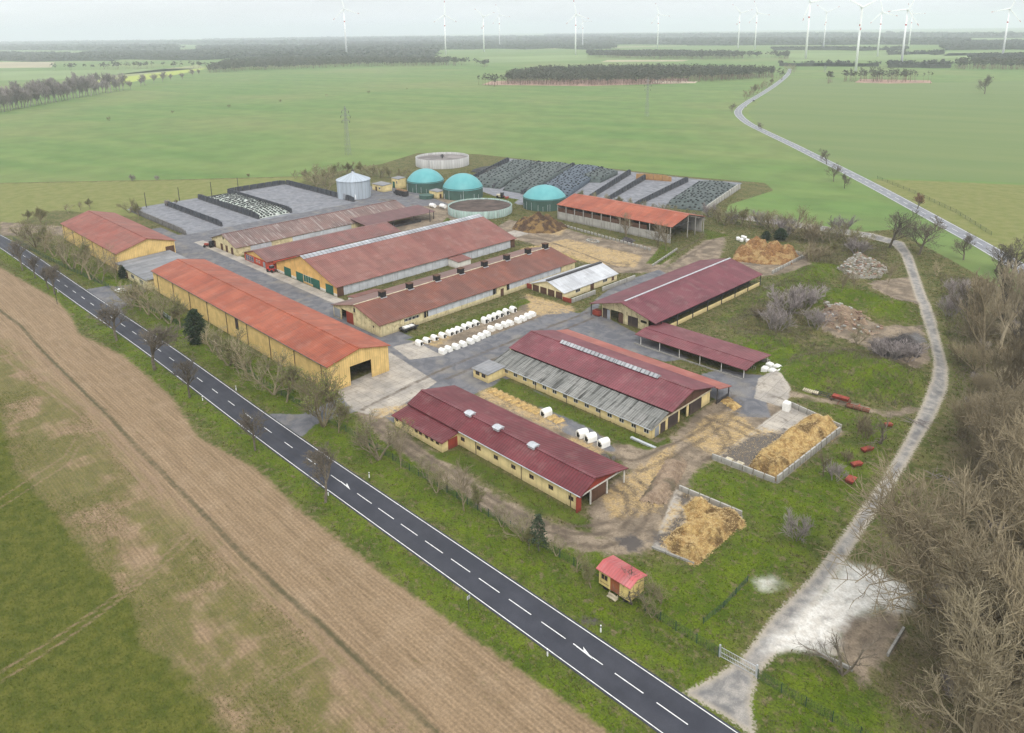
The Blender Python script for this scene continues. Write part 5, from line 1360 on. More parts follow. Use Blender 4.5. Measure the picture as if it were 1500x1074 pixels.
# straw beds
def straw_mat():
    t = NT('bedding_straw'); a = t.noise(1.2, 5); f = t.noise(8.0, 4, rough=.7)
    c = t.mix(t.mr(a, .35, .65), (0.64, 0.46, 0.20), (0.46, 0.30, 0.12)); c = t.mul(c, t.mr(f, .3, .7, .7, 1.2))
    t.bump(f, .8, .12); return t.done(c, .95, .1)
M_straw = straw_mat()
def straw_block(x, y, rz, l, w, h, seed):
    r = random.Random(seed); mb = MB(); n, m = 8, 5; vs = []
    for i in range(n + 1):
        for j in range(m + 1):
            u, v = i / n * 2 - 1, j / m * 2 - 1
            e = (1 - abs(u) ** 5) * (1 - abs(v) ** 5)
            xx, yy = u * l / 2 + r.uniform(-.06, .06), v * w / 2 + r.uniform(-.06, .06)
            c_, s_ = math.cos(rz), math.sin(rz)
            vs.append((x + xx * c_ - yy * s_, y + xx * s_ + yy * c_, .012 + h * min(1, e * 2.2) + r.uniform(0, .06) * (e > .1)))
    mb.add(vs, [(i * (m + 1) + j, (i + 1) * (m + 1) + j, (i + 1) * (m + 1) + j + 1, i * (m + 1) + j + 1) for i in range(n) for j in range(m)])
    return mb
beds = [(722, 573), (730.5, 577), (738, 581), (746, 584.5), (755, 588.5), (763.5, 593), (772, 597), (780, 600.5), (788, 604), (809, 612.5), (818.5, 617)]
for i, (px, py) in enumerate(beds):
    x, y = at(px, py)
    tag(straw_block(x, y, 1.35, 2.3, 1.35, .38, i).build('straw_bed', M_straw, smooth=True), f'{ordn[i]} yellow straw bed from the left along the courtyard grass', 'straw bed', 'straw beds in a row')

# white sacks and tote
def make_sack(x, y, rz, lab, group):
    g = empty('bulk_sack', (x, y, 0), lab, 'sack', group, rz)
    mb = MB(); w = .75; vs = []
    for z, s in ((0, .96), (.3, 1.0), (1.75, 1.0), (1.95, .92), (2.05, .6)):
        for a, b_ in ((-1, -1), (0, -1.06), (1, -1), (1.06, 0), (1, 1), (0, 1.06), (-1, 1), (-1.06, 0)): vs.append((a * w * s, b_ * w * s, z))
    fs = [(i * 8 + k, i * 8 + (k + 1) % 8, (i + 1) * 8 + (k + 1) % 8, (i + 1) * 8 + k) for i in range(4) for k in range(8)] + [tuple(range(32, 40))]
    mb.add(vs, fs); mb.build('bag', M_plastic, g, local=True, smooth=False)
    mb = MB()
    for k in (-1, 1): mb.bar((-.5, k * .5, 2.06), (.5, k * .5, 2.06), .1, .06)
    mb.build('lifting_strap', M_frame, g, local=True)
    return g
pr = None
for (px, py), lab in (((1120, 549), 'front left white bulk sack of the cluster at the shelter end'), ((1131, 552), 'front middle white bulk sack of the cluster at the shelter end'), ((1143, 553.5), 'front right white bulk sack of the cluster at the shelter end'),
                      ((1127, 543), 'rear left white bulk sack of the cluster at the shelter end'), ((1138, 546), 'rear middle white bulk sack of the cluster at the shelter end'), ((1149, 548.5), 'rear right white bulk sack of the cluster at the shelter end'),
                      ((1152, 601), 'single white bulk sack standing by the manure pad wall')):
    x, y = at(px, py)
    if pr is None: pr = make_sack(x, y, .1, lab, 'white bulk sacks'); o = pr
    else: o = copy_tree(pr); o.location = (x, y, 0); o.rotation_euler = (0, 0, rnd.uniform(-.2, .2)); tag(o, lab, 'sack', 'white bulk sacks')
    o.scale = (.95, .95, 1.0)

# ------------------------------------------------------------------ manure heaps, rubble
def heap_mat(name, cols, sc=.9):
    t = NT(name); a = t.noise(sc, 6, rough=.65, dist=.6); b = t.noise(sc * .3, 4); f = t.noise(7.0, 4, rough=.7)
    c = t.mix(t.mr(a, .38, .62), cols[0], cols[1]); c = t.mix(t.mr(b, .47, .62, 0, .9), c, cols[2])
    c = t.mul(c, t.mr(f, .3, .7, .65, 1.25)); t.bump(t.math('ADD', f, a), .9, .25); return t.done(c, .95, .1)
M_man1 = heap_mat('straw_manure', ((0.60, 0.43, 0.185), (0.40, 0.25, 0.10), (0.15, 0.095, 0.045)))
M_man2 = heap_mat('dark_manure', ((0.115, 0.07, 0.042), (0.070, 0.047, 0.034), (0.27, 0.175, 0.075)))
M_man3 = heap_mat('orange_manure', ((0.33, 0.185, 0.08), (0.20, 0.105, 0.05), (0.42, 0.29, 0.135)))
M_rub = heap_mat('mixed_rubble', ((0.34, 0.29, 0.23), (0.15, 0.16, 0.10), (0.27, 0.25, 0.22)), 1.6)
M_sand = heap_mat('sandy_spoil', ((0.36, 0.27, 0.19), (0.26, 0.19, 0.135), (0.15, 0.125, 0.085)), .5)
M_ash = heap_mat('dark_brushwood', ((0.085, 0.075, 0.075), (0.05, 0.045, 0.045), (0.13, 0.12, 0.11)), 1.2)
M_barkchip = plain('dead_branches', (.13, .115, .105), .95, .4, 1.0); M_chunk = plain('broken_brick', (.26, .17, .12), .95, .4, 1.0)
def heap(name, lab, cat, poly, h, mat, seed=1, rough=.45, base=None, edge=2.6, res=.42, chunks=0, sticks=False):
    poly = [Vector(p) for p in poly]; P = np.array([(p.x, p.y) for p in poly])
    x0, y0 = P.min(0) - .5; x1, y1 = P.max(0) + .5
    xs_ = np.arange(x0, x1, res); ys_ = np.arange(y0, y1, res); X_, Y_ = np.meshgrid(xs_, ys_)
    sd = sd_poly(X_.ravel(), Y_.ravel(), P, 20).reshape(X_.shape)
    r = np.random.RandomState(seed); Hh = np.zeros(X_.shape)
    for k in range(26):
        f = r.uniform(.25, 2.2); th = r.uniform(0, 6.28); ph = r.uniform(0, 6.28)
        Hh += np.sin((X_ * math.cos(th) + Y_ * math.sin(th)) * f + ph + 1.1 * np.sin((X_ * math.sin(th) - Y_ * math.cos(th)) * f * .8)) / (f + .4) * .32
    lump = Hh * rough * 1.5 + r.rand(*X_.shape) * rough * .7
    prof = np.clip(sd / edge, 0, 1); prof = prof * (2 - prof)
    zz = prof * (h + lump) + (relief(X_, Y_)) - .05
    ok = sd > -.3
    idx = -np.ones(X_.shape, int); mb = MB(); vs = []
    for i in range(X_.shape[0]):
        for j in range(X_.shape[1]):
            if ok[i, j]: idx[i, j] = len(vs); vs.append((float(X_[i, j] + r.uniform(-.15, .15)), float(Y_[i, j] + r.uniform(-.15, .15)), float(zz[i, j])))
    fs = []
    for i in range(X_.shape[0] - 1):
        for j in range(X_.shape[1] - 1):
            q_ = (idx[i, j], idx[i, j + 1], idx[i + 1, j + 1], idx[i + 1, j])
            if min(q_) >= 0: fs.append(q_)
    mb.add(vs, fs)
    rr = random.Random(seed); C_ = [v for v in vs if v[2] - float(relief(v[0], v[1])) > .25 * h]
    if chunks and C_:
        for k in range(chunks):
            v = rr.choice(C_); a = rr.uniform(0, 3.1); s = rr.uniform(.15, .5)
            if sticks:
                dx_, dy_, dz_ = math.cos(a) * s * 4, math.sin(a) * s * 4, rr.uniform(-.3, .6)
                mb.tube((v[0], v[1], v[2] + .05), (v[0] + dx_, v[1] + dy_, v[2] + .1 + dz_), .05, .02, 4, 1)
            else:
                q_ = [(v[0] + sx * s * math.cos(a) - sy * s * .7 * math.sin(a) + rr.uniform(-.08, .08), v[1] + sx * s * math.sin(a) + sy * s * .7 * math.cos(a), v[2] + sz * s * .8 + rr.uniform(-.08, .08)) for sz in (-.4, .6) for sx, sy in ((-1, -1), (1, -1), (1, 1), (-1, 1))]
                mb.hexa(q_, 1 + (k % 2))
    return tag(mb.build(name, [mat] + ([M_barkchip] if sticks else [M_concrete, M_chunk]) if chunks else mat), lab, cat)
heap('manure_heap', 'long golden straw manure heap against the walled pad right of the grey roofed barn', 'manure heap', pp((1092, 690), (1138, 706), (1230, 634), (1222, 618), (1180, 612), (1150, 638), (1118, 660)), 2.0, M_man1, 3)
heap('manure_heap', 'golden straw manure heap on the small pad nearest the pink roofed hut', 'manure heap', pp((968, 798), (990, 814), (1020, 829), (1050, 802), (1091, 768), (1080, 752), (1050, 743), (1020, 734), (1002, 744), (1010, 768), (984, 780)), 1.6, M_man1, 5, .6)
heap('manure_heap', 'dark brown manure heap in front of the orange hay barn', 'manure heap', pp((750, 336), (775, 342), (810, 342), (832, 334), (815, 325), (785, 320), (757, 325)), 2.7, M_man2, 7, .6, edge=5)
heap('manure_heap', 'orange brown manure heap behind the end of the smooth wine red roof', 'manure heap', pp((1072, 382), (1120, 388), (1160, 388), (1170, 375), (1140, 362), (1095, 358), (1078, 368)), 2.0, M_man3, 9, .7, edge=3.5)
heap('rubble_heap', 'mixed rubble and branch heap on the rough ground by the side track', 'rubble', pp((1225, 395), (1250, 410), (1290, 408), (1302, 398), (1280, 384), (1245, 380)), 1.8, M_rub, 11, .6, edge=3, chunks=420)
heap('sand_heap', 'pinkish sandy spoil heap on the rough ground', 'spoil heap', pp((1196, 470), (1225, 490), (1270, 492), (1305, 485), (1270, 465), (1235, 455), (1205, 452)), 0.55, M_sand, 13, .75, edge=5, chunks=120)
heap('brush_heap', 'dark brushwood heap at the bend of the side track', 'brush heap', pp((1275, 522), (1300, 536), (1345, 532), (1352, 510), (1330, 494), (1295, 498)), 1.1, M_ash, 15, .5, edge=3, chunks=500, sticks=True)
heap('soil_heap', 'low brown earth bank between the two manure pads', 'spoil heap', pp((935, 735), (975, 740), (1008, 680), (995, 668), (975, 676)), .9, M_sand, 17, .3, edge=2)
heap('straw_heap', 'loose straw dropped in front of the grey roofed barn gable', 'straw heap', pp((1055, 588), (1075, 602), (1088, 596), (1065, 580)), .5, M_man1, 19, .3, edge=1.5)
heap('soil_heap', 'small black soil heap in front of the hay barn wall', 'spoil heap', pp((908, 353), (925, 357), (932, 352), (918, 347)), 1.0, M_ash, 21, .2, edge=2)
def pad_wall(lab, p, q, h, th=.3, cap=True, hole=False):
    (x0, y0), (x1, y1) = at(*p), at(*q)
    mb = MB(); d = Vector((x1 - x0, y1 - y0)); L = d.length; n = max(2, int(L / 2.0))
    for i in range(n):
        a, c = i / n, (i + 1) / n - .015 / 1
        mb.bar((x0 + d.x * a, y0 + d.y * a, h / 2), (x0 + d.x * (c), y0 + d.y * (c), h / 2), th, h)
    return tag(mb.build('pad_wall', M_concrete), lab, 'wall', 'concrete manure pad walls')
pad_wall('near concrete wall of the larger manure pad', (1043, 672), (1136, 708), 1.1)
pad_wall('long concrete wall along the grass side of the larger manure pad', (1138, 708), (1231, 634), 1.5)
pad_wall('grey concrete wall behind the larger manure pad, past the single sack', (1232, 630), (1158, 596), 1.2)
pad_wall('low concrete wall along the upper edge of the smaller manure pad', (995, 718), (1088, 757), 1.0)
pad_wall('low concrete kerb wall along the roadside edge of the smaller manure pad', (955, 803), (1018, 827), .35)
pad_wall('low concrete wall around the orange brown manure heap', (1085, 352), (1180, 376), 1.3)
pad_wall('grey wall from the orange brown heap down towards the wine red roof', (1180, 376), (1130, 402), 1.2)
pad_wall('pale retaining wall in front of the hay barn', (826, 332), (955, 368), 1.0)
pad_wall('short pale retaining wall edge of the green bank near the hay barn', (992, 366), (955, 391), .8)
pad_wall('low broken wall around the brown patch near the thicket, left side', (1196, 958), (1250, 984), .5)
pad_wall('low broken wall around the brown patch near the thicket, right side', (1300, 962), (1324, 922), .5)
for (px, py), lab in (((1068, 678), 'left pale concrete block by the near wall of the manure pad'), ((1084, 684), 'right pale concrete block by the near wall of the manure pad')):
    x, y = at(px, py); mb = MB(); mb.hexa([(x - .7, y - .5, 0), (x + .7, y - .5, 0), (x + .7, y + .5, 0), (x - .7, y + .5, 0), (x - .66, y - .46, .9), (x + .66, y - .46, .9), (x + .66, y + .46, .9), (x - .66, y + .46, .9)])
    mb.box(x - .2, x + .2, y - .12, y + .12, .901, 1.0); tag(mb.build('concrete_block', M_beam), lab, 'block', 'concrete blocks')

# ------------------------------------------------------------------ implements and yard clutter
M_rustred = plain('rusty_red_paint', (0.30, 0.060, 0.038), .8, .4, 1.0)
M_rust = plain('rust', (0.14, 0.06, 0.035), .9, .4, 1.5)
def trough(px, py, rz, lab, l=2.2, w=1.1, tilt=0.0):
    x, y = at(px, py); g = empty('feed_trough', (x, y, float(relief(x, y))), lab, 'trough', 'red feed troughs in the grass', rz)
    mb = MB(); mb.hexa([(-l / 2 + .15, -w / 2 + .15, .25), (l / 2 - .15, -w / 2 + .15, .25), (l / 2 - .15, w / 2 - .15, .25), (-l / 2 + .15, w / 2 - .15, .25), (-l / 2, -w / 2, .75), (l / 2, -w / 2, .75), (l / 2, w / 2, .75), (-l / 2, w / 2, .75)]); mb.build('tub', M_rustred, g, local=True)
    mb = MB(); mb.box(-l / 2 + .12, l / 2 - .12, -w / 2 + .12, w / 2 - .12, .752, .77); mb.build('lid', M_rustred, g, local=True)
    for a in (-1, 1):
        mb = MB(); mb.box(a * l * .35 - .05, a * l * .35 + .05, -w * .4, w * .4, 0, .3); mb.build('leg', M_rust, g, local=True)
trough(1270, 661, 1.2, 'upper red trough in the grass, beside the dark bush', 2.6)
trough(1254.5, 683, 1.1, 'middle red trough in the grass below the dark bush', 2.2)
trough(1246, 706, 1.6, 'lowest red trough in the grass, nearest the side track', 2.2, 1.5)
trough(1301, 625, .9, 'small red trough right of the dark leaning tree', 1.6, 1.0)
def implement(px, py, rz, lab, name, build):
    x, y = at(px, py); g = empty(name, (x, y, float(relief(x, y))), lab, 'farm implement', 'old implements parked on the grass', rz); build(g); return g
def harrow(g):
    mb = MB()
    for a in (-1, 0, 1): mb.bar((-2.4, a, .6), (2.4, a, .6), .1, .12)
    for a in (-2.3, -.8, .8, 2.3): mb.bar((a, -1.1, .66), (a, 1.1, .66), .1, .1)
    mb.build('frame', M_dsteel, g, local=True)
    mb = MB()
    for k in range(14):
        for a in (-1, 0, 1): mb.tube((-2.2 + k * .34, a, .6), (-2.15 + k * .34, a + .05, .0), .03, .015, 4)
    mb.build('tines', M_rust, g, local=True)
    mb = MB(); mb.bar((2.4, 0, .6), (3.6, 0, .45), .12, .12); mb.build('drawbar', M_dsteel, g, local=True)
def seeder(g):
    mb = MB(); mb.hexa([(-1.6, -.4, .7), (1.6, -.4, .7), (1.6, .4, .7), (-1.6, .4, .7), (-1.7, -.7, 1.4), (1.7, -.7, 1.4), (1.7, .7, 1.4), (-1.7, .7, 1.4)]); mb.build('hopper', M_rustred, g, local=True)
    for a in (-1.9, 1.9):
        mb = MB(); mb.tube((a - .12, 0, .55), (a + .12, 0, .55), .55, n=14); mb.build('wheel', M_rust, g, local=True)
    mb = MB(); mb.bar((0, -.4, .6), (0, -2.4, .4), .12, .12); mb.build('drawbar', M_rust, g, local=True)
def rollers(g):
    for a in (-1.6, 0, 1.6):
        mb = MB(); mb.tube((a - .7, 0, .38), (a + .7, 0, .38), .38, n=12); mb.build('roller', M_rust, g, local=True)
    mb = MB(); mb.bar((-2.4, .55, .7), (2.4, .55, .7), .12, .12); mb.bar((0, .55, .7), (0, 2.2, .5), .12, .12); mb.build('frame', M_rustred, g, local=True)
def pallets(g):
    for k in range(3):
        mb = MB(); z = k * .16
        for a in (-.5, 0, .5): mb.box(-1.6, 1.6, a - .05, a + .05, z, z + .1)
        for a in np.linspace(-1.5, 1.5, 8): mb.box(a - .12, a + .12, -.6, .6, z + .102, z + .13)
        mb.build('pallet', M_beam, g, local=True)
implement(1187, 578, .15, 'flat pale timber stack at the left end of the implement row', 'timber_stack', pallets)
implement(1207, 583, .1, 'dark spike harrow second in the implement row', 'harrow', harrow)
implement(1231, 590, .1, 'rusty red seed hopper in the middle of the implement row', 'seed_drill', seeder)
implement(1256, 601, .15, 'rusty field roller at the right end of the implement row', 'field_roller', rollers)
# vehicles and bits in the yard
def trailer_flat(px, py, rz, lab):
    x, y = at(px, py); g = empty('farm_trailer', (x, y, 0), lab, 'trailer', None, rz)
    mb = MB(); mb.box(-2.6, 2.6, -1.1, 1.1, .8, .95); mb.build('bed', M_dsteel, g, local=True)
    mb = MB(); mb.box(-2.6, 2.6, -1.1, -1.04, .951, 1.3); mb.box(-2.6, 2.6, 1.04, 1.1, .951, 1.3); mb.box(-2.6, -2.54, -1.03, 1.03, .951, 1.3); mb.build('side_board', M_dsteel, g, local=True)
    mb = MB(); mb.box(-1.8, 0, -.8, .6, .952, 1.5); mb.box(.4, 1.6, -.6, .7, .952, 1.35); mb.build('load', M_plastic, g, local=True)
    for a in (-1.6, 1.6):
        for c in (-1, 1):
            mb = MB(); mb.tube((a, c * .95 - .1, .42), (a, c * .95 + .1, .42), .42, n=12); mb.build('wheel', M_black, g, local=True)
trailer_flat(599, 484, 1.6, 'dark flat trailer with white load beside the corner of the vented barn')
x, y = at(404, 397)
g = empty('telehandler', (x - .2, y - 1.5, 0), 'small red loader parked between the workshop and the ochre barn', 'loader', None, .3)
mb = MB(); mb.box(-1.6, 1.6, -.8, .8, .6, 1.4); mb.build('body', plain('loader_red', (.40, .03, .025), .5, .2, 1.0), g, local=True)
mb = MB(); mb.box(-.3, .8, -.7, .7, 1.4, 2.3); mb.build('cab', M_glass, g, local=True)
mb = MB(); mb.bar((.8, 0, 1.5), (3.0, 0, .6), .3, .3); mb.build('arm', M_dsteel, g, local=True)
for a in (-1, 1):
    for c in (-1, 1):
        mb = MB(); mb.tube((a, c * .75 - .15, .55), (a, c * .75 + .15, .55), .55, n=12); mb.build('wheel', M_black, g, local=True)
x, y = at(306, 362)
g = empty('tractor', (x, y, 0), 'rusty tractor parked at the corner of the weathered barn', 'tractor', None, .6)
mb = MB(); mb.box(-1.7, .6, -.45, .45, .8, 1.5); mb.build('bonnet', M_rustred, g, local=True)
mb = MB(); mb.box(.6, 1.9, -.7, .7, 1.0, 2.6); mb.build('cab', M_glass, g, local=True)
for a, r in ((1.3, .8), (-1.3, .5)):
    for c in (-1, 1):
        mb = MB(); mb.tube((a, c * .85 - .18, r), (a, c * .85 + .18, r), r, n=14); mb.build('wheel', M_black, g, local=True)
# wrapped bales and white tanks
def bale(px, py, lab, rz=0, grp='white wrapped bales', r=.75):
    x, y = at(px, py); mb = MB(); mb.lathe([(.02, 0), (r * .9, 0), (r, .12), (r, 1.15), (r * .9, 1.28), (.02, 1.3)], 16, (x, y))
    tag(mb.build('wrapped_bale', M_plastic, smooth=True), lab, 'bale', grp)
for k, (px, py) in enumerate(((1081, 352), (1086, 354), (1091, 351), (1095, 355), (1088, 350))):
    bale(px, py, f'{ordn[k]} white wrapped bale from the left in the pile right of the hay barn')
def ibc(px, py, lab):
    x, y = at(px, py); g = empty('liquid_tank', (x, y, 0), lab, 'tank', 'white liquid tanks by the manure tank')
    mb = MB(); mb.tube((x - 1.6, y, 1.0), (x + 1.6, y, 1.0), .95, n=18); mb.build('barrel', M_plastic, g, smooth=False)
    mb = MB(); mb.box(x - 1.3, x - 1.0, y - .7, y + .7, 0, .35); mb.box(x + 1.0, x + 1.3, y - .7, y + .7, 0, .35); mb.build('cradle', M_dsteel, g)
    mb = MB(); mb.tube((x, y, 1.9), (x, y, 2.15), .25, n=10); mb.build('cap', M_plastic, g)
ibc(634, 304, 'left white liquid tank near the open manure tank'); ibc(649, 305, 'right white liquid tank near the open manure tank')
# small loader by digesters
x, y = at(733, 290)
g = empty('wheel_loader', (x, y, 0), 'pale wheel loader on the grass between the middle and right digesters', 'loader', None, .3)
mb = MB(); mb.box(-1.8, .4, -.9, .9, .7, 1.8); mb.build('body', M_beam, g, local=True)
mb = MB(); mb.box(.4, 1.6, -.8, .8, .9, 2.9); mb.build('cab', M_glass, g, local=True)
mb = MB(); mb.bar((1.6, 0, 1.2), (3.6, 0, .6), .3, .3); mb.box(3.4, 4.2, -1.2, 1.2, .1, .9); mb.build('bucket', M_rustred, g, local=True)
for a in (-1.2, 1.3):
    for c in (-1, 1):
        mb = MB(); mb.tube((a, c * .9 - .2, .65), (a, c * .9 + .2, .65), .65, n=12); mb.build('wheel', M_black, g, local=True)
# tyre ring of stones in the yard
x, y = at(868, 354)
mb = MB()
for k in range(11):
    a = k / 11 * 6.28; mb.box(x + 2.6 * math.cos(a) - .45, x + 2.6 * math.cos(a) + .45, y + 1.6 * math.sin(a) - .35, y + 1.6 * math.sin(a) + .35, 0, .4 + .1 * (k % 3))
tag(mb.build('stone_ring', M_concrete), 'ring of old kerb stones on the bare yard before the hay barn', 'stone ring')
x, y = at(1125, 582) 
# white sign and plank by the entrance
# ------------------------------------------------------------------ masts, turbines
M_turb = plain('turbine_white', (0.88, 0.89, 0.90), .5, .04, .05)
M_tred = plain('turbine_red_band', (0.45, 0.035, 0.03), .5, .1, .1)
T = [((508, 82), (504.5, 13), 12, 'far left wind turbine, standing alone above the dark wood'),
     ((653, 81), (650.5, 22), 0, 'second wind turbine from the left, with a blade straight up'),
     ((709, 76), (708, 24.5), 50, 'left and taller of a pair of distant turbines left of centre'),
     ((732, 70), (731, 22), 20, 'right and fainter of a pair of distant turbines left of centre'),
     ((843, 81), (843, 21), 12, 'nearer of two overlapping turbines in the picture centre'),
     ((853.5, 70), (853.5, 31), 28, 'small faint turbine just behind the central one'),
     ((963, 71), (964.3, 21), 20, 'lone turbine above the right part of the pine wood'),
     ((1081, 71), (1083.5, 19), 45, 'left of two slim turbines above the bend of the far road'),
     ((1105.5, 73), (1108, 19), 20, 'right of two slim turbines above the bend of the far road'),
     ((1180, 86), (1187, 3), 40, 'tall turbine whose blades leave the top of the picture, right of the far road'),
     ((1206, 73), (1210, 18), 55, 'smaller turbine between the two tallest on the right'),
     ((1253, 107), (1262, 11), 60, 'tallest and nearest turbine, rising from the small pine grove'),
     ((1285, 83), (1291, 18), 15, 'slim turbine just right of the nearest one'),
     ((1320, 97), (1330.5, 14), 95, 'big turbine right of the pine grove with one blade level to the right'),
     ((1331, 70), (1337, 20), 30, 'fainter turbine hidden close behind the big right one'),
     ((1468, 86), (1481, 13), 100, 'far right turbine near the picture edge')]
def turbine(basepx, hubpx, rot, lab):
    x, y = at(*basepx); h = height_to(x, y, hubpx[1])
    if h > 150:
        s = 150.0 / h; 
    g = empty('wind_turbine', (x, y, 0), lab, 'wind turbine', 'wind turbines on the horizon')
    s = h / 110.0
    mb = MB(); mb.tube((x, y, 0), (x, y, h), 2.4 * s, 1.35 * s, 16); tw = mb.build('tower', M_turb, g, smooth=True)
    az = math.atan2(-y, -x) + .25     # rotor looks roughly at the camera
    f = Vector((math.cos(az), math.sin(az), 0)); r_ = Vector((-f.y, f.x, 0))
    if s > 0.9:
        mb = MB(); z0 = h * .72; mb.tube((x, y, z0), (x, y, z0 + 3 * s), 1.72 * s, 1.70 * s, 16, cap=False); mb.build('warning_band', M_tred, tw)
    mb = MB(); c = Vector((x, y, h)); mb.bar(c - f * 6 * s, c + f * 4 * s, 3.6 * s, 3.6 * s); mb.build('nacelle', M_turb, g)
    hub = c + f * 5.2 * s
    mb = MB(); mb.tube(hub - f * 1.4 * s, hub + f * 1.8 * s, 1.8 * s, .5 * s, 12); mb.build('hub', M_turb, g)
    L = .38 * h
    for k in range(3):
        a = math.radians(rot + 120 * k)
        d = (Vector((0, 0, 1)) * math.cos(a) - r_ * math.sin(a)); w = d.cross(f)
        mb = MB(); st = [(0.02, .9, .9), (.14, 1.9, .6), (.45, 1.35, .32), (.8, .85, .2), (1.0, .25, .08)]
        vs = []
        for u, cw, th in st:
            p = hub + d * L * u
            for sg, tg in ((-.35, 0), (0, 1), (.65, 0), (0, -1)): vs.append(tuple(p + w * cw * s * sg * 1.7 + f * th * s * tg))
        fs = [(i * 4 + k2, i * 4 + (k2 + 1) % 4, (i + 1) * 4 + (k2 + 1) % 4, (i + 1) * 4 + k2) for i in range(4) for k2 in range(4)]
        mb.add(vs, fs, 0)
        mb.m = [1 if (i // 4) == 3 and False else 0 for i in range(len(mb.f))]
        bl = mb.build('blade', M_turb, g)
        if s > 0.8:
            mb = MB(); p0 = hub + d * L * .80; p1 = hub + d * L * .90
            mb.bar(p0, p1, 2.0 * s, 2.0 * s * .45); mb.build('tip_band', M_tred, bl)
for a in T: turbine(*a)

M_pylon = plain('weathered_galvanised_lattice', (.24, .25, .25), .6, .2, .3)
def pylon(px, py, top, lab, arms=3):
    x, y = at(px, py); h = height_to(x, y, top)
    g = empty('power_pylon', (x, y, 0), lab, 'pylon', 'lattice pylons in the fields')
    mb = MB(); n = 9
    def c(k, s): 
        z = h * .97 * k / n; w = 1.1 * (1 - k / n) ** 1.1 + .38; return (x + s[0] * w, y + s[1] * w, z)
    S = [(-1, -1), (1, -1), (1, 1), (-1, 1)]
    for k in range(n):
        for i in range(4):
            mb.bar(c(k, S[i]), c(k + 1, S[i]), .11, .11); mb.bar(c(k, S[i]), c(k + 1, S[(i + 1) % 4]), .07, .07); mb.bar(c(k + 1, S[i]), c(k + 1, S[(i + 1) % 4]), .07, .07)
    mb.tube((x, y, h * .95), (x, y, h), .2, n=5)
    mb.build('lattice_mast', M_pylon, g)
    for k, (zf, w) in enumerate(((.70, 2.6), (.80, 3.2), (.90, 2.3))):
        mb = MB(); z = h * zf
        d = Vector((.7, .7, 0))
        a, b_ = Vector((x, y, z)) - d * w, Vector((x, y, z)) + d * w
        mb.bar(a, b_, .2, .2); mb.bar(a, (x, y, z + 1.6), .16, .16); mb.bar(b_, (x, y, z + 1.6), .16, .16)
        arm = mb.build('crossarm', M_pylon, g)
        for e in (a, b_):
            mb = MB(); mb.tube(e, e - Vector((0, 0, 1.6)), .16, n=5); mb.build('insulator', M_dsteel, arm)
pylon(510, 227, 155, 'lattice power pylon in the green field above the grain silo')
pylon(947.5, 171, 113, 'lattice power pylon in front of the long pine wood')
pylon(1208, 106, 96, 'small faint pylon by the pine grove')
def pole(px, py, top, lab, name='lamp_pole', lean=0, grp='dark poles along the bunker edge'):
    x, y = at(px, py); h = height_to(x, y, top); g = empty(name, (x, y, 0), lab, 'pole', grp)
    mb = MB(); mb.tube((x, y, 0), (x, y, h), .20, .14, 7); mb.build('mast', M_dsteel, g)
    mb = MB(); mb.bar((x, y, h - .1), (x + .9, y - .3, h + .05), .2, .14); mb.build('lamp_head', M_dsteel, g)
for k, (px, py, tp) in enumerate(((214.5, 304, 282), (263, 294, 274.5), (310.5, 288, 266.5), (349.5, 281, 260.5))):
    pole(px, py, tp, f'{ordn[k]} dark lamp pole from the left along the rear edge of the left bunkers')
pole(630, 325, 308, 'thin pole standing by the canopy of the weathered barn', grp=None)
# delineators and signs
M_deli = plain('delineator_white', (.80, .80, .78), .5, .05, 3.0)
D = [(85, 428.5, 'left verge delineator under the far bare roadside trees'), (297, 587, 'near verge delineator right of the third bare roadside tree'), (346, 572, 'far verge delineator in front of the orange roofed barn'),
     (481, 726, 'near verge delineator beside the last roadside tree'), (541, 700, 'far verge delineator left of the front barn'), (802, 961, 'near verge delineator by the lower road arrow'), (880, 926, 'far verge delineator below the pink roofed hut')]
for px, py, lab in D:
    x, y = at(px, py); g = empty('delineator_post', (x, y, 0), lab, 'roadside post', 'white roadside delineator posts')
    mb = MB(); mb.box(x - .08, x + .08, y - .07, y + .07, 0, 1.15); mb.build('post', M_deli, g)
    mb = MB(); mb.box(x - .084, x + .084, y - .074, y + .074, .78, .98); mb.build('black_band', M_black, g)
x, y = at(687, 896); g = empty('road_sign', (x, y, 0), 'thin sign post with small grey back on the near verge', 'sign')
mb = MB(); mb.tube((x, y, 0), (x, y, 2.6), .04, n=6); mb.build('post', M_dsteel, g)
mb = MB(); mb.box(x - .02, x + .02, y - .3, y + .3, 2.1, 2.7); mb.build('plate', M_steel, g)
x, y = at(84, 446)
g = empty('sign_post', (x, y, 0), 'thin dark pole on the near verge among the bare trees at the left', 'pole'); mb = MB(); mb.tube((x, y, 0), (x, y, 7.5), .09, n=6); mb.build('mast', M_dsteel, g); mb = MB(); mb.box(x - .1, x + .1, y - .1, y + .1, 7.5, 7.8); mb.build('cap', M_dsteel, g)
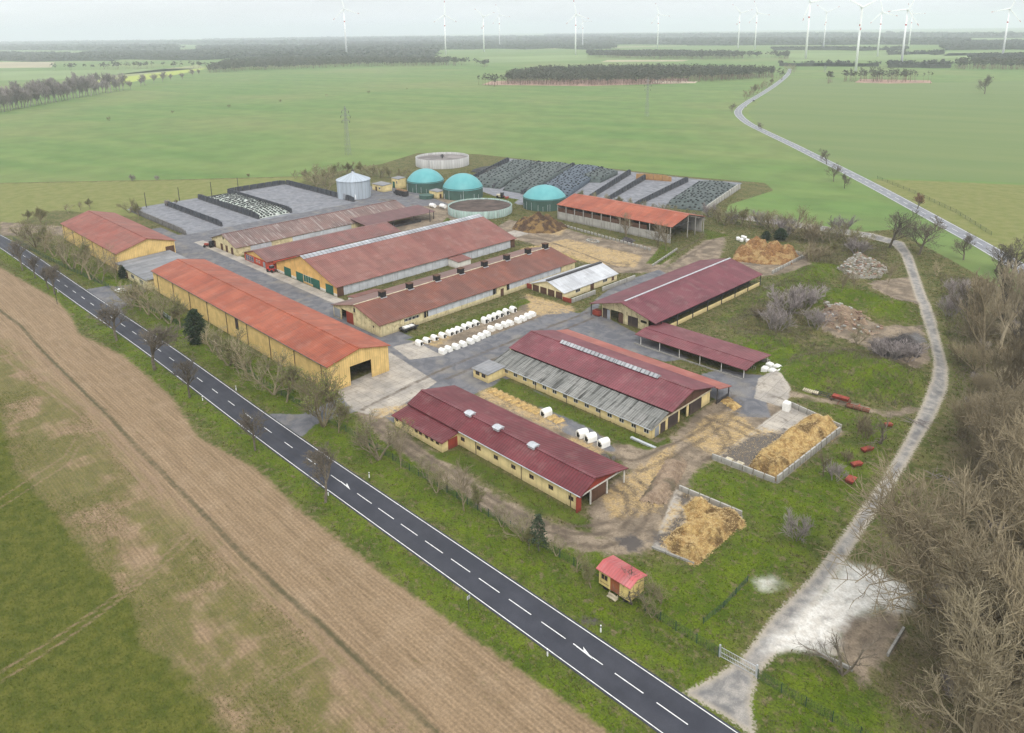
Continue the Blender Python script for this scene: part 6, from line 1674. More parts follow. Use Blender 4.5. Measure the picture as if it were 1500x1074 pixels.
# far road cars
def car(px, py, rz, lab, col):
    x, y = at(px, py); g = empty('car', (x, y, .06), lab, 'car', 'cars on the far road', rz)
    mb = MB(); vs = []
    prof = [(-2.1, .3), (-2.15, .8), (-1.2, .9), (-.6, 1.42), (.9, 1.42), (1.5, .95), (2.1, .85), (2.15, .3)]
    for sy in (-.85, .85): vs += [(a, sy, z) for a, z in prof]
    n = len(prof); mb.add(vs, [tuple(range(n)), tuple(range(2 * n - 1, n - 1, -1))] + [(i, n + i, n + (i + 1) % n, (i + 1) % n) for i in range(n)]); mb.build('body', plain('car_paint_' + col[0], col[1], .3, .05, 1.0), g, local=True)
    mb = MB(); mb.box(-.9, 1.1, -.87, .87, .95, 1.32); mb.build('windows', M_glass, g, local=True)
    for a in (-1.3, 1.3):
        for c in (-1, 1):
            mb = MB(); mb.tube((a, c * .8 - .1, .32), (a, c * .8 + .1, .32), .32, n=10); mb.build('wheel', M_black, g, local=True)
car(1104, 148.5, 2.2, 'dark car on the far road, farther of the two', ('dark', (.03, .03, .035)))
car(1092, 157, 2.0, 'pale car just before the bend of the far road', ('pale', (.45, .45, .45)))
# parked van at left gate
x, y = at(177, 429)
g = empty('parked_car', (x, y, 0), 'pale parked car by the gate in front of the linking building', 'car', None, .25)
mb = MB(); prof = [(-2.1, .3), (-2.15, .8), (-1.2, .9), (-.6, 1.42), (.9, 1.42), (1.5, .95), (2.1, .85), (2.15, .3)]; n = len(prof)
mb.add([(a, sy, z) for sy in (-.85, .85) for a, z in prof], [tuple(range(n)), tuple(range(2 * n - 1, n - 1, -1))] + [(i, n + i, n + (i + 1) % n, (i + 1) % n) for i in range(n)]); mb.build('body', M_deli, g, local=True)
mb = MB(); mb.box(-.9, 1.1, -.87, .87, .95, 1.32); mb.build('windows', M_glass, g, local=True)
for a in (-1.3, 1.3):
    for c in (-1, 1):
        mb = MB(); mb.tube((a, c * .8 - .1, .32), (a, c * .8 + .1, .32), .32, n=10); mb.build('wheel', M_black, g, local=True)
# ------------------------------------------------------------------ fences and gates
M_fence = plain('green_fence_wire', (0.020, 0.060, 0.042), .6, .2, 1.0)
def fence(lab, pts, h=1.5, step=2.5, mat=None, group='green mesh fences', mesh=True):
    mat = mat or M_fence
    x, y = pts[0]; g = empty('mesh_fence', (x, y, 0), lab, 'fence', group)
    line = []; 
    for (a, b_), (c, d) in zip(pts[:-1], pts[1:]):
        L = math.hypot(c - a, d - b_); n = max(1, int(L / step))
        line += [(a + (c - a) * k / n, b_ + (d - b_) * k / n) for k in range(n)]
    line.append(pts[-1])
    for px_, py_ in line[::max(1, len(line) // 95)]:
        z = float(relief(px_, py_))
        mb = MB(); mb.box(px_ - .04, px_ + .04, py_ - .04, py_ + .04, z - .1, z + h + .08); mb.build('post', mat, g)
    if mesh:
        mb = MB()
        for (a, b_), (c, d) in zip(line[:-1], line[1:]):
            za, zc = float(relief(a, b_)), float(relief(c, d))
            for k in range(7): mb.bar((a, b_, za + .1 + k * (h - .1) / 6), (c, d, zc + .1 + k * (h - .1) / 6), .02, .02)
            n = 8
            for k in range(n):
                u = (k + .5) / n; mb.bar((a + (c - a) * u, b_ + (d - b_) * u, za + .08), (a + (c - a) * u, b_ + (d - b_) * u, za + h), .016, .016)
        mb.build('mesh_panel', mat, g)
fence('green mesh fence running from the far left gate past the long orange roofed barn', pp((172, 425), (240, 465), (305, 500), (380, 560), (448, 600)))
fence('green mesh fence in front of the left yellow barn, left of its gate', pp((20, 352), (60, 375), (100, 395), (134, 410), (160, 422)))
fence('green mesh fence between the barnyard entrance and the pink roofed hut', pp((470, 612), (520, 640), (600, 690), (700, 748), (800, 805), (862, 842)))
fence('green mesh fence between the pink roofed hut and the side track gate', pp((945, 895), (990, 924), (1052, 962)))
fence('green mesh fence right of the side track gate', pp((1110, 995), (1180, 1036), (1260, 1080), (1330, 1120)))
fence('dark wire fence along the meadow beside the far road', pp((1285, 262), (1340, 284), (1400, 312), (1452, 345)), 1.6, 5.0)
fence('sagging dark wire fence across the grass near the side track', pp((1030, 914), (1060, 890), (1095, 852)), 1.0, 3.0)
def gate(lab, p, q, h=1.4, mat=None):
    (a, b_), (c, d) = p, q; g = empty('gate', (a, b_, 0), lab, 'gate', 'metal yard gates')
    for px_, py_ in (p, q):
        mb = MB(); mb.box(px_ - .1, px_ + .1, py_ - .1, py_ + .1, 0, h + .3); mb.build('post', M_steel, g)
    mb = MB()
    for z in (.15, h / 2, h): mb.bar((a, b_, z), (c, d, z), .06, .06)
    n = int(math.hypot(c - a, d - b_) / .22)
    for k in range(1, n): mb.bar((a + (c - a) * k / n, b_ + (d - b_) * k / n, .15), (a + (c - a) * k / n, b_ + (d - b_) * k / n, h), .03, .03)
    mb.build('gate_leaf', M_steel, g)
gate('grey metal gate at the barnyard entrance by the tall round bush', at(449, 600), at(469, 611))
gate('long grey mesh gate across the side track by the main road', at(1054, 962), at(1108, 992), 1.6)
gate('short grey gate by the left entrance below the orange roofed barn', at(240, 462), at(250, 470), 1.2)
# feed rails near straw pens, cattle drinker tray
x, y = at(945, 652)
mb = MB(); mb.bar((x - 3.5, y, .25), (x + 2.5, y, .25), .5, .3); mb.bar((x - 3.5, y, .45), (x + 2.5, y, .45), .62, .06); tag(mb.build('water_tray', M_steel), 'long grey metal tray lying at the corner of the grey roofed barn', 'tray')
for k, (px, py) in enumerate(((925, 388), )): pass
for px, py, lab in ((1048, 1014, 'stray white pole'),): pass
# ------------------------------------------------------------------ trees
def bark(name, c1, c2):
    t = NT(name); f = t.noise(2.0, 4, t.obj()); r = t.rand()
    c = t.mix(t.mr(f, .3, .7), c1, c2); return t.done(t.mul(c, t.mr(r, 0, 1, .8, 1.2, False)), .95, .1)
M_bark = bark('grey_bark', (0.105, 0.088, 0.068), (0.180, 0.155, 0.120))
M_barkb = bark('brown_twigs', (0.170, 0.138, 0.088), (0.240, 0.200, 0.132))
M_barkt = bark('tan_twigs', (0.255, 0.208, 0.130), (0.345, 0.288, 0.190))
M_barkl = bark('pale_willow_twigs', (0.300, 0.252, 0.168), (0.400, 0.342, 0.240))
M_barkh = bark('light_hedge_twigs', (0.190, 0.160, 0.100), (0.270, 0.230, 0.155))
M_barkp = bark('purple_twigs', (0.215, 0.185, 0.178), (0.290, 0.255, 0.240))
def leafm(name, c1, c2):
    t = NT(name); r = t.noise(1.3, 3, t.obj())
    c = t.mix(t.mr(r, .35, .65), c1, c2)
    return t.done(c, .8, .15)
M_bud = leafm('young_buds', (0.130, 0.165, 0.040), (0.200, 0.200, 0.070))
M_budb = leafm('brown_leaves', (0.155, 0.090, 0.045), (0.22, 0.13, 0.07))
M_ever = leafm('evergreen_leaves', (0.022, 0.042, 0.020), (0.045, 0.066, 0.030))
M_needle = leafm('pine_needles', (0.035, 0.055, 0.030), (0.065, 0.080, 0.045))
M_ivy = leafm('ivy_leaves', (0.028, 0.055, 0.014), (0.05, 0.08, 0.02))

def add_tube(V, F, Mx, p0, p1, r0, r1, n, m):
    d = (p1 - p0); L = d.length
    if L < 1e-5: return
    d /= L; u = d.orthogonal(); u.normalize(); w = d.cross(u); b = len(V)
    for c, r in ((p0, r0), (p1, r1)):
        for k in range(n):
            t = 6.28318 * k / n; V.append(c + (u * math.cos(t) + w * math.sin(t)) * r)
    for k in range(n):
        F.append((b + k, b + (k + 1) % n, b + n + (k + 1) % n, b + n + k)); Mx.append(m)

def tree_mesh(name, seed, H, mats, stems=1, trunk=.28, spread=.9, levels=4, kids=(7, 5, 5, 4), r0=.22, twig=.022, up=.35, leaf=0, leaf_size=.16, crook=.18, lean=.15, ratio=(.48, .72)):
    """bare or budding tree in its own coordinates, crown about spread*H wide"""
    r = random.Random(seed); V = []; F = []; Mx = []; tips = []
    def rv(): return Vector((r.uniform(-1, 1), r.uniform(-1, 1), r.uniform(-1, 1)))
    def grow(p, d, L, rad, lev):
        ns = 3 if lev < 2 else 2
        pts = [p]; dd = d.copy(); q = p.copy()
        for i in range(ns):
            dd = (dd + rv() * crook + Vector((0, 0, up * .18))).normalized(); q = q + dd * (L / ns); pts.append(q.copy())
        re = rad * .55 if lev < levels else twig * .5
        sides = (7, 5, 4, 3, 3, 3)[min(lev, 5)]
        for i in range(ns):
            add_tube(V, F, Mx, pts[i], pts[i + 1], rad + (re - rad) * i / ns, rad + (re - rad) * (i + 1) / ns, sides, 0)
        if lev >= levels:
            tips.append((pts[-1], dd)); return
        k = kids[min(lev, len(kids) - 1)]
        for c in range(k):
            s = (trunk if lev == 0 and stems == 1 else .25) + (1 - (trunk if lev == 0 and stems == 1 else .25)) * (c + r.random()) / k
            idx = min(int(s * ns), ns - 1); pb = pts[idx].lerp(pts[idx + 1], s * ns - idx)
            a = r.uniform(0, 6.283); ax = dd.orthogonal().normalized(); ax.rotate(Matrix.Rotation(a, 3, dd))
            sp = r.uniform(.55, 1.15) * spread
            nd = (dd * (1.0 - .25 * sp) + ax * sp + Vector((0, 0, up))).normalized()
            nl = L * r.uniform(*ratio) * (1.1 - .35 * s)
            grow(pb, nd, nl, max(rad * r.uniform(.38, .55) * (1.1 - .4 * s), twig), lev + 1)
    if stems == 1:
        grow(Vector((0, 0, -.1)), Vector((r.uniform(-lean, lean), r.uniform(-lean, lean), 1)).normalized(), H * .62, r0, 0)
    else:
        for s in range(stems):
            a = 6.283 * s / stems + r.uniform(-.4, .4); q = Vector((math.cos(a) * .3 * r.random() * stems * .2, math.sin(a) * .3 * r.random() * stems * .2, -.1))
            grow(q, Vector((math.cos(a) * spread * r.uniform(.2, .7), math.sin(a) * spread * r.uniform(.2, .7), 1)).normalized(), H * r.uniform(.5, .72), r0 * r.uniform(.6, 1), 1)
    if leaf:
        for p, d in tips:
            for k in range(leaf):
                c = p + rv() * leaf_size * 2.2; u = rv().normalized() * leaf_size; w = u.cross(rv()).normalized() * leaf_size * .7
                b = len(V); V.extend((c - u, c - w, c + u, c + w)); F.append((b, b + 1, b + 2, b + 3)); Mx.append(1)
    mx = max(v.z for v in V); s = H / mx
    me = bpy.data.meshes.new(name)
    me.from_pydata([tuple(v * s) for v in V], [], F)
    for m in mats: me.materials.append(m)
    if len(mats) > 1: me.polygons.foreach_set('material_index', Mx)
    me.update(); return me

def split_tree(me_all, name):
    return me_all

def conifer_mesh(name, seed, H, R, mat, leaf, n=1500, base=.08, shape='cone', tufts=True, barkm=None):
    r = random.Random(seed); V = []; F = []; Mx = []
    add_tube(V, F, Mx, Vector((0, 0, -.1)), Vector((r.uniform(-.2, .2), r.uniform(-.2, .2), H * .97)), H * .018, H * .004, 6, 0)
    for k in range(n):
        z = base + (1 - base) * r.random() ** 1.15
        rad = R * ((1 - z) ** .75 + .06) if shape == 'cone' else R * (math.sin(math.pi * min(1, max(0, (z - base) / (1 - base)) * .92 + .06)) ** .6)
        # layered tiers with gaps
        rad *= .72 + .4 * math.sin(z * 34 + seed) * .5 + r.uniform(-.12, .18)
        a = r.uniform(0, 6.283); q = rad * math.sqrt(r.uniform(.15, 1))
        c = Vector((q * math.cos(a), q * math.sin(a), z * H - q * .18))
        if r.random() < .12: add_tube(V, F, Mx, Vector((0, 0, c.z + q * .25)), c, .03, .012, 3, 0)
        for j in range(3):
            u = Vector((math.cos(a) + r.uniform(-.7, .7), math.sin(a) + r.uniform(-.7, .7), r.uniform(-.5, .5))).normalized() * leaf * r.uniform(.7, 1.4)
            w = u.cross(Vector((r.uniform(-1, 1), r.uniform(-1, 1), r.uniform(-1, 1)))).normalized() * leaf * .45
            o = c + Vector((r.uniform(-1, 1), r.uniform(-1, 1), r.uniform(-1, 1))) * leaf
            b = len(V); V.extend((o - u, o - w, o + u, o + w)); F.append((b, b + 1, b + 2, b + 3)); Mx.append(1)
    me = bpy.data.meshes.new(name); me.from_pydata([tuple(v) for v in V], [], F)
    me.materials.append(barkm or M_bark); me.materials.append(mat); me.polygons.foreach_set('material_index', Mx); me.update(); return me

V_ROAD = [tree_mesh('roadside_tree', s, 10, [M_bark], trunk=.36, spread=.85, kids=(10, 6, 6, 3), r0=.24, twig=.026, up=.22, crook=.22) for s in (1, 2, 3)]
V_OLD = [tree_mesh('large_bare_tree', s, 12, [M_bark], trunk=.22, spread=1.0, kids=(10, 7, 6, 3), r0=.28, twig=.027, up=.18, crook=.25) for s in (11, 12, 13)]
V_HEDGE = [tree_mesh('budding_tree', s, 7, [mb_, M_bud], stems=st, trunk=.25, spread=.85, levels=4, kids=(9, 7, 6, 4), r0=.15, twig=.019, up=.28, leaf=2, leaf_size=.06) for s, st, mb_ in ((21, 2, M_barkh), (22, 3, M_barkh), (23, 1, M_barkb), (24, 2, M_barkt))]
V_ROUND = [tree_mesh('round_bush', 31, 7, [M_barkb, M_bud], stems=6, spread=.75, levels=4, kids=(6, 6, 6, 5), r0=.13, twig=.022, up=.35, leaf=2, leaf_size=.085)]
V_THIN = [tree_mesh('slim_tree', s, 8, [M_barkb], trunk=.15, spread=.45, kids=(16, 5, 4, 3), r0=.09, twig=.016, up=.1, crook=.1, levels=3) for s in (41, 42)]
V_BUSH = [tree_mesh('bare_bush', s, 3, [m], stems=9, spread=.85, levels=3, kids=(6, 8, 7, 5), r0=.05, twig=.018, up=.3) for s, m in ((51, M_barkp), (52, M_barkb), (53, M_barkp))]
V_WILLOW = [tree_mesh('thicket_tree', s, 12, [m], stems=st, spread=.72, levels=4, kids=(6, 7, 6, 4), r0=.17, twig=.027, up=.30, crook=.22, trunk=.2, ratio=(.5, .95)) for s, m, st in ((61, M_barkt, 5), (62, M_barkb, 6), (63, M_barkl, 5), (64, M_barkt, 7), (65, M_barkl, 6))]
V_ORCH = [tree_mesh('leaning_tree', 71, 5, [M_bark], stems=3, spread=.8, levels=4, kids=(5, 5, 5, 3), r0=.16, twig=.016, up=.15, crook=.35)]
V_EVER = [conifer_mesh('evergreen_tree', 81, 7.5, 2.6, M_ever, .26, 1500, .03, 'round')]
V_PINE = [conifer_mesh('young_pine', 82, 6.0, 2.3, M_needle, .26, 170, .25, 'cone')]
V_RED = [tree_mesh('brown_leaved_tree', 91, 5, [M_bark, M_budb], trunk=.3, spread=.8, levels=3, kids=(8, 6, 6, 4), r0=.16, twig=.02, up=.2, leaf=3, leaf_size=.16)]

CRN = {}
def plant(name, variants, px, py, top=None, label='', cat='tree', group=None, k=None, h=None, wide=1.0, xy=None, rz=None):
    x, y = xy if xy else at(px, py)
    z = float(relief(x, y))
    if h is None: h = height_to(x, y, top) - z * .5
    me = variants[(k if k is not None else rnd.randrange(len(variants))) % len(variants)]
    o = bpy.data.objects.new(name, me); COL.objects.link(o)
    H0 = me.get('h0')
    if H0 is None: H0 = max(v.co.z for v in me.vertices); me['h0'] = H0
    s = h / H0
    o.location = (x, y, z); o.rotation_euler = (0, 0, rnd.uniform(0, 6.28) if rz is None else rz); o.scale = (s * wide, s * wide, s)
    return tag(o, label, cat, group)

G1 = 'bare trees along the near road verge'
for i, (px, py, tp) in enumerate(((33, 397, 350), (52, 408, 372), (71, 424, 388), (80, 431, 386), (171, 499, 438), (227, 542, 470), (278, 583, 522), (374, 660, 598), (477, 736, 662))):
    nm = ['first and farthest', 'second', 'third', 'fourth', 'fifth, opposite the left entrance,', 'broadest, sixth,', 'seventh', 'eighth, slender,', 'ninth and last'][i]
    plant('roadside_tree', V_ROAD, px, py, tp, f'{nm} bare tree counted from the left along the near verge', group=G1, k=i, wide=1.25 if i in (4, 5) else .95)
G2 = 'budding trees in the hedge before the barns'
hedge = [(40, 352, 318), (52, 362, 318), (66, 370, 330), (80, 377, 332), (95, 386, 338), (107, 394, 345), (119, 401, 352), (133, 410, 360), (148, 414, 372)]
for i, (px, py, tp) in enumerate(hedge):
    plant('budding_tree', V_HEDGE, px, py, tp, f'{ordn[i]} olive brown hedge tree from the left before the far left yellow barn', group=G2, k=i, wide=1.15)
hedge2 = [(194, 449, 408), (206, 455, 410), (218, 461, 406), (234, 468, 418), (249, 474, 430), (264, 480, 438), (312, 516, 476), (323, 526, 482), (336, 535, 480), (350, 546, 492), (362, 552, 490), (378, 562, 500), (401, 578, 515), (420, 589, 526)]
for i, (px, py, tp) in enumerate(hedge2):
    plant('budding_tree', V_HEDGE, px, py, tp, f'{ordn[i]} olive brown hedge tree from the left along the longest orange roofed barn', group=G2, k=i + 1, wide=1.15)
plant('evergreen_tree', V_EVER, 289, 503, 452, 'dark evergreen tree against the side of the longest orange roofed barn')
plant('evergreen_bush', V_EVER, 180, 408, 388, 'small dark evergreen bush at the corner of the flat roofed office', wide=.9)
plant('bare_tree', V_THIN, 170, 414, 370, 'thin bare tree in front of the far left yellow barn gable', k=0)
plant('round_bush', V_ROUND, 475, 624, 540, 'tall round olive bush tree by the barnyard entrance gate', wide=1.05)
plant('round_bush', V_HEDGE, 496, 634, 580, 'smaller olive bush just right of the tall round one at the entrance', k=2)
plant('round_bush', V_HEDGE, 452, 606, 545, 'olive bush left of the tall round one at the entrance', k=0, wide=1.1)
plant('bare_tree', V_HEDGE, 555, 673, 606, 'twiggy bare tree at the left end of the front barn', k=1, wide=1.15)
plant('bare_tree', V_THIN, 587, 686, 632, 'thin bare tree between the twiggy tree and the front barn lean-to', k=1)
plant('slim_tree', V_THIN, 680, 748, 672, 'slim upright larch-like tree beside the fence in front of the front barn', k=0, wide=1.1)
for px, py, tp, k, lab in ((622, 700, 664, 0, 'low bush by the fence below the front barn lean-to'), (655, 716, 678, 3, 'olive bush by the fence left of the slim tree'), (640, 722, 690, 1, 'small bush on the road side of the fence'),
                           (705, 750, 705, 2, 'bush right of the slim upright tree'), (735, 772, 735, 0, 'low bush between the slim tree and the young pine'), (765, 792, 750, 1, 'scrub bush left of the young pine'), (775, 806, 775, 2, 'low scrub under the young pine'),
                           (815, 815, 780, 0, 'scrub bush right of the young pine'), (845, 838, 800, 3, 'scrub bush left of the pink roofed hut'), (866, 862, 820, 2, 'grey bush touching the left side of the pink roofed hut')):
    plant('bush', V_HEDGE, px, py, tp, lab, 'bush', 'bushes along the front fence', k=k)
plant('young_pine', V_PINE, 789, 806, 752, 'young dark pine by the fence right of the front barn')
plant('bare_tree', V_ORCH, 924, 884, 832, 'bare branching tree in front of the pink roofed hut door', wide=1.2)
for px, py, tp, k, lab in ((945, 886, 850, 1, 'pale green bush at the right end of the pink roofed hut'), (968, 884, 848, 3, 'pale green bush farther right of the pink roofed hut'), (955, 905, 880, 0, 'low bush by the fence right of the pink roofed hut')):
    plant('bush', V_HEDGE, px, py, tp, lab, 'bush', k=k, wide=1.3)
# behind the bunkers and the silo
for i, (px, py, tp) in enumerate(((433, 262, 248), (450, 265, 247), (463, 272, 242), (474, 270, 238), (486, 262, 240), (497, 258, 236), (508, 256, 236), (519, 254, 235), (531, 256, 236), (545, 258, 238), (558, 260, 240), (572, 262, 244), (586, 262, 246), (598, 258, 244), (480, 280, 256))):
    plant('bare_bush', V_HEDGE, px, py, tp, f'{ordn[i]} bushy bare tree from the left behind the grain silo', 'tree', 'bushy trees behind the silo', wide=1.3)
for i, (px, py, tp) in enumerate(((100, 312, 298), (118, 308, 294), (132, 306, 290), (190, 312, 290), (203, 318, 298), (60, 330, 300), (40, 326, 306))):
    plant('bare_bush', V_HEDGE, px, py, tp, f'{ordn[i]} grey bush from the left in the meadow edge behind the far left barn', 'bush', 'bushes behind the far left barn', wide=1.2)
for i, (px, py, tp) in enumerate(((194, 265, 254), (230, 264, 256), (364, 259, 253), (246, 302, 292), (258, 298, 291), (296, 289, 283))):
    plant('bush', V_BUSH, px, py, tp, f'{ordn[i]} small lone bush from the left on the meadow edge near the lamp poles', 'bush', 'lone bushes near the lamp poles')
# belt of scrub right of the hay barn
belt = [(1040, 318, 296), (1052, 326, 300), (1062, 330, 298), (1073, 328, 305), (1085, 332, 302), (1098, 334, 306), (1112, 330, 306), (1124, 336, 305), (1136, 338, 306), (1150, 344, 315), (1165, 342, 300), (1178, 350, 318), (1190, 356, 322), (1205, 352, 322), (1218, 358, 325), (1230, 346, 312), (1244, 358, 326), (1258, 364, 335), (1020, 330, 310), (1008, 322, 305)]
for i, (px, py, tp) in enumerate(belt):
    plant('scrub_tree', V_HEDGE if i % 3 else V_BUSH, px, py, tp, f'{ordn[i]} grey brown scrub tree in the belt right of the hay barn, counted from the left end of the list' if False else f'grey brown scrub tree in the dense belt right of the hay barn', 'tree', 'scrub belt right of the hay barn', wide=1.2)
for i, (px, py, tp) in enumerate(((850, 296, 278), (868, 298, 280), (888, 300, 282), (905, 304, 285), (920, 306, 288), (938, 310, 292), (956, 312, 296), (985, 318, 300), (972, 314, 296))):
    plant('scrub_tree', V_HEDGE, px, py, tp, 'bare scrub tree growing between the hay barn roof and the right bunkers', 'tree', 'scrub behind the hay barn roof', wide=1.2)
for i, (px, py, tp) in enumerate(((917, 352, 312), (963, 362, 320), (976, 368, 330))):
    plant('bare_tree', V_THIN, px, py, tp, ['left', 'middle', 'right'][i] + ' thin bare tree standing before the hay barn wall', group='thin trees before the hay barn', wide=1.5)
plant('evergreen_bush', V_EVER, 1143, 352, 334, 'dark evergreen thicket right of the white wrapped bales', wide=1.8)
plant('evergreen_bush', V_EVER, 1122, 352, 338, 'smaller dark evergreen left of the thicket by the white wrapped bales', wide=1.6)
for i, (px, py, tp, lab) in enumerate(((1303, 363, 300, 'tall bare tree on the left side of the side track junction'), (1346, 373, 310, 'spreading bare tree between the side track and the far road'), (1411, 381, 340, 'bare tree right beside the far road bank'),
                                       (1458, 398, 352, 'left of two bare trees at the right edge by the far road'), (1482, 412, 345, 'right of two bare trees at the right edge by the far road'), (1442, 138, 108, 'lone round bare tree far out in the right field'))):
    plant('large_bare_tree', V_OLD, px, py, tp, lab, k=i, wide=1.15)
plant('brown_leaved_tree', V_RED, 1344, 306, 283, 'small tree with reddish brown leaves by the meadow fence')
for i, (px, py, tp, lab) in enumerate(((1211, 241, 217, 'left of three bare trees along the far road'), (1221, 266, 238, 'middle of three bare trees along the far road'), (1237, 276, 252, 'right of three bare trees along the far road'),
                                       (1115, 191, 178, 'crooked bare tree inside the far road bend'), (1072, 165, 150, 'small bare tree outside the far road bend'))):
    plant('roadside_tree', V_OLD, px, py, tp, lab, k=i)
for i, (px, py, tp) in enumerate(((1092, 146, 134), (1097, 142, 128), (1103, 139, 122), (1109, 137, 121), (1116, 134, 119), (1123, 129, 116), (1130, 125, 114), (1158, 108, 92), (1163, 106, 94))):
    plant('roadside_tree', V_HEDGE, px, py, tp, f'{ordn[i]} small tree from the near end of the row along the far road', group='tree row along the far road', k=i, wide=1.1)
# rough ground
for px, py, tp, vs, k, lab, wd in ((1152, 462, 420, V_BUSH, 0, 'large grey bramble bush on the bank behind the low shelter', 1.4), (1178, 455, 418, V_BUSH, 2, 'grey violet bush right of the large bramble bush', 1.5), (1135, 485, 445, V_BUSH, 0, 'grey bush at the foot of the bank behind the low shelter', 1.3),
                                   (1110, 470, 445, V_BUSH, 1, 'brown bush nearest the wine red roof on the bank', 1.4), (1195, 480, 450, V_BUSH, 2, 'grey bush beside the pinkish spoil heap', 1.3), (1300, 536, 498, V_BUSH, 0, 'dense violet bush before the dark brushwood heap', 1.5), (1325, 532, 500, V_BUSH, 2, 'second violet bush on the dark brushwood heap', 1.5),
                                   (1285, 528, 500, V_BUSH, 2, 'small violet bush left of the brushwood heap', 1.3), (1168, 790, 752, V_BUSH, 0, 'grey bare bush alone on the lush grass', 1.1), (1222, 702, 676, V_BUSH, 2, 'grey bush on the grass left of the lowest red trough', 1.1), (1268, 642, 608, V_BUSH, 1, 'brown bush left of the dark leaning tree', 1.0),
                                   (1240, 676, 655, V_BUSH, 1, 'small bush beside the middle red trough', 1.0), (1255, 508, 478, V_HEDGE, 1, 'yellowish bush below the pinkish spoil heap', .9), (1255, 640, 596, V_THIN, 1, 'pale thin shrub beside the rusty roller', 1.2), (1190, 385, 352, V_BUSH, 1, 'brown bush left of the rubble heap', 1.5), (1215, 378, 350, V_HEDGE, 2, 'olive bush behind the rubble heap', 1.3), (1255, 372, 346, V_BUSH, 0, 'grey bush behind the right part of the rubble heap', 1.5)):
    plant('bush', vs, px, py, tp, lab, 'bush', k=k, wide=wd)
plant('leaning_tree', V_ORCH, 1289, 650, 600, 'dark leaning bare tree above the red troughs')
for px, py, tp, lab in ((1231, 440, 400, 'left of two slim bare trees on the green bank'), (1250, 438, 402, 'right of two slim bare trees on the green bank'), (1206, 698, 655, 'slim bare tree behind the corner of the larger manure pad'), (1300, 416, 380, 'slim bare tree by the rubble heap')):
    plant('slim_tree', V_THIN, px, py, tp, lab, wide=1.3)
plant('bare_tree', V_ORCH, 1234, 988, 915, 'small fan shaped bare tree at the brown patch near the side track gate', k=0, wide=.9)
# the thicket on the right
TH = [at(*p) for p in ((1405, 640), (1420, 560), (1435, 480), (1460, 440), (1560, 440), (1700, 600), (1800, 900), (1750, 1350), (1480, 1300), (1415, 1180), (1385, 1060), (1385, 960), (1392, 880), (1405, 800), (1425, 720))]
def inside(p, poly):
    c = False
    for i in range(len(poly)):
        (ax, ay), (bx, by) = poly[i], poly[(i + 1) % len(poly)]
        if (ay > p[1]) != (by > p[1]) and p[0] < ax + (p[1] - ay) / (by - ay) * (bx - ax): c = not c
    return c
tx0, tx1 = min(p[0] for p in TH), max(p[0] for p in TH); ty0, ty1 = min(p[1] for p in TH), max(p[1] for p in TH)
pts = []; tries = 0
rt = random.Random(5)
while len(pts) < 135 and tries < 20000:
    tries += 1; p = (rt.uniform(tx0, tx1), rt.uniform(ty0, ty1))
    if inside(p, TH) and all((p[0] - q_[0]) ** 2 + (p[1] - q_[1]) ** 2 > 2.5 ** 2 for q_ in pts):
        u = pix(*p, 0)
        if -20 < u[0] < 1680 and u[1] < 1420: pts.append(p)
edge_pts = []
for i, p in enumerate(pts):
    h = rt.uniform(7, 12.5); u = pix(*p, 0)
    if u[1] < 620: h = rt.uniform(5, 9)
    plant('thicket_tree', V_WILLOW, 0, 0, label='bare multi-stemmed tree in the dense brown thicket filling the right edge', group='trees of the right edge thicket', k=i, h=h, wide=rt.uniform(.95, 1.35), xy=p)
rt2 = random.Random(9)
us = 0
while us < 60:
    p = (rt2.uniform(tx0 - 4, tx1), rt2.uniform(ty0, ty1))
    if not inside((p[0] + 2.0, p[1] - 1.0), TH): continue
    u = pix(*p, 0)
    if not (1300 < u[0] < 1560 and u[1] < 1150): us += 1; continue
    plant('thicket_bush', V_BUSH, 0, 0, label='low twiggy bush growing under the dense brown thicket at the right edge', cat='bush', group='undergrowth of the right edge thicket', h=rt2.uniform(1.5, 3.2), wide=1.3, xy=p, k=us); us += 1
for i, (px, py, tp, lab) in enumerate(((1392, 470, 430, 'leafless shrub by the outer bend of the side track'), (1420, 500, 455, 'bare shrub at the upper end of the thicket'), (1400, 440, 405, 'bare shrub below the far road bank'), (1372, 405, 382, 'low shrub in the grass triangle by the junction'), (1440, 440, 395, 'tall bare shrub near the far road bank'), (1405, 530, 488, 'pale shrub at the thicket edge by the side track'))):
    plant('bush', V_HEDGE if i % 2 else V_BUSH, px, py, tp, lab, 'bush', k=i)
for (x_, y_), lab, L in ((at(1350, 620), 'long fallen grey branch at the thicket edge by the side track', 3), (at(1380, 700), 'pale fallen branch pile left of the thicket', 2.2)):
    mb = MB()
    for k in range(14):
        a = rnd.uniform(0, 6.28); c = (x_ + rnd.uniform(-1.5, 1.5), y_ + rnd.uniform(-1.5, 1.5)); mb.tube((*c, .1), (c[0] + math.cos(a) * L, c[1] + math.sin(a) * L, rnd.uniform(.1, .6)), .06, .02, 4)
    tag(mb.build('branch_pile', M_barkp), lab, 'branches')

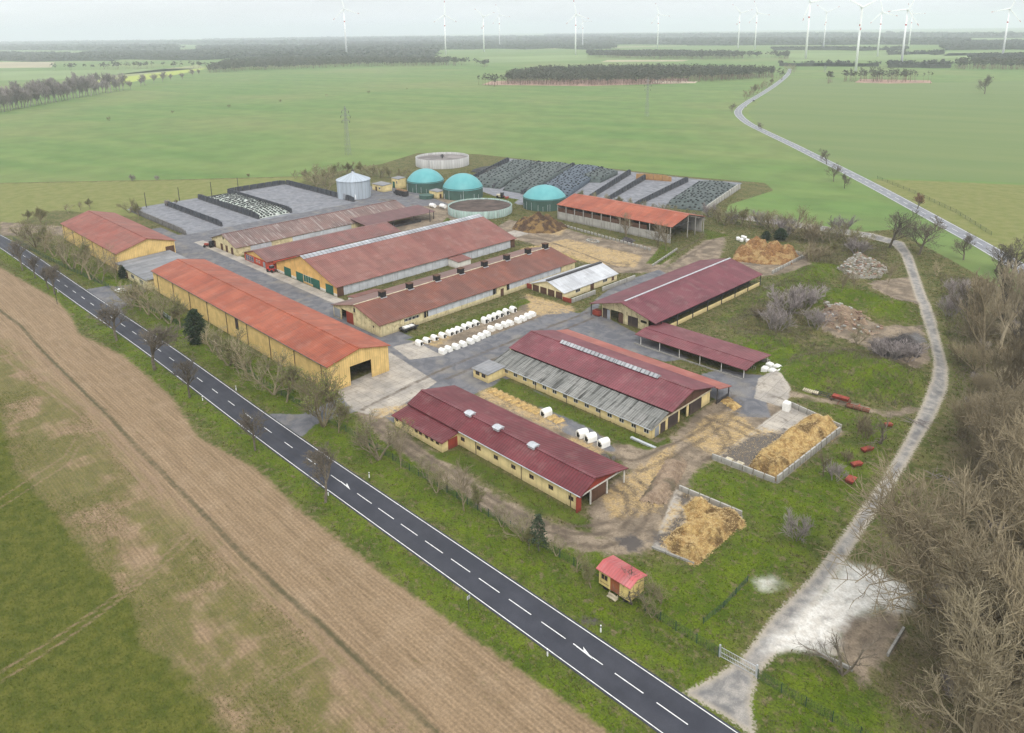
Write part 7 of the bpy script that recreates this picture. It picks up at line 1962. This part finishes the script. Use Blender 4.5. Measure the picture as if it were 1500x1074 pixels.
V_TALL = [tree_mesh('tall_bare_tree', s, 15, [m], trunk=.3, spread=.62, kids=(11, 6, 5, 3), r0=.24, twig=.028, up=.35, crook=.16, ratio=(.42, .66)) for s, m in ((121, M_bark), (122, M_barkb), (123, M_barkl))]
V_SPREAD = [tree_mesh('spreading_tree', s, 13, [m], trunk=.14, spread=1.0, kids=(9, 7, 6, 5), r0=.30, twig=.028, up=.25, crook=.26, ratio=(.5, .85)) for s, m in ((131, M_barkt), (132, M_barkb), (133, M_barkh))]
for i, (px, py, tp, lab) in enumerate(((1424, 505, 412, 'slender tall bare tree at the upper left tip of the thicket'), (1442, 545, 398, 'tall bare tree second from the upper tip of the thicket'), (1462, 520, 385, 'tall dark bare tree against the far road above the thicket'), (1480, 590, 408, 'tall pale trunked tree near the right edge above the thicket'),
                                       (1447, 625, 470, 'tall dark trunked tree at mid height of the right edge thicket'), (1496, 640, 440, 'tall bare tree cut by the right picture edge'), (1468, 470, 372, 'thin tall bare tree nearest the far road at the right edge'), (1492, 500, 380, 'tall bare tree by the far road at the right picture edge'))):
    plant('tall_bare_tree', V_TALL, px, py, tp, lab, k=i)
for i, (px, py, tp, lab) in enumerate(((1480, 870, 650, 'large spreading tree standing in the middle of the thicket'), (1450, 960, 700, 'largest spreading tree crown near the lower right corner'), (1400, 1020, 820, 'spreading bare tree beside the brown patch'), (1470, 770, 580, 'spreading pale tree in the upper thicket'),
                                       (1425, 700, 560, 'spreading tan tree at the upper thicket edge'), (1420, 1115, 890, 'spreading bare tree at the bottom edge, right of the gate fence'), (1490, 1080, 840, 'spreading tree filling the bottom right corner'), (1405, 950, 800, 'low spreading tree next to the chalky white patch'))):
    plant('spreading_tree', V_SPREAD, px, py, tp, lab, k=i)

# grass tufts and scrub: real blades over the rough ground
def tufts(name, lab, n, keep, h0, h1, wdt, blades, mat, seed, region=(-340, 15, 45, 330)):
    r = np.random.RandomState(seed)
    x = r.uniform(region[0], region[1], n); y = r.uniform(region[2], region[3], n)
    ix = np.clip(np.searchsorted(XS, x) - 1, 0, nx - 2); iy = np.clip(np.searchsorted(YS, y) - 1, 0, ny - 2); idx = iy * nx + ix
    m = keep(lambda k: A[k][idx], x, y, r)
    x, y, idx = x[m], y[m], idx[m]; N = len(x)
    z = relief(x, y); hard = np.array([1.0])
    V = np.zeros((N, blades, 3, 3)); a = r.uniform(0, 6.283, (N, blades)); hh = r.uniform(h0, h1, (N, blades)); off = wdt * 1.6
    bx = x[:, None] + r.uniform(-off, off, (N, blades)); by = y[:, None] + r.uniform(-off, off, (N, blades))
    lean_ = hh * r.uniform(.15, .9, (N, blades)); la = r.uniform(0, 6.283, (N, blades))
    for k, (sx, sz) in enumerate(((-1, 0), (1, 0), (0, 1))):
        V[:, :, k, 0] = bx + sx * np.cos(a) * wdt * .5 + sz * lean_ * np.cos(la); V[:, :, k, 1] = by + sx * np.sin(a) * wdt * .5 + sz * lean_ * np.sin(la)
        V[:, :, k, 2] = Z[idx][:, None] - .02 + sz * hh
    V = V.reshape(-1, 3); nf = len(V) // 3
    me = bpy.data.meshes.new(name); me.vertices.add(len(V)); me.loops.add(len(V)); me.polygons.add(nf)
    me.vertices.foreach_set('co', V.ravel()); me.loops.foreach_set('vertex_index', np.arange(len(V), dtype=np.int32))
    me.polygons.foreach_set('loop_start', np.arange(0, len(V), 3, dtype=np.int32)); me.polygons.foreach_set('loop_total', np.full(nf, 3, dtype=np.int32))
    me.materials.append(mat); me.update(calc_edges=True); o = bpy.data.objects.new(name, me); COL.objects.link(o)
    return tag(o, lab, name.replace('_', ' '), kind='stuff')
def tuft_mat(name, c1, c2, c3):
    t = NT(name); a = t.noise(.35, 4); f = t.noise(2.0, 3); i = t.n('ShaderNodeNewGeometry').outputs['Random Per Island']
    c = t.mix(t.mr(a, .35, .65), c1, c2); c = t.mix(t.mr(i, .55, 1.0, 0, .8, False), c, c3)
    return t.done(t.mul(c, t.mr(f, .3, .7, .8, 1.2)), .9, .15)
def no_hard(g):
    return (g('soil') < -.4) & (g('farm') > .5) & (g('path') < -.3) & (g('white') < -.5) & (((g('asph') < -.4) & (g('dirt') < -.4) & (g('conc') < -.4) & (g('straw') < -.2)) | (g('isle') > .6))
def ry(x):
    return np.interp(x, [p[0] for p in road_mid], [p[1] for p in road_mid])
offroad = lambda x, y: np.abs(y - ry(x)) > 3.7
tufts('grass', 'rough green grass tufts on the verges, banks and farm greens', 210000, lambda g, x, y, r: no_hard(g) & offroad(x, y) & ((g('lush') + r.uniform(-4, 4, len(x)) > 0) | (g('isle') > .6)), .10, .34, .16, 4,
      tuft_mat('grass_blades', (0.078, 0.128, 0.004), (0.134, 0.184, 0.010), (0.205, 0.195, 0.055)), 11)
tufts('dry_grass', 'dull dry grass and weeds over the rough ground', 150000, lambda g, x, y, r: no_hard(g) & offroad(x, y) & (g('lush') + r.uniform(-5, 2, len(x)) < 0), .12, .42, .16, 4,
      tuft_mat('dry_blades', (0.078, 0.088, 0.020), (0.130, 0.116, 0.048), (0.200, 0.158, 0.092)), 12)
tufts('crop', 'young winter crop plants standing in the near field', 260000, lambda g, x, y, r: (g('soil') > .6) & (((g('crop') + r.uniform(-3, 1.5, len(x))) > 0) | ((g('half') > 0) & (np.sin(x * .21 + 1.7 * np.sin(y * .17)) + np.sin(y * .33 + 1.3 * np.sin(x * .11)) + r.uniform(-.9, .9, len(x)) > .35))), .06, .17, .10, 3,
      tuft_mat('crop_leaves', (0.060, 0.092, 0.006), (0.108, 0.132, 0.014), (0.150, 0.150, 0.045)), 14, (-330, 0, 5, 62))
scrub_a = [pp((1060, 478), (1110, 430), (1180, 395), (1215, 420), (1190, 455), (1190, 500), (1120, 520)), pp((1180, 500), (1250, 520), (1340, 545), (1335, 600), (1210, 580), (1150, 540)), pp((1200, 350), (1300, 362), (1300, 400), (1190, 385)), TH, pp((1375, 400), (1440, 410), (1440, 560), (1395, 560)), pp((1030, 330), (1250, 345), (1250, 365), (1100, 350))]
def in_scrub(x, y):
    m = np.zeros(len(x), bool)
    for p_ in scrub_a: m |= sd_poly(x, y, p_, 5) > 0
    return m
tufts('scrub', 'tangled bare brambles and twigs covering the banks and thicket floor', 160000, lambda g, x, y, r: in_scrub(x, y) & (g('path') < -.4) & (g('dirt') < -.2) & (r.rand(len(x)) < .8), .25, .95, .05, 6,
      tuft_mat('scrub_twigs', (0.130, 0.105, 0.070), (0.215, 0.180, 0.135), (0.10, 0.105, 0.045)), 13, (-140, 15, 75, 330))

# loose straw: single stalks lying over heaps, beds and littered yard
def straw_litter(n_heap, n_yard):
    r = np.random.RandomState(21); P_ = []
    for o in list(bpy.data.objects):
        if o.type == 'MESH' and (o.name.startswith('straw_bed') or (o.name.startswith('manure_heap') and o.data.materials[0] in (M_man1, M_man3))):
            co_ = np.array([tuple(v.co) for v in o.data.vertices]); k = int(n_heap * (1 if o.name.startswith('manure') else .05))
            q_ = co_[r.randint(0, len(co_), k)] + r.uniform(-.2, .2, (k, 3)) * (1, 1, .15) + (0, 0, .05); P_.append(q_)
    x = r.uniform(-140, -45, n_yard); y = r.uniform(70, 180, n_yard)
    ix = np.clip(np.searchsorted(XS, x) - 1, 0, nx - 2); iy = np.clip(np.searchsorted(YS, y) - 1, 0, ny - 2); idx = iy * nx + ix
    m = (A['straw'][idx] + r.uniform(-2.5, .6, n_yard) > 0) & (A['isle'][idx] < 0)
    P_.append(np.stack([x[m], y[m], Z[idx][m] + .015], -1))
    C = np.concatenate(P_); N = len(C); a = r.uniform(0, 6.283, N); L = r.uniform(.10, .30, N); w_ = r.uniform(.02, .05, N)
    d = np.stack([np.cos(a), np.sin(a), r.uniform(-.25, .45, N)], -1) * L[:, None]; s = np.stack([-np.sin(a), np.cos(a), np.zeros(N)], -1) * w_[:, None]
    V = np.stack([C - s, C + s, C + d], 1).reshape(-1, 3); V[:, 2] = np.maximum(V[:, 2], .012); nf = N
    me = bpy.data.meshes.new('straw'); me.vertices.add(len(V)); me.loops.add(len(V)); me.polygons.add(nf)
    me.vertices.foreach_set('co', V.ravel()); me.loops.foreach_set('vertex_index', np.arange(len(V), dtype=np.int32))
    me.polygons.foreach_set('loop_start', np.arange(0, len(V), 3, dtype=np.int32)); me.polygons.foreach_set('loop_total', np.full(nf, 3, dtype=np.int32))
    t = NT('straw_stalks'); i = t.n('ShaderNodeNewGeometry').outputs['Random Per Island']; f = t.noise(.8, 4)
    c = t.mix(i, (0.30, 0.19, 0.075), (0.70, 0.53, 0.26)); c = t.mix(t.mr(f, .52, .66, 0, .75), c, (0.16, 0.10, 0.05))
    me.materials.append(t.done(c, .8, .2)); me.update(calc_edges=True); o = bpy.data.objects.new('straw', me); COL.objects.link(o)
    tag(o, 'loose straw stalks strewn over the manure heaps and yard', 'straw', kind='stuff')
straw_litter(9000, 120000)

# left tree line, single trees far off
G3 = 'bare trees of the far left field edge'
V_LINE = [tree_mesh('field_edge_tree', s, 14, [M_barkp], trunk=.2, spread=.75, levels=3, kids=(12, 8, 6), r0=.3, twig=.09, up=.25) for s in (101, 102, 103)]
for i in range(46):
    u = i / 45; px = -10 + 190 * u; py = 166 - 34 * u + rnd.uniform(-1.5, 1)
    plant('field_edge_tree', V_LINE, px, py, py - rnd.uniform(26, 42) * (1 - .28 * u), 'bare grey tree in the close row along the far left field edge', group=G3, k=i, wide=.9)
for i in range(20):
    u = i / 19; px = -10 + 150 * u; py = 160 - 30 * u - rnd.uniform(1, 5)
    plant('field_edge_tree', V_LINE, px, py, py - rnd.uniform(24, 34) * (1 - .25 * u), 'bare grey tree in the close row along the far left field edge', group=G3, k=i, wide=1.0)
for i, (px, py, tp) in enumerate(((192, 131, 117), (206, 126, 112), (213, 125, 108), (225, 122, 107), (238, 120, 104), (250, 118, 108), (268, 117, 106), (283, 112, 100), (292, 110, 101))):
    plant('field_edge_tree', V_LINE, px, py, tp, f'{ordn[i]} of the loose bare trees continuing right from the far left tree row', group='loose bare trees right of the far left row', k=i, wide=1.2)
for i, (px, py, tp) in enumerate(((160, 177, 170), (253, 166, 161), (336, 158, 152), (411, 150, 145), (478, 142, 137), (540, 137, 132), (596, 131, 128))):
    plant('field_bush', V_HEDGE, px, py, tp, f'{ordn[i]} tiny bush from the left along the track across the far field', 'bush', 'tiny bushes along the far field track', wide=1.0)

# ------------------------------------------------------------------ woods
def wood_mat(name, c1, c2, c3):
    t = NT(name); a = t.noise(.09, 4); f = t.noise(.6, 3); g = t.white(t.scale(t.pos(), (.05, .05, .0)))
    c = t.mix(t.mr(a, .35, .65), c1, c2); c = t.mix(t.mr(f, .5, .7, 0, .6), c, c3); return t.done(t.mul(c, t.mr(f, .3, .7, .75, 1.2)), .95, .1)
M_wood = wood_mat('pine_wood_crowns', (0.055, 0.066, 0.040), (0.085, 0.080, 0.055), (0.11, 0.095, 0.07))
M_trunkp = plain('pine_trunks', (.20, .13, .10), .95, .3, .2)
M_floor = plain('heath_floor', (.36, .22, .17), .95, .3, .05)
def wood(lab, poly, dens, seed, h=16, trunks=True, cr=3.2, label_cat='woodland', pts_only=None, mat=None):
    """a wood that reads as one mass: many ragged crowns on bare trunks"""
    r = random.Random(seed); P = np.array(poly); x0, y0 = P.min(0); x1, y1 = P.max(0)
    area = 0
    for i in range(len(poly)):
        area += poly[i][0] * poly[(i + 1) % len(poly)][1] - poly[(i + 1) % len(poly)][0] * poly[i][1]
    n = int(min(abs(area) / 2 / dens, 5200)); V = []; F = []; Mx = []
    c = 0; t_ = 0
    while c < n and t_ < n * 40:
        t_ += 1; p = (r.uniform(x0, x1), r.uniform(y0, y1))
        if not inside(p, poly): continue
        c += 1; hh = h * r.uniform(.78, 1.12); rr = cr * r.uniform(.6, 1.25); zc = hh * r.uniform(.5, .62)
        b = len(V)
        if trunks:
            for k in range(3):
                a = 2.09 * k; V.append((p[0] + .25 * math.cos(a), p[1] + .25 * math.sin(a), 0)); 
            V.append((p[0], p[1], hh * .8)); F += [(b, b + 1, b + 3), (b + 1, b + 2, b + 3), (b + 2, b, b + 3)]; Mx += [1] * 3
        for k in range(11):
            a = r.uniform(0, 6.283); v = r.random(); q = rr * math.sin(math.pi * (.18 + .8 * v)) * r.uniform(.4, 1.0)
            o = (p[0] + q * math.cos(a), p[1] + q * math.sin(a), zc + (hh - zc) * v); s = rr * r.uniform(.45, .85)
            b = len(V)
            for j in range(4):
                V.append((o[0] + r.uniform(-s, s), o[1] + r.uniform(-s, s), o[2] + r.uniform(-s, s) * .55))
            F += [(b, b + 1, b + 2), (b, b + 2, b + 3), (b, b + 3, b + 1), (b + 1, b + 3, b + 2)]; Mx += [0] * 4
    if not trunks:      # closed canopy below the crowns
        b = len(V); m_ = len(poly); cx_, cy_ = P.mean(0)
        for zz in (0.0, h * .55):
            V += [(cx_ + (p[0] - cx_) * .97, cy_ + (p[1] - cy_) * .97, zz) for p in poly]
        F += [tuple(b + m_ + k for k in range(m_))] + [(b + k, b + (k + 1) % m_, b + m_ + (k + 1) % m_, b + m_ + k) for k in range(m_)]; Mx += [0] * (m_ + 1)
    me = bpy.data.meshes.new('woodland'); me.from_pydata(V, [], F); me.materials.append(mat or M_wood); me.materials.append(M_trunkp); me.polygons.foreach_set('material_index', Mx); me.update()
    o = bpy.data.objects.new('woodland', me); COL.objects.link(o); return tag(o, lab, label_cat, kind='stuff')
def wpoly(front, back, h):
    return [at(*p) for p in front] + [at(*p, h) for p in back]
wood('long brown trunked pine wood in the middle distance', wpoly([(700, 124), (760, 124.5), (860, 125.5), (960, 124), (1050, 119), (1145, 114)], [(1147, 103), (1130, 96), (1050, 94), (960, 93.5), (860, 94), (790, 96), (752, 101), (722, 112)], 16), 34, 1, cr=3.0)
o_ = heap  # (helper reused below)
def floor_patch(name, pts, z, mat):
    mb = MB(); mb.sheet([(x, y, z) for x, y in pts]); o = mb.build(name, mat); tag(o, kind='structure')
floor_patch('ground', [at(*p) for p in ((705, 124.6), (860, 126.2), (1010, 122), (1005, 115), (860, 117), (720, 119))], .06, M_floor)
floor_patch('ground', [at(*p) for p in ((1252, 121), (1300, 122.5), (1366, 121.5), (1362, 118), (1260, 116))], .06, M_floor)
floor_patch('ground', [at(*p) for p in ((955, 122), (1018, 122), (1022, 119.5), (960, 118.5))], .09, plain('bare_sand', (.55, .44, .34), .9, .2, .05))
wood('small open pine grove at the foot of the nearest turbine', wpoly([(1212, 119), (1260, 121), (1310, 121.5), (1364, 119.5)], [(1366, 110), (1340, 104), (1290, 102), (1240, 104), (1214, 110)], 13), 55, 2, cr=2.8)
wood('dark wood behind the long pine wood', wpoly([(862, 84), (960, 87), (1060, 87.5), (1155, 83)], [(1155, 78), (1080, 73.5), (960, 72.5), (880, 74.5)], 16), 120, 3, cr=5)
wood('dark wood running in from the left behind the green field', wpoly([(303, 107.5), (400, 103), (520, 98), (600, 97.5), (716, 96)], [(716, 89), (660, 83), (520, 82), (400, 82), (330, 86), (302, 94)], 16), 110, 4, cr=4.5)
wood('dark wood strip above the yellow field at the left', wpoly([(66, 103.5), (150, 103), (230, 100), (300, 98)], [(305, 93), (200, 91), (110, 93), (70, 96)], 14), 140, 5, cr=5)
wood('dark hedge wood at the right picture edge', wpoly([(1398, 102), (1450, 102.5), (1600, 102)], [(1600, 86), (1450, 86), (1400, 88)], 12), 70, 6, cr=3.5)
M_woodf = wood_mat('distant_wood_crowns', (0.050, 0.058, 0.045), (0.075, 0.076, 0.060), (0.10, 0.095, 0.08))
V_fw = [((1140, 97), (1200, 97.5), (1280, 97), (1282, 93), (1200, 92), (1140, 93)), ((1310, 97), (1390, 96), (1392, 92), (1312, 92))]
for i, (x0, x1, yb, yt) in enumerate(((-200, 175, 90, 76), (120, 330, 88, 74), (290, 640, 86, 66), (470, 700, 72, 60), (560, 620, 80, 70), (-200, 260, 74, 66), (640, 900, 72, 62), (700, 1150, 66, 56), (1000, 1420, 66, 55), (1380, 1700, 74, 58), (1300, 1385, 80, 71), (1140, 1290, 97, 86), (1300, 1395, 96.5, 88), (1130, 1330, 74, 66),
                                         (-300, 500, 66, 60), (300, 900, 60, 54), (800, 1700, 56, 49), (150, 420, 80, 72), (1420, 1640, 84, 78), (860, 1010, 78, 74))):
    h = 15
    f = []; m = 6
    fr_ = [(x0 + (x1 - x0) * k / m, yb + rnd.uniform(-1.2, 1.2)) for k in range(m + 1)]
    # horizon drops to the left of the picture
    bk = [(x1 - (x1 - x0) * k / m, max(yt + rnd.uniform(-.8, .8), 46 + (750 - (x1 - (x1 - x0) * k / m)) * .0145 + 5)) for k in range(m + 1)]
    poly = [at(*p) for p in fr_] + [at(*p, h) for p in bk]
    d = math.hypot(*poly[0]); area = 0
    for k in range(len(poly)): area += poly[k][0] * poly[(k + 1) % len(poly)][1] - poly[(k + 1) % len(poly)][0] * poly[k][1]
    dens = max(abs(area) / 2 / 2600, 60); cr = max(3.0, math.sqrt(dens) * .55)
    wood(f'hazy distant wood number {i}' if False else ['hazy wood band on the left horizon', 'hazy wood behind the yellow field', 'broad hazy wood left of the turbines', 'far hazy wood under the left turbines', 'small hazy copse by the second turbine', 'farthest wood line at the left edge', 'hazy wood left of the centre turbine', 'far wood line in the picture centre', 'far wood line right of centre', 'hazy wood near the right edge', 'hazy copse behind the big right turbine', 'thin tree line left of the nearest turbine', 'thin tree line right of the nearest turbine', 'hazy wood behind the slim turbines', 'last wood line at the left horizon', 'last wood line at the centre horizon', 'last wood line at the right horizon', 'hazy wood above the left pale field', 'dark hazy copse by the right edge turbine', 'low hazy wood behind the lone turbine'][i],
         poly, dens, 200 + i, min(h, 10 + cr * .3), trunks=False, cr=cr, mat=M_woodf)
# pale fields between the far woods
M_f1 = plain('far_pale_field', (.25, .27, .12), .95, .15, .004); M_f2 = plain('far_stubble_field', (.36, .31, .20), .95, .15, .004); M_f3 = plain('far_green_field', (.17, .23, .085), .95, .15, .004)
for pts_, m in (([(-100, 101), (75, 99), (80, 91), (-100, 91)], M_f2), ([(-200, 122), (95, 116), (300, 100), (60, 104), (-200, 106)], M_f3), ([(290, 95), (300, 99), (110, 121), (90, 119)], M_f1),
                ([(720, 92), (860, 88), (860, 80), (700, 84)], M_f3), ([(430, 80), (560, 78), (560, 75), (430, 76)], M_f1), ([(760, 72), (900, 70), (1000, 68), (770, 69)], M_f2), ([(1160, 90), (1500, 84), (1700, 84), (1500, 75), (1150, 78)], M_f3), ([(1380, 82), (1500, 80), (1500, 77), (1390, 78)], M_f1),
                ([(880, 91), (1000, 90), (1010, 88), (890, 88)], M_f2)):
    floor_patch('field', [at(*p) for p in pts_], .05, m)
# ------------------------------------------------------------------ air, sky, light, camera
mb = MB(); mb.box(-17000, 17000, -17000, 17000, -2.5, 232)
hz_o = mb.build('haze', [])
hm = bpy.data.materials.new('haze_air'); hm.use_nodes = True; nt = hm.node_tree; nt.nodes.clear()
out = nt.nodes.new('ShaderNodeOutputMaterial'); pv = nt.nodes.new('ShaderNodeVolumePrincipled')
pv.inputs['Color'].default_value = (0.885, 0.945, 1.0, 1); pv.inputs['Density'].default_value = 0.00014; pv.inputs['Anisotropy'].default_value = 0.0
nt.links.new(pv.outputs[0], out.inputs['Volume']); hz_o.data.materials.append(hm); tag(hz_o, kind='stuff')

SUN_EL, SUN_AZ = math.radians(48), math.radians(-35)     # azimuth in world XY, from +X
w = bpy.data.worlds.new('World'); scene.world = w; w.use_nodes = True
nt = w.node_tree; nt.nodes.clear()
wo = nt.nodes.new('ShaderNodeOutputWorld'); bg = nt.nodes.new('ShaderNodeBackground')
sky = nt.nodes.new('ShaderNodeTexSky'); sky.sky_type = 'NISHITA'; sky.sun_disc = False
sky.sun_elevation = SUN_EL; sky.sun_rotation = math.pi / 2 - SUN_AZ; sky.air_density = 1.0; sky.dust_density = 4.0; sky.ozone_density = 1.0
hs = nt.nodes.new('ShaderNodeHueSaturation'); hs.inputs['Saturation'].default_value = 0.22; hs.inputs['Value'].default_value = 1.0
nt.links.new(sky.outputs[0], hs.inputs['Color'])
# even layer of cloud mixed over the clear sky
tc = nt.nodes.new('ShaderNodeTexCoord'); nz = nt.nodes.new('ShaderNodeTexNoise'); nz.inputs['Scale'].default_value = 2.5; nz.inputs['Detail'].default_value = 5
mp = nt.nodes.new('ShaderNodeMapping'); mp.inputs['Scale'].default_value = (1, 1, 5); nt.links.new(tc.outputs['Generated'], mp.inputs[0]); nt.links.new(mp.outputs[0], nz.inputs['Vector'])
rmp = nt.nodes.new('ShaderNodeMapRange'); rmp.inputs[1].default_value = .3; rmp.inputs[2].default_value = .7; rmp.inputs[3].default_value = 6.6; rmp.inputs[4].default_value = 8.8
nt.links.new(nz.outputs['Fac'], rmp.inputs[0])
sx_ = nt.nodes.new('ShaderNodeSeparateXYZ'); nt.links.new(tc.outputs['Generated'], sx_.inputs[0])
el = nt.nodes.new('ShaderNodeMapRange'); el.inputs[1].default_value = 0.0; el.inputs[2].default_value = 1.0; el.inputs[3].default_value = 1.12; el.inputs[4].default_value = 1.95
nt.links.new(sx_.outputs[2], el.inputs[0])          # overcast: brighter towards the zenith
ml = nt.nodes.new('ShaderNodeMath'); ml.operation = 'MULTIPLY'; nt.links.new(rmp.outputs[0], ml.inputs[0]); nt.links.new(el.outputs[0], ml.inputs[1])
cl = nt.nodes.new('ShaderNodeVectorMath'); cl.operation = 'SCALE'; cl.inputs[0].default_value = (0.945, 0.972, 1.0); nt.links.new(ml.outputs[0], cl.inputs['Scale'])
mx = nt.nodes.new('ShaderNodeMix'); mx.data_type = 'RGBA'; mx.inputs[0].default_value = 0.8
nt.links.new(hs.outputs[0], mx.inputs[6]); nt.links.new(cl.outputs[0], mx.inputs[7])
nt.links.new(mx.outputs[2], bg.inputs['Color']); bg.inputs['Strength'].default_value = 0.11
nt.links.new(bg.outputs[0], wo.inputs[0])
sl = bpy.data.lights.new('sun', 'SUN'); sl.energy = 1.5; sl.angle = math.radians(14); sl.color = (1.0, 0.95, 0.90)
so_ = bpy.data.objects.new('sun', sl); COL.objects.link(so_)
dv = -Vector((math.cos(SUN_EL) * math.cos(SUN_AZ), math.cos(SUN_EL) * math.sin(SUN_AZ), math.sin(SUN_EL)))
so_.rotation_euler = dv.to_track_quat('-Z', 'Y').to_euler()

cam = bpy.data.cameras.new('camera'); co = bpy.data.objects.new('camera', cam); COL.objects.link(co)
R_, U_, B_v = Vector(RR), -Vector(DD), -Vector(FF)
co.matrix_world = Matrix(((R_.x, U_.x, B_v.x, 0), (R_.y, U_.y, B_v.y, 0), (R_.z, U_.z, B_v.z, CAM_H), (0, 0, 0, 1)))
cam.sensor_fit = 'HORIZONTAL'; cam.sensor_width = 36; cam.lens = F_PX / 1500 * 36
cam.shift_y = (PCY - 537) / 1500
cam.clip_start = 1; cam.clip_end = 60000
scene.camera = co
scene.view_settings.view_transform = 'Standard'; scene.view_settings.look = 'None'; scene.view_settings.gamma = 1; scene.view_settings.exposure = 0.25
scene.cycles.use_denoising = True; scene.cycles.denoising_prefilter = 'NONE'
scene.cycles.volume_bounces = 2; scene.cycles.max_bounces = 6; scene.cycles.diffuse_bounces = 3; scene.cycles.glossy_bounces = 2
